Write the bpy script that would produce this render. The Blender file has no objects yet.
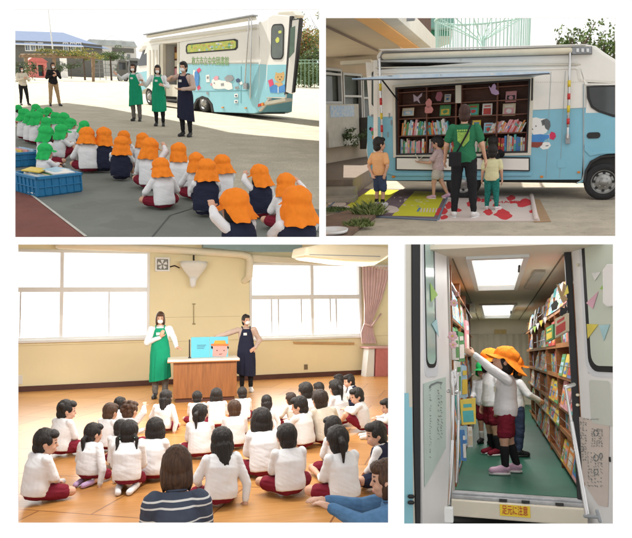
import bpy, bmesh, math, random
import numpy as np
from mathutils import Vector, Matrix, noise
R_=math.radians
V=Vector
random.seed(7)
scn=bpy.context.scene
COL=scn.collection
F=600.0; PPX=316.0; PPY=269.0      # focal length and centre of the picture, in photograph pixels

# ------------------------------------------------------------------ places
class Place:
    """one of the four places seen through the display wall; own level ground, own eye height"""
    def __init__(s,cx,yh,h,roll=0.0,side=None):
        s.cx,s.yh,s.h=cx,yh,h
        Y=V(((cx-PPX)/F,1,(PPY-yh)/F)).normalized()
        X=Y.cross(V((0,0,1))).normalized(); Z=X.cross(Y)
        if roll:
            q=Matrix.Rotation(R_(roll),3,Y); X=q@X; Z=q@Z
        s.R=Matrix((X,Y,Z)).transposed()
        s.M=s.R.to_4x4()@Matrix.Translation((0,0,-h))
        s.planes=side or []; s.far=None
    def ray(s,px,py): return s.R.transposed()@V(((px-PPX)/F,1,(PPY-py)/F))
    def G(s,px,py,z=0.0):
        if s.far and z==0.0 and py<s.far:          # far away: place by distance rather than by the grazing ground ray
            D=F*s.h/(py-s.hor(px)); p=s.P(px,s.yh,D); return V((p.x,p.y,0.0))
        d=s.ray(px,py); t=(z-s.h)/d.z
        return d*t+V((0,0,s.h))
    def hor(s,px):
        lo,hi=-300.,600.
        for _ in range(40):
            m=(lo+hi)/2
            if s.ray(px,m).z>0: lo=m
            else: hi=m
        return lo
    def P(s,px,py,D):
        d=s.ray(px,py); return d*(D/d.y)+V((0,0,s.h))
    def proj(s,p):
        w=s.M@V(p); return (PPX+F*w.x/w.y, PPY-F*w.z/w.y)
    def ztop(s,g,py):
        lo,hi=-3.0,60.0
        for _ in range(50):
            m=(lo+hi)/2
            if s.proj((g[0],g[1],m))[1]>py: lo=m
            else: hi=m
        return lo
YD=240.5
def pl_x(px,sign):   # keep sign*(x - k y) > 0
    return V((sign,-sign*(px-PPX)/F,0))
def pl_y(py,sign):
    return V((0,-sign*(PPY-py)/F,sign))
YARD=Place(167,72,1.30,roll=-2.0,side=[pl_x(322.5,-1),pl_y(YD,1)])
STREET=Place(470,111,1.63,roll=1.0,side=[pl_x(322.5,1),pl_y(YD,1)])
HALL=Place(203,311,1.60,roll=0.0,side=[pl_x(396,-1),pl_y(YD,-1)])
VANIN=Place(494,356,1.11,roll=-2.0,side=[pl_x(396,1),pl_y(YD,-1)])
YARD.far=89
CUR=[YARD]
TOPS=[]      # (object, place, authored_in_place_coordinates)

# ------------------------------------------------------------------ materials
_m={}
def mat(name,col,rough=0.7,var=0.12,scale=6.0,bump=0.0,metal=0.0,emit=0.0,col2=None,bscale=None,spec=0.5,stretch=None,alpha=None,trans=0.0,detail=5):
    if name in _m: return _m[name]
    m=bpy.data.materials.new(name); m.use_nodes=True; nt=m.node_tree; N=nt.nodes; L=nt.links
    b=N['Principled BSDF']; b.inputs['Roughness'].default_value=rough; b.inputs['Metallic'].default_value=metal
    b.inputs['Specular IOR Level'].default_value=spec
    c=(col[0],col[1],col[2],1)
    c2=col2 or tuple(x*(1-var*1.6) for x in col)
    tc=N.new('ShaderNodeTexCoord'); mp=N.new('ShaderNodeMapping'); L.new(tc.outputs['Object'],mp.inputs['Vector'])
    if stretch: mp.inputs['Scale'].default_value=stretch
    no=N.new('ShaderNodeTexNoise'); no.inputs['Scale'].default_value=scale; no.inputs['Detail'].default_value=detail; no.inputs['Roughness'].default_value=0.6
    L.new(mp.outputs[0],no.inputs['Vector'])
    cr=N.new('ShaderNodeValToRGB'); cr.color_ramp.elements[0].position=0.32; cr.color_ramp.elements[1].position=0.68
    cr.color_ramp.elements[0].color=(c2[0],c2[1],c2[2],1); cr.color_ramp.elements[1].color=c
    L.new(no.outputs['Fac'],cr.inputs['Fac']); L.new(cr.outputs[0],b.inputs['Base Color'])
    if bump:
        n2=N.new('ShaderNodeTexNoise'); n2.inputs['Scale'].default_value=bscale or scale*4; n2.inputs['Detail'].default_value=4
        L.new(mp.outputs[0],n2.inputs['Vector'])
        bp=N.new('ShaderNodeBump'); bp.inputs['Strength'].default_value=min(1,bump); bp.inputs['Distance'].default_value=0.02*max(1,bump)
        L.new(n2.outputs['Fac'],bp.inputs['Height']); L.new(bp.outputs[0],b.inputs['Normal'])
    if emit:
        b.inputs['Emission Color'].default_value=c; b.inputs['Emission Strength'].default_value=emit
    if trans: b.inputs['Transmission Weight'].default_value=trans
    if alpha is not None: b.inputs['Alpha'].default_value=alpha
    _m[name]=m; return m
def noise_spots(m,col,scale,th,amt=1.0,stretch=None):
    """scatter irregular patches of another pigment over a material"""
    nt=m.node_tree;N=nt.nodes;L=nt.links;b=N['Principled BSDF']
    src=b.inputs['Base Color'].links[0].from_socket
    tc=N.new('ShaderNodeTexCoord'); mp=N.new('ShaderNodeMapping'); L.new(tc.outputs['Object'],mp.inputs['Vector'])
    if stretch: mp.inputs['Scale'].default_value=stretch
    no=N.new('ShaderNodeTexNoise'); no.inputs['Scale'].default_value=scale; no.inputs['Detail'].default_value=6
    L.new(mp.outputs[0],no.inputs['Vector'])
    cr=N.new('ShaderNodeValToRGB'); cr.color_ramp.elements[0].position=th; cr.color_ramp.elements[0].color=(0,0,0,1)
    cr.color_ramp.elements[1].position=th+0.04; cr.color_ramp.elements[1].color=(amt,amt,amt,1)
    L.new(no.outputs['Fac'],cr.inputs['Fac'])
    mx=N.new('ShaderNodeMix'); mx.data_type='RGBA'
    L.new(cr.outputs[0],mx.inputs[0]); L.new(src,mx.inputs[6]); mx.inputs[7].default_value=(*col,1)
    L.new(mx.outputs[2],b.inputs['Base Color']); return m

# ------------------------------------------------------------------ mesh builder
class MB:
    def __init__(s): s.v=[]; s.f=[]; s.mi=[]
    def add(s,vs,fs,mi=0):
        o=len(s.v); s.v+= [tuple(x) for x in vs]; s.f+=[tuple(i+o for i in f) for f in fs]; s.mi+=[mi]*len(fs); return s
    def hexa(s,p,mi=0):   # 8 points: bottom 4 ccw, top 4 ccw
        return s.add(p,[(3,2,1,0),(4,5,6,7),(0,1,5,4),(1,2,6,5),(2,3,7,6),(3,0,4,7)],mi)
    def box(s,a,b,mi=0):
        x0,y0,z0=[min(a[i],b[i]) for i in range(3)]; x1,y1,z1=[max(a[i],b[i]) for i in range(3)]
        return s.hexa([(x0,y0,z0),(x1,y0,z0),(x1,y1,z0),(x0,y1,z0),(x0,y0,z1),(x1,y0,z1),(x1,y1,z1),(x0,y1,z1)],mi)
    def obox(s,c,sz,M3,mi=0):
        c=V(c); P=[]
        for dz in(-1,1):
            for dx,dy in((-1,-1),(1,-1),(1,1),(-1,1)):
                P.append(c+M3@V((dx*sz[0]/2,dy*sz[1]/2,dz*sz[2]/2)))
        return s.hexa(P,mi)
    def prism(s,pts,d,mi=0):
        n=len(pts); a=[V(p) for p in pts]; b=[p+V(d) for p in a]
        return s.add(a+b,[tuple(range(n)),tuple(range(2*n-1,n-1,-1))]+[(i,i+n,(i+1)%n+n,(i+1)%n) for i in range(n)],mi)
    def loft(s,rings,mi=0,closed=True):
        n=len(rings[0]); vs=[p for r in rings for p in r]; fs=[]
        for k in range(len(rings)-1):
            for i in range(n):
                j=(i+1)%n; fs.append((k*n+i,k*n+j,(k+1)*n+j,(k+1)*n+i))
        if closed: fs.append(tuple(reversed(range(n)))); fs.append(tuple(range((len(rings)-1)*n,len(rings)*n)))
        return s.add(vs,fs,mi)
    def cap(s,p0,p1,r0,r1,n=10,m=3,mi=0):   # tapered capsule
        p0=V(p0);p1=V(p1);d=p1-p0;l=d.length
        if l<1e-6: d=V((0,0,1)); p1=p0+d*1e-4
        d=d.normalized(); a=d.orthogonal().normalized(); b=d.cross(a)
        rings=[]
        for i in range(m+1):
            t=-math.pi/2+ (math.pi/2)*i/m*0.999+0.02
            t=min(t,0); rings.append((p0+d*(r0*math.sin(t)),r0*math.cos(t)))
        for i in range(m+1):
            t=(math.pi/2-0.02)*i/m; rings.append((p1+d*(r1*math.sin(t)),r1*math.cos(t)))
        R=[[c+(a*math.cos(2*math.pi*k/n)+b*math.sin(2*math.pi*k/n))*max(r,1e-4) for k in range(n)] for c,r in rings]
        return s.loft(R,mi)
    def cyl(s,p0,p1,r0,r1=None,n=16,mi=0):
        r1=r0 if r1 is None else r1
        p0=V(p0);p1=V(p1);d=(p1-p0).normalized(); a=d.orthogonal().normalized(); b=d.cross(a)
        return s.loft([[c+(a*math.cos(2*math.pi*k/n)+b*math.sin(2*math.pi*k/n))*r for k in range(n)] for c,r in((p0,r0),(p1,r1))],mi)
    def tube(s,pts,r,n=8,mi=0):
        for a,b in zip(pts[:-1],pts[1:]): s.cap(a,b,r,r,n=n,m=2,mi=mi)
        return s
    def ell(s,c,r,M3=None,n=14,m=8,mi=0):
        c=V(c); R=[]
        for i in range(m+1):
            t=math.pi*(i/m); t=min(max(t,0.03),math.pi-0.03)
            ring=[]
            for k in range(n):
                a=2*math.pi*k/n
                p=V((r[0]*math.sin(t)*math.cos(a),r[1]*math.sin(t)*math.sin(a),-r[2]*math.cos(t)))
                ring.append(c+(M3@p if M3 else p))
            R.append(ring)
        return s.loft(R,mi)
    def xf(s,M):
        s.v=[tuple(M@V(p)) for p in s.v]; return s
    def mesh(s,name,mats,smooth=False,bevel=0.0,autosm=False):
        me=bpy.data.meshes.new(name); me.from_pydata(s.v,[],s.f)
        for m in (mats if isinstance(mats,(list,tuple)) else [mats]): me.materials.append(m)
        me.polygons.foreach_set('material_index',s.mi)
        bm=bmesh.new(); bm.from_mesh(me); bmesh.ops.recalc_face_normals(bm,faces=bm.faces)
        if bevel:
            es=[e for e in bm.edges if len(e.link_faces)==2 and e.calc_face_angle(0)>0.5]
            bmesh.ops.bevel(bm,geom=es,offset=bevel,segments=2,profile=0.6,affect='EDGES',clamp_overlap=True)
        bm.to_mesh(me); bm.free()
        if smooth: me.polygons.foreach_set('use_smooth',[True]*len(me.polygons))
        me.update(); return me
    def build(s,name,mats,parent=None,smooth=False,bevel=0.0):
        return obj(name,s.mesh(name,mats,smooth,bevel),parent)

def obj(name,data,parent=None,cat=None,label=None,group=None,kind=None,authored=True):
    o=bpy.data.objects.new(name,data); COL.objects.link(o)
    if parent is not None: o.parent=parent
    else: TOPS.append((o,CUR[0],authored))
    if label: o['label']=label
    if cat: o['category']=cat
    if group: o['group']=group
    if kind: o['kind']=kind
    return o
def thing(name,label,cat,group=None,authored=True): return obj(name,None,None,cat,label,group,None,authored)
def tag(o,label=None,cat=None,group=None,kind=None):
    if label:o['label']=label
    if cat:o['category']=cat
    if group:o['group']=group
    if kind:o['kind']=kind
    return o

class Frame:
    """an upright plane in the current place: u along it, v up, n towards the eye"""
    def __init__(s,o,u,vert=None):
        s.S=CUR[0]; s.o=V(o); s.u=V(u).normalized(); s.v=V((0,0,1)); s.n=s.u.cross(s.v).normalized()
        if s.n.dot(V((0,0,s.S.h))-s.o)<0: s.n=-s.n
    def uv(s,px,py):
        d=s.S.ray(px,py); c=V((0,0,s.S.h)); t=(s.o-c).dot(s.n)/d.dot(s.n); p=c+d*t-s.o
        return p.dot(s.u),p.dot(s.v)
    def pt(s,u,v,off=0.0): return s.o+s.u*u+s.v*v+s.n*off
    def px(s,px,py,off=0.0):
        return s.pt(*s.uv(px,py),off)
    def poly(s,mb,pts,o0,o1,mi=0): return mb.prism([s.px(x,y,o0) for x,y in pts],s.n*(o1-o0),mi)
    def upoly(s,mb,pts,o0,o1,mi=0): return mb.prism([s.pt(x,y,o0) for x,y in pts],s.n*(o1-o0),mi)
    def rect(s,mb,u0,v0,u1,v1,o0,o1,mi=0): return s.upoly(mb,[(u0,v0),(u1,v0),(u1,v1),(u0,v1)],o0,o1,mi)
    def prect(s,mb,x0,y0,x1,y1,o0,o1,mi=0):
        a=s.uv(x0,y1); b=s.uv(x1,y0); return s.rect(mb,a[0],a[1],b[0],b[1],o0,o1,mi)
    def panel(s,mb,u0,v0,u1,v1,holes,o0,o1,mi=0):
        us=sorted({u0,u1}|{x for h in holes for x in(h[0],h[2]) if u0<x<u1}); vs=sorted({v0,v1}|{x for h in holes for x in(h[1],h[3]) if v0<x<v1})
        def solid(i,j):
            if i<0 or j<0 or i>=len(us)-1 or j>=len(vs)-1: return False
            cu=(us[i]+us[i+1])/2; cv=(vs[j]+vs[j+1])/2
            return not any(h[0]<cu<h[2] and h[1]<cv<h[3] for h in holes)
        P=s.pt
        for i in range(len(us)-1):
            for j in range(len(vs)-1):
                if not solid(i,j): continue
                a,b,c,d=us[i],us[i+1],vs[j],vs[j+1]
                mb.add([P(a,c,o1),P(b,c,o1),P(b,d,o1),P(a,d,o1)],[(0,1,2,3)],mi)
                mb.add([P(a,c,o0),P(b,c,o0),P(b,d,o0),P(a,d,o0)],[(3,2,1,0)],mi)
                if not solid(i-1,j): mb.add([P(a,c,o0),P(a,c,o1),P(a,d,o1),P(a,d,o0)],[(0,1,2,3)],mi)
                if not solid(i+1,j): mb.add([P(b,c,o0),P(b,c,o1),P(b,d,o1),P(b,d,o0)],[(3,2,1,0)],mi)
                if not solid(i,j-1): mb.add([P(a,c,o0),P(b,c,o0),P(b,c,o1),P(a,c,o1)],[(0,1,2,3)],mi)
                if not solid(i,j+1): mb.add([P(a,d,o0),P(b,d,o0),P(b,d,o1),P(a,d,o1)],[(3,2,1,0)],mi)
        return mb
    def mat3(s): return Matrix((s.u,s.v,s.n)).transposed()
def gframe(a,b,z=0.0):
    S=CUR[0]; p=S.G(*a,z); q=S.G(*b,z); p=V((p.x,p.y,0)); q=V((q.x,q.y,0)); return Frame(p,q-p)
def rrect(u0,v0,u1,v1,r,n=5):
    pts=[]
    for cx,cy,a0 in((u1-r,v1-r,0),(u0+r,v1-r,90),(u0+r,v0+r,180),(u1-r,v0+r,270)):
        for k in range(n+1):
            a=R_(a0+90*k/n); pts.append((cx+r*math.cos(a),cy+r*math.sin(a)))
    return pts
def blobpts(cx,cy,rx,ry,n=18,amp=.2,seed=0):
    return [(cx+rx*(1+amp*math.sin(seed+3*t)*math.cos(2*t+seed))*math.cos(t),cy+ry*(1+amp*math.sin(seed*2+2*t))*math.sin(t)) for t in [2*math.pi*k/n for k in range(n)]]
def text(body,name,size,m,frame,u,v,off,parent,width=None,align='CENTER'):
    cu=bpy.data.curves.new(name,'FONT'); cu.body=body; cu.size=size; cu.align_x=align; cu.align_y='CENTER'; cu.extrude=0.002
    o=bpy.data.objects.new(name,cu); COL.objects.link(o)
    bpy.context.view_layer.update()
    me=bpy.data.meshes.new_from_object(o.evaluated_get(bpy.context.evaluated_depsgraph_get()))
    bpy.data.objects.remove(o); bpy.data.curves.remove(cu)
    if len(me.vertices)==0: return None
    xs=[p.co.x for p in me.vertices]; w=max(xs)-min(xs); sx=(width/w) if width and w>0 else 1
    flip=1 if frame.u.cross(frame.v).dot(frame.n)>0 else -1
    M=Matrix.Translation(frame.pt(u,v,off))@Matrix((frame.u*flip,frame.v,frame.n)).transposed().to_4x4()@Matrix.Diagonal((sx,1,1,1))
    me.transform(M); me.materials.clear(); me.materials.append(m); me.name=name
    return obj(name,me,parent)

# ------------------------------------------------------------------ organic shapes
def blob(name,mb,voxel,mats,noise_amp=0.0,noise_f=20.0,smooth=3,strand=None):
    me=bpy.data.meshes.new('tmp'); me.from_pydata(mb.v,[],mb.f)
    bm=bmesh.new(); bm.from_mesh(me); bmesh.ops.recalc_face_normals(bm,faces=bm.faces); bm.to_mesh(me); bm.free()
    o=bpy.data.objects.new('tmp',me); COL.objects.link(o)
    r=o.modifiers.new('r','REMESH'); r.mode='VOXEL'; r.voxel_size=voxel; r.use_smooth_shade=True
    if smooth:
        q=o.modifiers.new('s','SMOOTH'); q.iterations=smooth; q.factor=0.5
    bpy.context.view_layer.update()
    out=bpy.data.meshes.new_from_object(o.evaluated_get(bpy.context.evaluated_depsgraph_get()))
    bpy.data.objects.remove(o); bpy.data.meshes.remove(me)
    out.name=name; out.materials.clear()
    for m in (mats if isinstance(mats,(list,tuple)) else [mats]): out.materials.append(m)
    if noise_amp or strand:
        nr=[v.normal.copy() for v in out.vertices]
        for v,n in zip(out.vertices,nr):
            c=v.co
            d=0
            if noise_amp: d+=noise_amp*noise.noise(c*noise_f)+noise_amp*1.0*(.35-abs(noise.noise(V((c.x*noise_f*.9+c.z*6,c.y*noise_f*.9,c.z*noise_f*2.6+c.x*9)))))
            if strand: d+=strand*noise.noise(V((c.x*75,c.y*75,c.z*9)))
            v.co=c+n*d
        out.update()
    out.polygons.foreach_set('use_smooth',[True]*len(out.polygons))
    return out
# ------------------------------------------------------------------ people
SKIN=mat('skin',(.62,.36,.25),.55,.06,30,bump=.05,spec=.35)
EYE=mat('eye_dark',(.03,.02,.02),.3,0); LIP=mat('lip',(.5,.2,.17),.5,.05)
def hairmat(n,c): return mat(n,c,.55,.45,70,bump=.35,bscale=260,stretch=(1,1,.10),spec=.35)
H_BLACK=hairmat('hair_black',(.022,.017,.015)); H_BROWN=hairmat('hair_brown',(.10,.048,.025)); H_DARK=hairmat('hair_dark_brown',(.045,.026,.018))
def cloth(n,c,var=.06,bump=.12,sc=9): return mat(n,c,.88,var,sc,bump=bump,bscale=120,spec=.15)
WHITE=cloth('white_cotton',(.77,.78,.80),.04); CREAM=cloth('cream_cotton',(.70,.64,.54),.06); MAROON=cloth('maroon_cotton',(.20,.018,.035)); NAVY=cloth('navy_cotton',(.022,.025,.05)); BLACKC=cloth('black_cotton',(.02,.02,.023))
ORANGE=cloth('orange_cap_cloth',(.90,.25,.025),.1); GREENC=cloth('green_cap_cloth',(.03,.48,.12),.1); APG=cloth('green_apron_cloth',(.012,.30,.16)); BEIGE=cloth('beige_knit',(.58,.44,.37)); TAN=cloth('tan_cotton',(.42,.29,.17))
GREYC=cloth('grey_cotton',(.16,.15,.14)); SNEAK=mat('shoe_white',(.75,.74,.74),.5,.05); SHOEB=mat('shoe_black',(.02,.02,.022),.5); PINK=mat('shoe_pink',(.72,.45,.62),.5,.1); LAV=cloth('lavender_cotton',(.55,.38,.62)); SOCKW=cloth('white_sock',(.7,.69,.66)); MASKM=cloth('mask_white',(.82,.82,.82),.02,.1)
KID=dict(pel=(.122,.092),wai=(.112,.088),che=(.120,.088),sho=(.112,.066),nk=.040,ua=(.031,.027),fa=(.026,.017),th=(.058,.042),ca=(.038,.024),head=(.080,.094,.102),hand=.72,foot=.075)
KIDS=dict(KID,head=(.075,.088,.096),pel=(.104,.084),wai=(.094,.076),che=(.102,.078),sho=(.098,.06))
ADU=dict(pel=(.155,.115),wai=(.125,.098),che=(.145,.105),sho=(.145,.08),nk=.046,ua=(.044,.037),fa=(.035,.022),th=(.078,.055),ca=(.054,.033),head=(.073,.088,.108),hand=1.0,foot=.11)

def rotM(yaw=0,pitch=0,roll=0):
    return Matrix.Rotation(R_(yaw),3,'Z')@Matrix.Rotation(R_(pitch),3,'X')@Matrix.Rotation(R_(roll),3,'Y')
def torso_rings(P,K,infl,t0=-.18,t1=1.0,n=18):
    pel,che,nk=V(P['pel']),V(P['che']),V(P['nk'])
    side=V(P.get('side',(1,0,0))).normalized()
    st=[(-.25,.6,'pel'),(-.12,.92,'pel'),(.08,1.0,'pel'),(.38,1.0,'wai'),(.68,1.0,'che'),(.88,.97,'sho'),(.96,.74,'sho'),(1.02,0,'nk'),(1.1,0,'nk')]
    out=[]
    for t,sc,k in st:
        if t<t0-.001 or t>t1+.001: continue
        # quadratic spine
        if t<.7: c=pel.lerp(che,t/.7)
        else: c=che.lerp(nk,(t-.7)/.3)
        ax=((che-pel) if t<.4 else (nk-pel) if t<.8 else (nk-che)).normalized()
        sd=(side-ax*side.dot(ax)).normalized(); fw=ax.cross(sd)
        rx,ry=(K[k][0]*sc,K[k][1]*sc) if k!='nk' else (K['nk'],K['nk'])
        rx+=infl; ry+=infl
        out.append([c+sd*rx*math.cos(a)+fw*ry*math.sin(a) for a in [2*math.pi*i/n for i in range(n)]])
    return out
def hand_shapes(mb,wr,el,palm,sz,curl=.5,fdir=None,spread=.0):
    wr=V(wr); d=(V(fdir) if fdir else wr-V(el)).normalized(); pn=V(palm); pn=(pn-d*pn.dot(d)).normalized(); sd=d.cross(pn)
    L=.085*sz
    M=Matrix((sd,d,pn)).transposed()
    mb.ell(wr+d*L*.5,(.040*sz,.052*sz,.016*sz),M)
    mb.cap(wr-d*.01,wr+d*L*.4,.021*sz,.026*sz)
    for i,(o,l) in enumerate(((-.030,.062),(-.010,.072),(.010,.067),(.028,.052))):
        b=wr+d*L*.86+sd*o*sz; r=.0085*sz
        a1=curl*.6; a2=curl*1.5; fd=(d+sd*o*spread*12).normalized()
        m=b+(fd*math.cos(a1)+pn*math.sin(a1))*l*.55*sz
        e=m+(fd*math.cos(a2)+pn*math.sin(a2))*l*.5*sz
        mb.cap(b,m,r*1.1,r,n=7,m=2); mb.cap(m,e,r,r*.8,n=7,m=2)
    b=wr+d*L*.3-sd*.030*sz; m=b+(d*.6-sd*.75+pn*.35).normalized()*.035*sz; e=m+(d*.9-sd*.2+pn*.4).normalized()*.03*sz
    mb.cap(b,m,.013*sz,.010*sz,n=7,m=2); mb.cap(m,e,.010*sz,.008*sz,n=7,m=2)
def head_shapes(mb,hd,Mh,K,ears=True):
    rx,ry,rz=K['head']; T=lambda x,y,z: V(hd)+Mh@V((x*rx,y*ry,z*rz))
    mb.ell(T(0,-.08,.12),(rx,ry*.98,rz*.92),Mh,n=20,m=12)
    mb.ell(T(0,.22,-.45),(rx*.72,ry*.68,rz*.55),Mh,n=16,m=10)
    mb.ell(T(.4,.55,-.3),(rx*.33,ry*.28,rz*.26),Mh); mb.ell(T(-.4,.55,-.3),(rx*.33,ry*.28,rz*.26),Mh)
    mb.cap(T(0,.88,.0),T(0,1.0,-.22),rx*.09,rx*.12,n=8)
    mb.ell(T(0,.86,-.56),(rx*.26,ry*.12,rz*.09),Mh)
    if ears:
        for s in(-1,1): mb.ell(T(s*1.0,-.08,-.08),(rx*.12,ry*.2,rz*.26),Mh,n=10,m=6)
def face_mats(me,hd,Mh,K):
    rx,ry,rz=K['head']; Mi=Mh.transposed(); hd=V(hd)
    for p in me.polygons:
        q=Mi@(p.center-hd); x,y,z=q.x/rx,q.y/ry,q.z/rz
        if y<.35: continue
        if ((abs(x)-.42)/.16)**2+((z-.06)/.07)**2<1: p.material_index=1
        elif ((abs(x)-.42)/.22)**2+((z-.30)/.03)**2<1: p.material_index=1
        elif (x/.27)**2+((z+.56)/.07)**2<1 and y>.7: p.material_index=2
def hair_shapes(mb,hd,Mh,K,style):
    rx,ry,rz=K['head']; T=lambda x,y,z: V(hd)+Mh@V((x*rx,y*ry,z*rz)); e=lambda c,r: mb.ell(T(*c),(r[0]*rx,r[1]*ry,r[2]*rz),Mh,n=18,m=12)
    e((0,-.24,.26),(1.13,.99,.98)); e((0,-.45,-.38),(.95,.70,.70)); e((0,.38,.72),(.88,.60,.40))
    for s in(-1,1): e((s*.78,.12,.22),(.3,.42,.42))
    if style=='bob': 
        e((0,-.30,-.35),(1.2,.82,.95)); 
        for s in(-1,1): e((s*.92,.1,-.35),(.30,.5,.85))
    if style=='shortbob': e((0,-.34,-.30),(1.10,.78,.72))
    if style in('long','long2'):
        e((0,-.30,-.35),(1.2,.82,.95)); mb.cap(T(0,-.6,-.3),T(0,-1.0,-2.0),.95*rx,.55*rx); mb.cap(T(.5,-.5,-.3),T(.35,-.95,-2.1),.5*rx,.3*rx); mb.cap(T(-.5,-.5,-.3),T(-.4,-.95,-1.9),.5*rx,.3*rx)
    if style=='pony': mb.cap(T(0,-1.0,.25),T(0,-1.55,-.1),.32*rx,.36*rx); mb.cap(T(0,-1.55,-.1),T(.05,-1.4,-1.5),.36*rx,.10*rx)
    if style=='sidepony': mb.cap(T(.3,-1.0,-.2),T(.55,-1.45,-.6),.25*rx,.34*rx); mb.cap(T(.55,-1.45,-.6),T(.6,-1.2,-2.0),.34*rx,.12*rx)
    if style=='twin':
        for s in(-1,1):
            p=T(s*.85,-.75,-.25)
            for i in range(6):
                q=T(s*(1.08+.05*(i%2)),-.85-.02*i,-.5-.32*i); mb.cap(p,q,(.24-.02*i)*rx,(.26-.025*i)*rx); p=q
    if style=='buns':
        for s in(-1,1): mb.ell(T(s*.85,-.75,.55),(.42*rx,.42*rx,.42*rx))
    if style=='bun': mb.ell(T(0,-1.05,-.1),(.48*rx,.42*rx,.44*rx))
    if style=='curly':
        rr=random.Random(3)
        for i in range(34):
            a=rr.uniform(0,6.28); t=rr.uniform(-.5,1); c=(1.05*math.cos(a)*math.cos(t),-.3+.95*math.sin(a)*math.cos(t),.25+.9*math.sin(t))
            if c[1]>.55 and c[2]<.4: continue
            e(c,(.24,.24,.24))
def cap_mesh(name,hd,Mh,K,m,flap=.125,seed=0,visor=.062):
    rx,ry,rz=K['head']; rx*=1.27; ry*=1.24; rz0=rz*1.14; na=48; rows=[]
    c0=V((0,-.16*K['head'][1],.30*rz)); rr=random.Random(seed); ph=rr.uniform(0,6)
    for i in range(11):
        t=R_(90-88*i/10); r=math.cos(t); z=math.sin(t)
        pf=1+.10*math.sin(math.pi*(i/10)**1.3)-.07*(i/10)**4
        rows.append([c0+V((rx*pf*r*math.sin(2*math.pi*k/na),ry*pf*r*math.cos(2*math.pi*k/na),rz0*z*1.04)) for k in range(na)])
    base=rows[-1]
    pit=math.asin(max(-1,min(1,Mh[2][1])))
    for j in range(1,9):
        s=j/8; row=[]
        for k in range(na):
            a=2*math.pi*k/na; fa=min(a,2*math.pi-a)   # 0 = front
            f=max(0,1-(fa/1.15)**2); bk=min(1,max(0,(fa-1.25)/.7))
            L=.014+visor*f**.6*(1 if f>0 else 0)+flap*bk
            dn=R_(18+40*(1-f)*(1) if f>0 else 66+6*math.sin(ph))-(pit*.9 if f<=0 else 0); wv=math.sin(a*9+ph)*.34*bk*s+ .25*math.sin(a*4+ph*2)*bk*s
            out=V((math.sin(a),math.cos(a),0))
            row.append(base[k]+out*(L*s*math.cos(dn)*(1+wv))+V((0,0,-L*s*math.sin(dn)*(1+.1*wv))))
        rows.append(row)
    vs=[V(hd)+Mh@p for r in rows for p in r]; fs=[]
    for j in range(len(rows)-1):
        for k in range(na):
            fs.append((j*na+k,(j+1)*na+k,(j+1)*na+(k+1)%na,j*na+(k+1)%na))
    me=bpy.data.meshes.new(name); me.from_pydata([tuple(v) for v in vs],[],fs)
    bm=bmesh.new(); bm.from_mesh(me); bmesh.ops.remove_doubles(bm,verts=bm.verts,dist=.0004); bm.to_mesh(me); bm.free()
    o=bpy.data.objects.new('tmp',me); COL.objects.link(o)
    q=o.modifiers.new('s','SOLIDIFY'); q.thickness=.0025; q=o.modifiers.new('u','SUBSURF'); q.levels=1
    bpy.context.view_layer.update(); out=bpy.data.meshes.new_from_object(o.evaluated_get(bpy.context.evaluated_depsgraph_get())); bpy.data.objects.remove(o)
    for v in out.vertices:
        c=v.co-V(hd); v.co+=c.normalized()*(.009*noise.noise(v.co*20+V((seed,0,0)))+.005*noise.noise(V((v.co.x*70,v.co.y*70,v.co.z*18))))
    out.name=name; out.materials.clear(); out.materials.append(m)
    out.polygons.foreach_set('use_smooth',[True]*len(out.polygons)); return out

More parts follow.
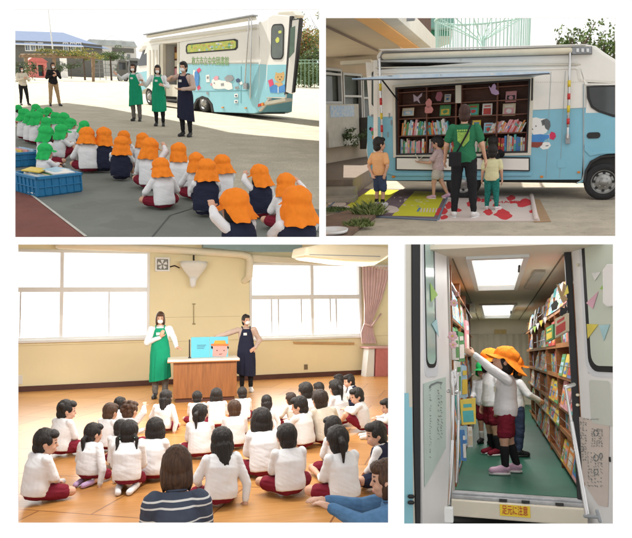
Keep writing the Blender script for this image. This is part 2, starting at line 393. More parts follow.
def person(P,K,vox=.006,top=WHITE,sleeve='long',bottom=MAROON,blen='shorts',hair='short',hmat=H_BLACK,cap=None,shoes=SNEAK,socks=None,mask=False,vest=None,apron=None,apron_s=0,extra=None,badge=False,apron_lo=.42):
    """mesh data for one figure, facing +Y, standing on z=0; returns list of (part name, mesh)"""
    parts=[]; hd=V(P['hd']); Mh=P['Mh']; g=lambda k: V(P[k])
    b=MB(); b.loft(torso_rings(P,K,-.006)); b.cap(g('nk')-(g('nk')-g('che'))*.2,hd+Mh@V((0,-.1*K['head'][1],-.5*K['head'][2])),K['nk']*1.05,K['nk'])
    head_shapes(b,hd,Mh,K)
    for i in(0,1):
        sh,el,wr=V(P['sh'][i]),V(P['el'][i]),V(P['wr'][i]); b.cap(sh,el,*K['ua']); b.cap(el,wr,*K['fa'])
        pl=P['palm'][i] if 'palm' in P else (0,0,-1)
        hand_shapes(b,wr,el,pl,K['hand'],P.get('curl',(.5,.5))[i],fdir=P['fd'][i] if 'fd' in P else None)
        hp,kn,an,to=V(P['hp'][i]),V(P['kn'][i]),V(P['an'][i]),V(P['to'][i])
        b.cap(hp,kn,K['th'][0],K['th'][1]); b.cap(kn,an,K['ca'][0],K['ca'][1]); b.cap(an,to,K['ca'][1]*1.05,K['ca'][1]*.8)
    me=blob('body',b,vox,[SKIN,EYE,LIP],smooth=3); face_mats(me,hd,Mh,K); parts.append(('body',me))
    a=.010 if K["hand"]<1 else .012
    t=MB(); rg=torso_rings(P,K,a*1.5,t0=-.13,t1=1.0)
    t.loft(rg)
    for i in(0,1):
        sh,el,wr=V(P['sh'][i]),V(P['el'][i]),V(P['wr'][i]); t.cap(sh,el,K['ua'][0]+a*1.3,K['ua'][1]+a*1.3)
        if sleeve=='long': t.cap(el,el.lerp(wr,.93),K['ua'][1]+a*1.2,K['fa'][1]+a*1.1)
        if sleeve=='short':
            t.v=t.v; 
    if sleeve=='short':
        t=MB(); t.loft(rg)
        for i in(0,1):
            sh,el=V(P['sh'][i]),V(P['el'][i]); t.cap(sh,sh.lerp(el,.62),K['ua'][0]+a*1.4,K['ua'][0]+a*1.7)
    parts.append(('shirt' ,blob('shirt',t,vox*1.15,top,noise_amp=.0042 if K["hand"]<1 else .007,noise_f=11,smooth=2)))
    # collar
    c=MB(); ax=(g('nk')-g('che')).normalized(); q=g('nk')-ax*.012; e1=ax.orthogonal().normalized(); e2=ax.cross(e1)
    r=K['nk']+a*.9; c.tube([q+(e1*math.cos(x)+e2*math.sin(x))*r*1.05 for x in [2*math.pi*i/14 for i in range(15)]],.008)
    parts.append(('collar',blob('collar',c,.005,top if vest is None else WHITE,smooth=1)))
    if vest is not None:
        t=MB(); t.loft(torso_rings(P,K,a*2.3,t0=-.12,t1=.96)); parts.append(('vest',blob('vest',t,vox*1.2,vest,noise_amp=.006,noise_f=15)))
    t=MB()
    t.loft(torso_rings(P,K,a*.3,t0=-.25,t1=.10))
    for i in(0,1):
        hp,kn,an=V(P['hp'][i]),V(P['kn'][i]),V(P['an'][i]); pt=g('pel').lerp(hp,.6); t.cap(hp,hp.lerp(kn,.45),K['th'][0]+a,(K['th'][0]+K['th'][1])/2+a)
        if blen=='shorts': t.cap(pt,hp.lerp(kn,.72),K['th'][0]+a*1.6,K['th'][1]+a*2.2)
        elif blen=='short': t.cap(pt,hp.lerp(kn,.5),K['th'][0]+a*1.6,K['th'][0]+a*1.6)
        elif blen=='knee': t.cap(pt,kn,K['th'][0]+a*1.4,K['th'][1]+a*2.0); 
        elif blen=='skirt': t.cap(pt,kn.lerp(hp,.15),K['th'][0]+a*2.6,K['th'][1]+a*3.5)
        else: t.cap(hp,kn,K['th'][0]+a*1.5,K['th'][1]+a); t.cap(kn,an.lerp(kn,.06),K['th'][1]+a,K['ca'][1]+a*(1.6 if blen=='wide' else .7))
    parts.append(('shorts' if blen in('shorts','short','knee') else 'skirt' if blen=='skirt' else 'trousers',blob('legwear',t,vox*1.2,bottom,noise_amp=.007,noise_f=16,smooth=2)))
    for i in(0,1):
        an,to,kn=V(P['an'][i]),V(P['to'][i]),V(P['kn'][i]); f=MB(); fr=K['ca'][1]; d=(to-an); d.z*=.6; 
        d=d.normalized(); heel=an-d*fr*.6+V((0,0,-fr*.35)) if P.get('stand') else an-d*fr*.4
        f.cap(heel,to,fr*1.2,fr*1.25); f.cap(an,an.lerp(to,.55),fr*1.35,fr*1.15); f.cap(an,to,fr*1.25,fr*.95)
        if P.get('stand'): f.cap(heel+V((0,0,-fr*.2)),to+V((0,0,-fr*.25)),fr*1.1,fr*1.1)
        if shoes: parts.append(('shoe',blob('shoe',f,.006,shoes,smooth=2)))
        if shoes and P.get('stand'):
            so=MB(); zb=.004; ring=[]; side=V((-d.y,d.x,0)); L0=heel-d*fr*1.1; L1=to+d*fr*1.15
            for q in range(20):
                a_=2*math.pi*q/20; c_=(L0+L1)/2; ring.append(V((c_.x,c_.y,0))+V((d.x,d.y,0)).normalized()*((L1-L0).length/2*math.cos(a_))+side*(fr*1.35*math.sin(a_)))
            so.loft([[p+V((0,0,max(zb,min(an.z,to.z)-fr*1.55))) for p in ring],[p+V((0,0,max(zb,min(an.z,to.z)-fr*1.55)+.018)) for p in ring]]); parts.append(('sole',so.mesh('sole',SNEAK if shoes is not SHOEB else SHOEB,True)))
        if socks:
            s=MB(); s.cap(an,an.lerp(kn,socks[1]),K['ca'][1]+.006,K['ca'][0]*socks[1]+K['ca'][1]*(1-socks[1])+.007); parts.append(('sock',blob('sock',s,.006,socks[0],smooth=1)))
    h=MB(); hair_shapes(h,hd+(Mh@V((0,-.004,-.012)) if cap else V((0,0,0))),Mh,{**K,'head':tuple(q*(.96 if cap else 1) for q in K['head'])},hair); parts.append(('hair',blob('hair',h,.0055,hmat,strand=.0045,smooth=2)))
    if cap: parts.append(('cap',[cap_mesh('cap',hd,Mh,K,cap,seed=P.get('seed',0)*5+q,flap=.118+.012*(q%3)) for q in range(3 if not P.get('stand') else 1)]))
    rx,ry,rz=K['head']; T=lambda x,y,z: hd+Mh@V((x*rx,y*ry,z*rz))
    if hair=='twin':
        for s in(-1,1):
            k=MB(); k.ell(T(s*.98,-.8,-.42),(.02,.02,.014)); parts.append(('hair_tie',k.mesh('hair_tie',mat('hair_tie_mint',(.35,.75,.62),.6),True)))
    if mask:
        k=MB(); k.ell(T(0,.50,-.42),(.72*rx,.62*ry,.42*rz),Mh,n=18,m=10); parts.append(('face_mask',k.mesh('face_mask',MASKM,True)))
    if apron is not None:
        parts.append(('apron',apron_mesh(P,K,apron,apron_s,apron_lo)))
    if badge:
        k=MB(); c=g('che')+V((.03,K['che'][1]+a+.03,.02)); k.box(c-V((.035,.002,.025)),c+V((.035,.004,.025))); parts.append(('name_badge',k.mesh('name_badge',mat('badge_white',(.8,.8,.78),.4))))
        k=MB(); k.tube([c+V((-.0,0,.02)),g('nk')+V((-.05,.07,-.03))],.004); parts.append(('lanyard',k.mesh('lanyard',mat('lanyard_red',(.5,.05,.06),.6))))
    if extra: parts+=extra(P,K,T)
    return parts
def apron_mesh(P,K,m,seed=0,lo=.42):
    pel,che,nk=V(P['pel']),V(P['che']),V(P['nk']); rows=[]; n=24
    lv=[(lo,1.9,.19,.165,.55),(lo+.2,1.95,.182,.15,.3),(pel.z,1.95,.18,.140,.1),(pel.z+.13,1.75,.155,.128,0),(pel.z+.2,1.3,.152,.130,0),(che.z,.85,.162,.14,0),(che.z+.1,.62,.16,.135,0),(nk.z-.05,.5,.150,.105,0)]
    for z,ha,rx,ry,wv in lv:
        t=min(1,max(0,(z-pel.z)/(nk.z-pel.z))); c=pel.lerp(nk,t)
        rows.append([V((c.x+(rx+.012*wv*math.sin(7*(k/n)*6.28+seed))*math.sin(ha*(2*k/n-1)),c.y+(ry+.02*wv*math.sin(5*(k/n)*6.28+seed))*math.cos(ha*(2*k/n-1)),z+(.05*math.sin(seed+k/n*3)*(1 if z==lo else 0)))) for k in range(n+1)])
    vs=[p for r in rows for p in r]; fs=[(j*(n+1)+k,j*(n+1)+k+1,(j+1)*(n+1)+k+1,(j+1)*(n+1)+k) for j in range(len(rows)-1) for k in range(n)]
    mb=MB(); mb.add(vs,fs)
    for s in(-1,1): # shoulder straps
        top=rows[-1][0 if s<0 else n]; mb.tube([top,V((s*.085,.06,nk.z+.0)),V((s*.085,-.06,nk.z-.005)),V((s*.05,-.125,che.z))],.012)
    me=bpy.data.meshes.new('apron'); me.from_pydata([tuple(v) for v in mb.v],[],mb.f)
    o=bpy.data.objects.new('tmp',me); COL.objects.link(o); q=o.modifiers.new('s','SOLIDIFY'); q.thickness=.006; q=o.modifiers.new('u','SUBSURF'); q.levels=2
    bpy.context.view_layer.update(); out=bpy.data.meshes.new_from_object(o.evaluated_get(bpy.context.evaluated_depsgraph_get())); bpy.data.objects.remove(o)
    for v in out.vertices:
        f=max(0,min(1,(pel.z+.1-v.co.z)/.4)); v.co+=V((v.co.x,v.co.y,0)).normalized()*(.006*noise.noise(v.co*14)+.02*f*noise.noise(V((v.co.x*22,v.co.y*22,v.co.z*2+seed))))
    out.materials.append(m); out.polygons.foreach_set('use_smooth',[True]*len(out.polygons)); out.name='apron'; return out

def kid_sit(kind='cross',yaw=0,pitch=8,lean=.03,arms='knees',seed=0,side_lean=0):
    P=dict(pel=(0,0,.10),che=(side_lean*.5,lean,.30),nk=(side_lean,lean+.03,.405),seed=seed)
    P['hd']=(side_lean,lean+.065,.480); P['Mh']=rotM(yaw,-pitch)
    P['hp']=[(-.055,.02,.09),(.055,.02,.09)]
    if kind=='cross': P['kn']=[(-.22,.17,.11),(.22,.17,.11)]; P['an']=[(.06,.25,.045),(-.05,.20,.05)]; P['to']=[(.13,.25,.035),(-.13,.23,.04)]
    if kind=='up': P['kn']=[(-.10,.24,.24),(.10,.24,.24)]; P['an']=[(-.08,.40,.045),(.08,.40,.045)]; P['to']=[(-.09,.50,.03),(.09,.50,.03)]
    if kind=='kneel': P['pel']=(0,0,.15); P['hp']=[(-.055,.02,.14),(.055,.02,.14)]; P['kn']=[(-.09,.27,.05),(.09,.27,.05)]; P['an']=[(-.07,-.02,.04),(.07,-.02,.04)]; P['to']=[(-.05,-.12,.03),(.05,-.12,.03)]; P['che']=(side_lean*.5,lean,.35); P['nk']=(side_lean,lean+.03,.455); P['hd']=(side_lean,lean+.065,.530)
    if kind=='side': P['kn']=[(-.20,.20,.07),(.16,.26,.06)]; P['an']=[(-.28,-.02,.04),(-.02,.20,.04)]; P['to']=[(-.33,-.09,.03),(-.10,.16,.03)]
    if kind=='kneeout': P['kn']=[(-.25,.14,.13),(.13,.25,.06)]; P['an']=[(-.27,.33,.04),(-.03,.16,.04)]; P['to']=[(-.31,.42,.03),(-.12,.15,.03)]
    che=V(P['che']); sz=che.z+.062
    P['sh']=[(che.x-.118,che.y+.01,sz),(che.x+.118,che.y+.01,sz)]
    def arm(i,tgt,out=.05,dn=.10):
        s=V(P['sh'][i]); t=V(tgt); m=(s+t)/2+V(((-1 if i==0 else 1)*out,-.01,-dn*.4)); return m
    if arms=='knees': w=[V(P['kn'][0])+V((.03,0,.06)),V(P['kn'][1])+V((-.03,0,.06))]
    elif arms=='lap': w=[V((-.05,.17,.15)),V((.05,.17,.15))]
    elif arms=='down': w=[V((-.15,.12,.16)),V((.19,-.03,.03))]
    elif arms=='raise': w=[V((-.12,.17,.18)),V((.16,.14,sz+.16))]
    elif arms=='raiseL': w=[V((-.16,.14,sz+.14)),V((.12,.17,.18))]
    elif arms=='face': w=[V((-.05,.17,sz+.02)),V((.05,.17,.2))]
    P['wr']=[tuple(x) for x in w]; P['el']=[tuple(arm(i,w[i],dn=-.05 if w[i].z>sz else .12)) for i in(0,1)]
    return P
def scaleP(P,s,keep=()):
    Q={}
    for k,v in P.items():
        if k in('Mh','seed','palm','curl','fd','stand','side'): Q[k]=v
        elif isinstance(v,list): Q[k]=[tuple(V(x)*s) for x in v]
        else: Q[k]=tuple(V(v)*s)
    return Q
def stand(H='adult',wr=None,el=None,yaw=0,pitch=0,lean=(0,0),palm=((1,0,0),(-1,0,0)),feet=None,curl=(.5,.5),fd=None,hip=0):
    if H=='adult':
        P=dict(pel=(hip,0,.86),che=(lean[0]*.6,lean[1]*.6,1.17),nk=(lean[0],lean[1]+.0,1.34),hd=(lean[0],lean[1]+.03,1.468))
        P['hp']=[(-.085+hip,0,.83),(.085+hip,0,.83)]; P['kn']=[(-.09,.02,.45),(.09,.02,.45)]; P['an']=[(-.09,-.02,.075),(.09,-.02,.075)]; P['to']=[(-.11,.12,.03),(.11,.12,.03)]
        s=.165; z=1.275; dw=[(-.23,.03,.82),(.23,.03,.82)]; de=[(-.22,-.02,1.03),(.22,-.02,1.03)]
    else:
        P=dict(pel=(hip,0,.52),che=(lean[0]*.6,lean[1]*.6,.72),nk=(lean[0],lean[1],.835),hd=(lean[0],lean[1]+.02,.940))
        P['hp']=[(-.05+hip,0,.50),(.05+hip,0,.50)]; P['kn']=[(-.055,.015,.28),(.055,.015,.28)]; P['an']=[(-.055,-.01,.055),(.055,-.01,.055)]; P['to']=[(-.065,.085,.028),(.065,.085,.028)]
        s=.108; z=.78; dw=[(-.155,.03,.49),(.155,.03,.49)]; de=[(-.145,-.01,.63),(.145,-.01,.63)]
    P['Mh']=rotM(yaw,-pitch); P['sh']=[(lean[0]*.8-s,lean[1]*.8,z),(lean[0]*.8+s,lean[1]*.8,z)]
    P['wr']=[tuple(wr[i]) if wr and wr[i] else dw[i] for i in(0,1)]
    P['el']=[tuple(el[i]) if el and el[i] else de[i] for i in(0,1)]
    P['palm']=list(palm); P['curl']=curl; P['stand']=True
    if fd: P['fd']=list(fd)
    if feet:
        for k in('kn','an','to'):
            if k in feet: P[k]=feet[k]
    return P

PICK=[0]
def put(parts,label,cat,loc,rot,s=1.0,group=None,name='person',swap=None,lean=None):
    """instances share mesh data; swap = {part: material}"""
    e=thing(name,label,cat,group,authored=False); e.location=loc; e.rotation_euler=(0,0,rot); e.scale=(s,s,s)
    for n,me in parts:
        if isinstance(me,list): me=me[PICK[0]%len(me)]; PICK[0]+=1
        o=bpy.data.objects.new(n,me); COL.objects.link(o); o.parent=e
        if swap and n in swap:
            o.material_slots[0].link='OBJECT'; o.material_slots[0].material=swap[n]
    return e
# ------------------------------------------------------------------ place 1: school yard
def foliage_mesh(name,center,rad,n,m,leaf=.12,seed=0,stem=None,flat=0):
    rr=random.Random(seed); vs=[];fs=[]
    cl=[(V((rr.gauss(0,.45),rr.gauss(0,.45),rr.gauss(0,.42))),rr.uniform(.22,.42)) for _ in range(26)]
    for i in range(n):
        c,r=cl[rr.randrange(len(cl))]
        d=V((rr.gauss(0,1),rr.gauss(0,1),rr.gauss(0,1))).normalized()*(r*rr.uniform(.5,1.05))
        p=c+d; p=V((center[0]+p.x*rad[0],center[1]+p.y*rad[1],center[2]+p.z*rad[2]))
        a=V((rr.gauss(0,1),rr.gauss(0,1),rr.gauss(0,.6))).normalized(); b=a.orthogonal().normalized(); q=Matrix.Rotation(rr.uniform(0,6.28),3,a); b=q@b
        l=leaf*rr.uniform(.6,1.3); w=l*.5
        c2=a.cross(b).normalized()
        o=len(vs); vs+=[p-b*l*.5,p+c2*w*.5,p+b*l*.5,p-c2*w*.5]; fs.append((o,o+1,o+2,o+3))
    me=bpy.data.meshes.new(name); me.from_pydata([tuple(v) for v in vs],[],fs)
    me.materials.append(m[0]); 
    if len(m)>1:
        for x in m[1:]: me.materials.append(x)
        me.polygons.foreach_set('material_index',[rr.randrange(len(m)) for _ in fs])
    return me
LEAF=mat('leaf_green',(.07,.13,.03),.6,.3,3); LEAF2=mat('leaf_light',(.13,.20,.05),.6,.3,3); LEAFD=mat('leaf_dark',(.035,.065,.02),.6,.3,3)
LEAFO=mat('leaf_orange',(.50,.17,.06),.6,.3,3); LEAFY=mat('leaf_yellow',(.50,.42,.08),.6,.3,3)
BARK=mat('bark',(.12,.085,.06),.9,.3,9,bump=.6)
def tree(label,g,h,rx,rz,n=2500,mats=(LEAF,LEAF2),leaf=.16,seed=0,group=None,trunk=.12,cat='tree',name='tree',ry=None):
    e=thing(name,label,cat,group)
    g=V(g); mb=MB(); top=V((g.x,g.y,h-rz*.9))
    mb.cap((g.x,g.y,0),top,trunk,trunk*.5)
    rr=random.Random(seed)
    for k in range(7):
        a=rr.uniform(0,6.28); mb.cap(top-V((0,0,rr.uniform(0,.5)*rz)),top+V((math.cos(a)*rx*.6,math.sin(a)*rx*.6,rr.uniform(.1,1.1)*rz)),trunk*.4,trunk*.12)
    mb.build('trunk',BARK,e,True)
    obj('crown',foliage_mesh('crown',(g.x,g.y,h-rz),(rx,ry or rx,rz),n,mats,leaf,seed),e)
    return e

S=CUR[0]=YARD
DIRT=mat('yard_dirt',(.49,.445,.35),.95,.16,1.2,bump=.5,bscale=60,detail=9); noise_spots(DIRT,(.25,.225,.165),34,.57,.8); noise_spots(DIRT,(.55,.51,.41),60,.66,.6); noise_spots(DIRT,(.50,.46,.37),3.0,.58,.5)
CONC=mat('yard_concrete',(.175,.19,.17),.8,.14,1.5,bump=.12,bscale=14); noise_spots(CONC,(.13,.14,.125),2.2,.56,.7); noise_spots(CONC,(.24,.25,.22),26,.66,.5)
RED=mat('red_rubber',(.21,.07,.055),.95,.15,3,bump=.5,bscale=120)
# ground: one sheet to the horizon
mb=MB(); mb.add([(-60,2.0,0),(60,2.0,0),(260,400,0),(-260,400,0)],[(0,1,2,3)])
tag(mb.build('ground',DIRT),kind='structure')
def gsheet(name,pts,z,m,kind='structure'):
    mb=MB(); q=[S.G(x,y) for x,y in pts]; mb.add([(p.x,p.y,z) for p in q],[tuple(range(len(q)))]); return tag(mb.build(name,m),kind=kind)
def gpt(x,y,z=0): 
    q=CUR[0].G(x,y); return V((q.x,q.y,z))
gsheet('path',[(-30,118),(16,127),(60,140),(130,163),(215,186),(290,203),(345,216),(420,300),(-30,300)],.004,CONC)
mb=MB(); q=[gpt(x,y,.008) for x,y in((-30,150),(12,181),(85,237),(120,262),(-30,262))]; mb.add(q,[(0,1,2,3,4)]); tag(mb.build('pavement',RED),kind='structure')
mb=MB(); a,b=gpt(12,180.5,.012),gpt(86,237.5,.012); d=(b-a).cross(V((0,0,1))).normalized()*.012; mb.add([a-d,b-d,b+d,a+d],[(0,1,2,3)]); tag(mb.build('pavement_edge',mat('joint_grey',(.55,.55,.5),.8),None),kind='structure')
mb=MB()
for p in (((132,262),(170,216),(236,196)),((86,160),(150,186),(236,206),(330,236))):
    for u,w in zip(p[:-1],p[1:]):
        a,b=gpt(*u,.009),gpt(*w,.009); d=(b-a).cross(V((0,0,1))).normalized()*.006; mb.add([a-d,b-d,b+d,a+d],[(0,1,2,3)])
tag(mb.build('path_joint',mat('joint_dark',(.09,.095,.09),.9)),kind='structure')

# ---- the van, seen from its rear quarter
VW=mat('van_white_paint',(.80,.79,.76),.28,.03,2,spec=.5); noise_spots(VW,(.66,.63,.56),1.2,.66,.35)
VB=mat('van_blue_paint',(.26,.57,.67),.28,.05,2,spec=.5)
VC=mat('van_cream_trim',(.66,.63,.54),.45,.06,3); GASK=mat('rubber_black',(.018,.018,.02),.6,.1); GLASS=mat('glass_dark',(.03,.04,.045),.06,.1,spec=.8)
CHROME=mat('chrome',(.6,.6,.6),.22,.05,metal=.9); TYRE=mat('tyre_rubber',(.025,.025,.027),.85,.2,20,bump=.3); HUBM=mat('wheel_steel',(.42,.42,.41),.4,.15,6,metal=.5)
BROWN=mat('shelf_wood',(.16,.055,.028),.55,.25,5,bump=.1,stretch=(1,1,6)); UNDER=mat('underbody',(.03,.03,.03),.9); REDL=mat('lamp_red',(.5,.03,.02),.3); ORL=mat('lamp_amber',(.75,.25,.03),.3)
YELP=mat('poster_yellow',(.72,.66,.12),.6,.0,9,col2=(.35,.55,.15)); WINW=mat('sticker_white',(.82,.82,.8),.5,.02)
DM=mat('sticker_pink',(.72,.07,.18),.5); GRS=mat('sticker_grey',(.30,.32,.34),.5); NVS=mat('sticker_navy',(.04,.07,.16),.5); GTX=mat('letter_green',(.22,.45,.13),.5); PKS=mat('sticker_rose',(.75,.35,.42),.5); BLS=mat('sticker_blue',(.06,.26,.62),.5); TNS=mat('sticker_tan',(.66,.42,.16),.5)
def wheel(parent,c,ax,r,w,front=False,holes=8):
    """c centre, ax outward axis"""
    c=V(c);ax=V(ax).normalized(); a=V((0,0,1)); b=ax.cross(a).normalized(); n=40
    mb=MB(); prof=[(r*.62,-w),(r*.93,-w),(r,-w*.8),(r,-.02),(r*.95,.0),(r*.66,.012),(r*.62,-.01)]
    rings=[[c+ax*o+(a*math.cos(t)+b*math.sin(t))*q for t in [2*math.pi*k/n for k in range(n)]] for q,o in prof]
    mb.loft(rings,closed=False); 
    wh=mb.build('wheel',TYRE,parent,True)
    mb=MB(); prof=[(r*.64,.006),(r*.60,-.005),(r*.57,-.05),(r*.40,-.02),(r*.34,.015),(r*.20,.02),(r*.18,.05),(0.001,.055)]
    mb.loft([[c+ax*o+(a*math.cos(t)+b*math.sin(t))*q for t in [2*math.pi*k/n for k in range(n)]] for q,o in prof],closed=False)
    mb.build('rim',HUBM,wh,True)
    mb=MB()
    for k in range(holes):
        t=2*math.pi*k/holes; p=c+(a*math.cos(t)+b*math.sin(t))*r*.47; mb.cyl(p-ax*.045,p-ax*.022,r*.075,n=12)
    mb.build('rim_hole',GASK,wh)
    mb=MB()
    for k in range(6):
        t=2*math.pi*k/6+.3; p=c+(a*math.cos(t)+b*math.sin(t))*r*.27; mb.cyl(p,p+ax*.035,r*.03,n=6)
    mb.build('wheel_nut',CHROME,wh)
    return wh
A_=S.G(145,104.5); B_=S.G(259,119.5); A_.z=0;B_.z=0
f1=Frame(A_,B_-A_); VWID=1.35
van=thing('library_van','white and sky blue library van with open rear doors behind the apron women','van')
def vp(name,pts,o0,o1,m,parent=None,bev=.012,smooth=False):
    mb=MB(); f1.poly(mb,pts,o0,o1); return mb.build(name,m,parent or van,smooth,bev)
# body modules: outline traced on the side plane; z split between blue and white
W2=-VWID
vp('rear_body',[(179,63.5),(179,42),(258,28),(261,38),(260,63.5)],W2,0,VW,bev=.05)
vp('lower_body',[(179,63.8),(260,63.8),(258,112),(254,113.5),(214,112),(212.5,104),(208,98),(202,96),(196,99),(193.5,105),(192,109),(179,107.5)],W2,0,VB,bev=.02)
vp('roof',[(141,48),(144,41),(152,38.5),(257,23.5),(261,28.2),(179,42.3),(160,44)],W2,0.01,VW,bev=.05)
vp('roof_box',[(137,52),(139,44),(143,41),(146,41),(146,48)],W2+.1,-.02,VW,bev=.06)
vp('front_body',[(150,52),(150,43.5),(160,43.2),(160,100),(157.5,100),(155,93),(151.5,89),(148,88),(143.5,90),(141,94),(136,90),(134.5,80),(137,66),(141,63),(146,48),(150,44)],W2,0,VW,bev=.03)
vp('front_blue',[(135.5,73),(160.2,68.5),(160.2,99.5),(158,99.8),(155.5,92.5),(151.5,88.5),(148,87.5),(143.5,89.5),(141.2,93.5),(135.8,90)],0.002,.012,VB,bev=0)
vp('cab_window',[(138.5,66),(141.8,56),(146.5,53),(148.5,53.5),(148.5,65)],.004,.016,GLASS,bev=0)
vp('windscreen',[(134.8,66),(140.5,50.5),(142,50.5),(138,66)],W2+.15,-.1,GLASS,bev=0)
vp('sill',[(160,101),(179,103.5),(179,108),(160,105)],W2,0,VC)
vp('back_panel',[(158,42),(181,40),(181,108),(158,104)],W2,W2+.04,VC,bev=0)
# doorway: shelves, posts, steps inside
vp('door_post',[(160,44),(163,43.6),(163,103),(160,102.5)],-.12,.01,VC)
vp('door_post',[(177.2,42.5),(179.2,42.2),(179.2,107),(177.2,106.6)],-.10,.012,VC)
vp('sliding_door',[(147.8,46),(160,44.5),(160,101.5),(157,101),(155,93),(151,89),(148,88)],.02,.05,VW)
for k,x in enumerate((150.5,154,157.5)): vp('door_slat',[(x,50),(x+1.2,49.8),(x+1.2,84),(x,84)],.05,.065,VC,bev=0)
vp('shelf_unit',[(163.5,46),(172,45),(172,79),(163.5,78)],-.9,-.45,BROWN,bev=0)
vp('shelf_unit',[(172.5,45),(177,44.6),(177,73),(172.5,73)],-.7,-.35,mat('panel_brown',(.22,.10,.05),.6),bev=0)
for i,y in enumerate((52,60,68)):
    vp('display_panel',[(164.5,y),(171,y-.6),(171,y+5.5),(164.5,y+6)],-.45,-.42,(TNS,VC,PKS)[i],bev=0)
vp('seat_box',[(163.5,84),(177,85),(177,97),(163.5,96)],-.9,-.1,VC)
vp('step',[(162,98.5),(177,100),(177,102),(162,100.5)],-.6,.02,UNDER)
# awning roller along the roof edge
vp('awning',[(150,38),(150,35.5),(256.5,16.5),(257.5,20)],.0,.16,VC,bev=.03)
vp('awning_rail',[(148,35.5),(148,34.4),(258,15),(258,16.4)],.0,.2,GRS,bev=0)
vp('roof_edge',[(150,42.5),(150,41.5),(257,27.3),(257,28.6)],.0,.05,VC,bev=0)
mb=MB()
for a,b in(((246,87),(253.5,19)),((251.5,98),(256,19))): mb.cap(f1.px(*a,.05),f1.px(*b,.16),.022,.022)
mb.build('awning_arm',CHROME,van,True)
mb=MB(); f1.poly(mb,[(245.5,83),(249,83),(249,89),(245.5,89)],.01,.09); mb.build('arm_bracket',GRS,van)
# rear module and open rear doors
rear_n=(B_-A_).normalized()
vp('rear_corner',[(258,22),(268,17.5),(270,24),(268,100),(258,112)],-.16,0.0,VW,bev=.05)
vp('rear_corner_blue',[(260,64),(268.2,64.8),(267.5,99),(258.5,111)],.001,.008,VB,bev=0)
vp('rear_bumper',[(262,105.5),(262,102),(284,98),(285,101)],-.3,-.02,VC)
vp('tail_lamp',[(258.5,107),(258.5,104),(262,103),(262,106)],-.02,.03,REDL)
vp('tail_lamp_rim',[(262,106),(262,103),(264,102.4),(264,105.3)],-.02,.03,ORL,bev=0)
door=vp('rear_door',[(268.5,17),(274,14.5),(289,15.5),(292.5,16),(286,97.5),(284,98.5),(266,97.5)],-.04,.02,VW,bev=.02)
mb=MB(); f1.poly(mb,[(268.2,64.8),(288.3,64.5),(285.8,97),(266.2,97)],.021,.026); mb.build('door_blue',VB,door)
mb=MB(); a=f1.uv(271.5,59.5); b=f1.uv(285,23.5); f1.upoly(mb,rrect(a[0],a[1],b[0],b[1],.16),.021,.03); mb.build('window_seal',GASK,door)
mb=MB(); f1.upoly(mb,rrect(a[0]+.04,a[1]+.04,b[0]-.04,b[1]-.04,.13),.031,.035); mb.build('door_window',mat('glass_grey',(.10,.13,.11),.08,.3,2,spec=.8),door)
mb=MB(); f1.poly(mb,[(290.5,16),(293,16),(287.5,93),(285,95)],-.05,.03); mb.build('door_seal',GASK,door)
mb=MB(); f1.poly(mb,blobpts(278.5,40,2,2.6,seed=2),.036,.04); f1.poly(mb,blobpts(281,32,1.6,1.8,seed=1),.036,.04); mb.build('window_sticker',YELP,door)
# plain generic sticker patches in the colours of the picture on the door
mb=MB()
for pts,mi in (([(276,75.5),(276.5,72),(278.5,73),(282.5,72.8),(284.5,71.3),(285.3,75),(284.5,80),(281,82.5),(277,81),(275.3,78)],0),([(276,82.5),(283,82.5),(284.5,88),(275,88)],0),([(270,86),(277,84.5),(279,87),(285.5,84.2),(286,92),(279,93),(271,92.5)],1),([(268.8,80.5),(273,78.8),(274.8,84.5),(270.5,87)],2),(blobpts(278.7,77,.45,.5,n=8,amp=0),3),(blobpts(282.3,76.8,.45,.5,n=8,amp=0),3),(blobpts(280.7,79.3,.8,.5,n=8,amp=0),3),([(278.6,87),(279.4,87),(279.4,92.8),(278.6,92.8)],4)):
    f1.poly(mb,pts,.027+mi*.0008,.030+mi*.0011,mi)
mb.build('door_sticker',[TNS,BLS,DM,GASK,WINW],door)
farf=Frame(f1.pt(f1.uv(259,119)[0],0,-VWID),f1.u)
d2=Frame(f1.px(290,100,-.05)*V((1,1,0)) if False else V((f1.px(294,97,-.05).x,f1.px(294,97,-.05).y,0)),(f1.u+V((.25,-.1,0))))
mb=MB(); d2.poly(mb,[(293.5,19),(302,18.5),(302.5,20),(294.5,93),(292.5,94),(287,92)],0,.05); door2=mb.build('rear_door',VW,van,False,.015)
mb=MB(); d2.poly(mb,[(300.8,18.5),(302.8,19),(295,92),(293.4,93)],-.02,.07); mb.build('door_seal',GASK,door2)
mb=MB(); d2.poly(mb,[(291.5,19.8),(302.5,18),(302.5,19),(291.5,20.8)],-.01,.06); mb.build('door_top_seal',GASK,door2)
mb=MB(); d2.poly(mb,[(292,28),(296.5,26),(295.5,52),(290.5,58)],.051,.06); mb.build('door_window',mat('glass_green',(.08,.16,.10),.1,.3,2,spec=.8),door2)
vp('roof_lamp',[(270,15),(273,10.5),(287,9.5),(291,14.5),(289,17)],-.5,-.2,VC,bev=.03)
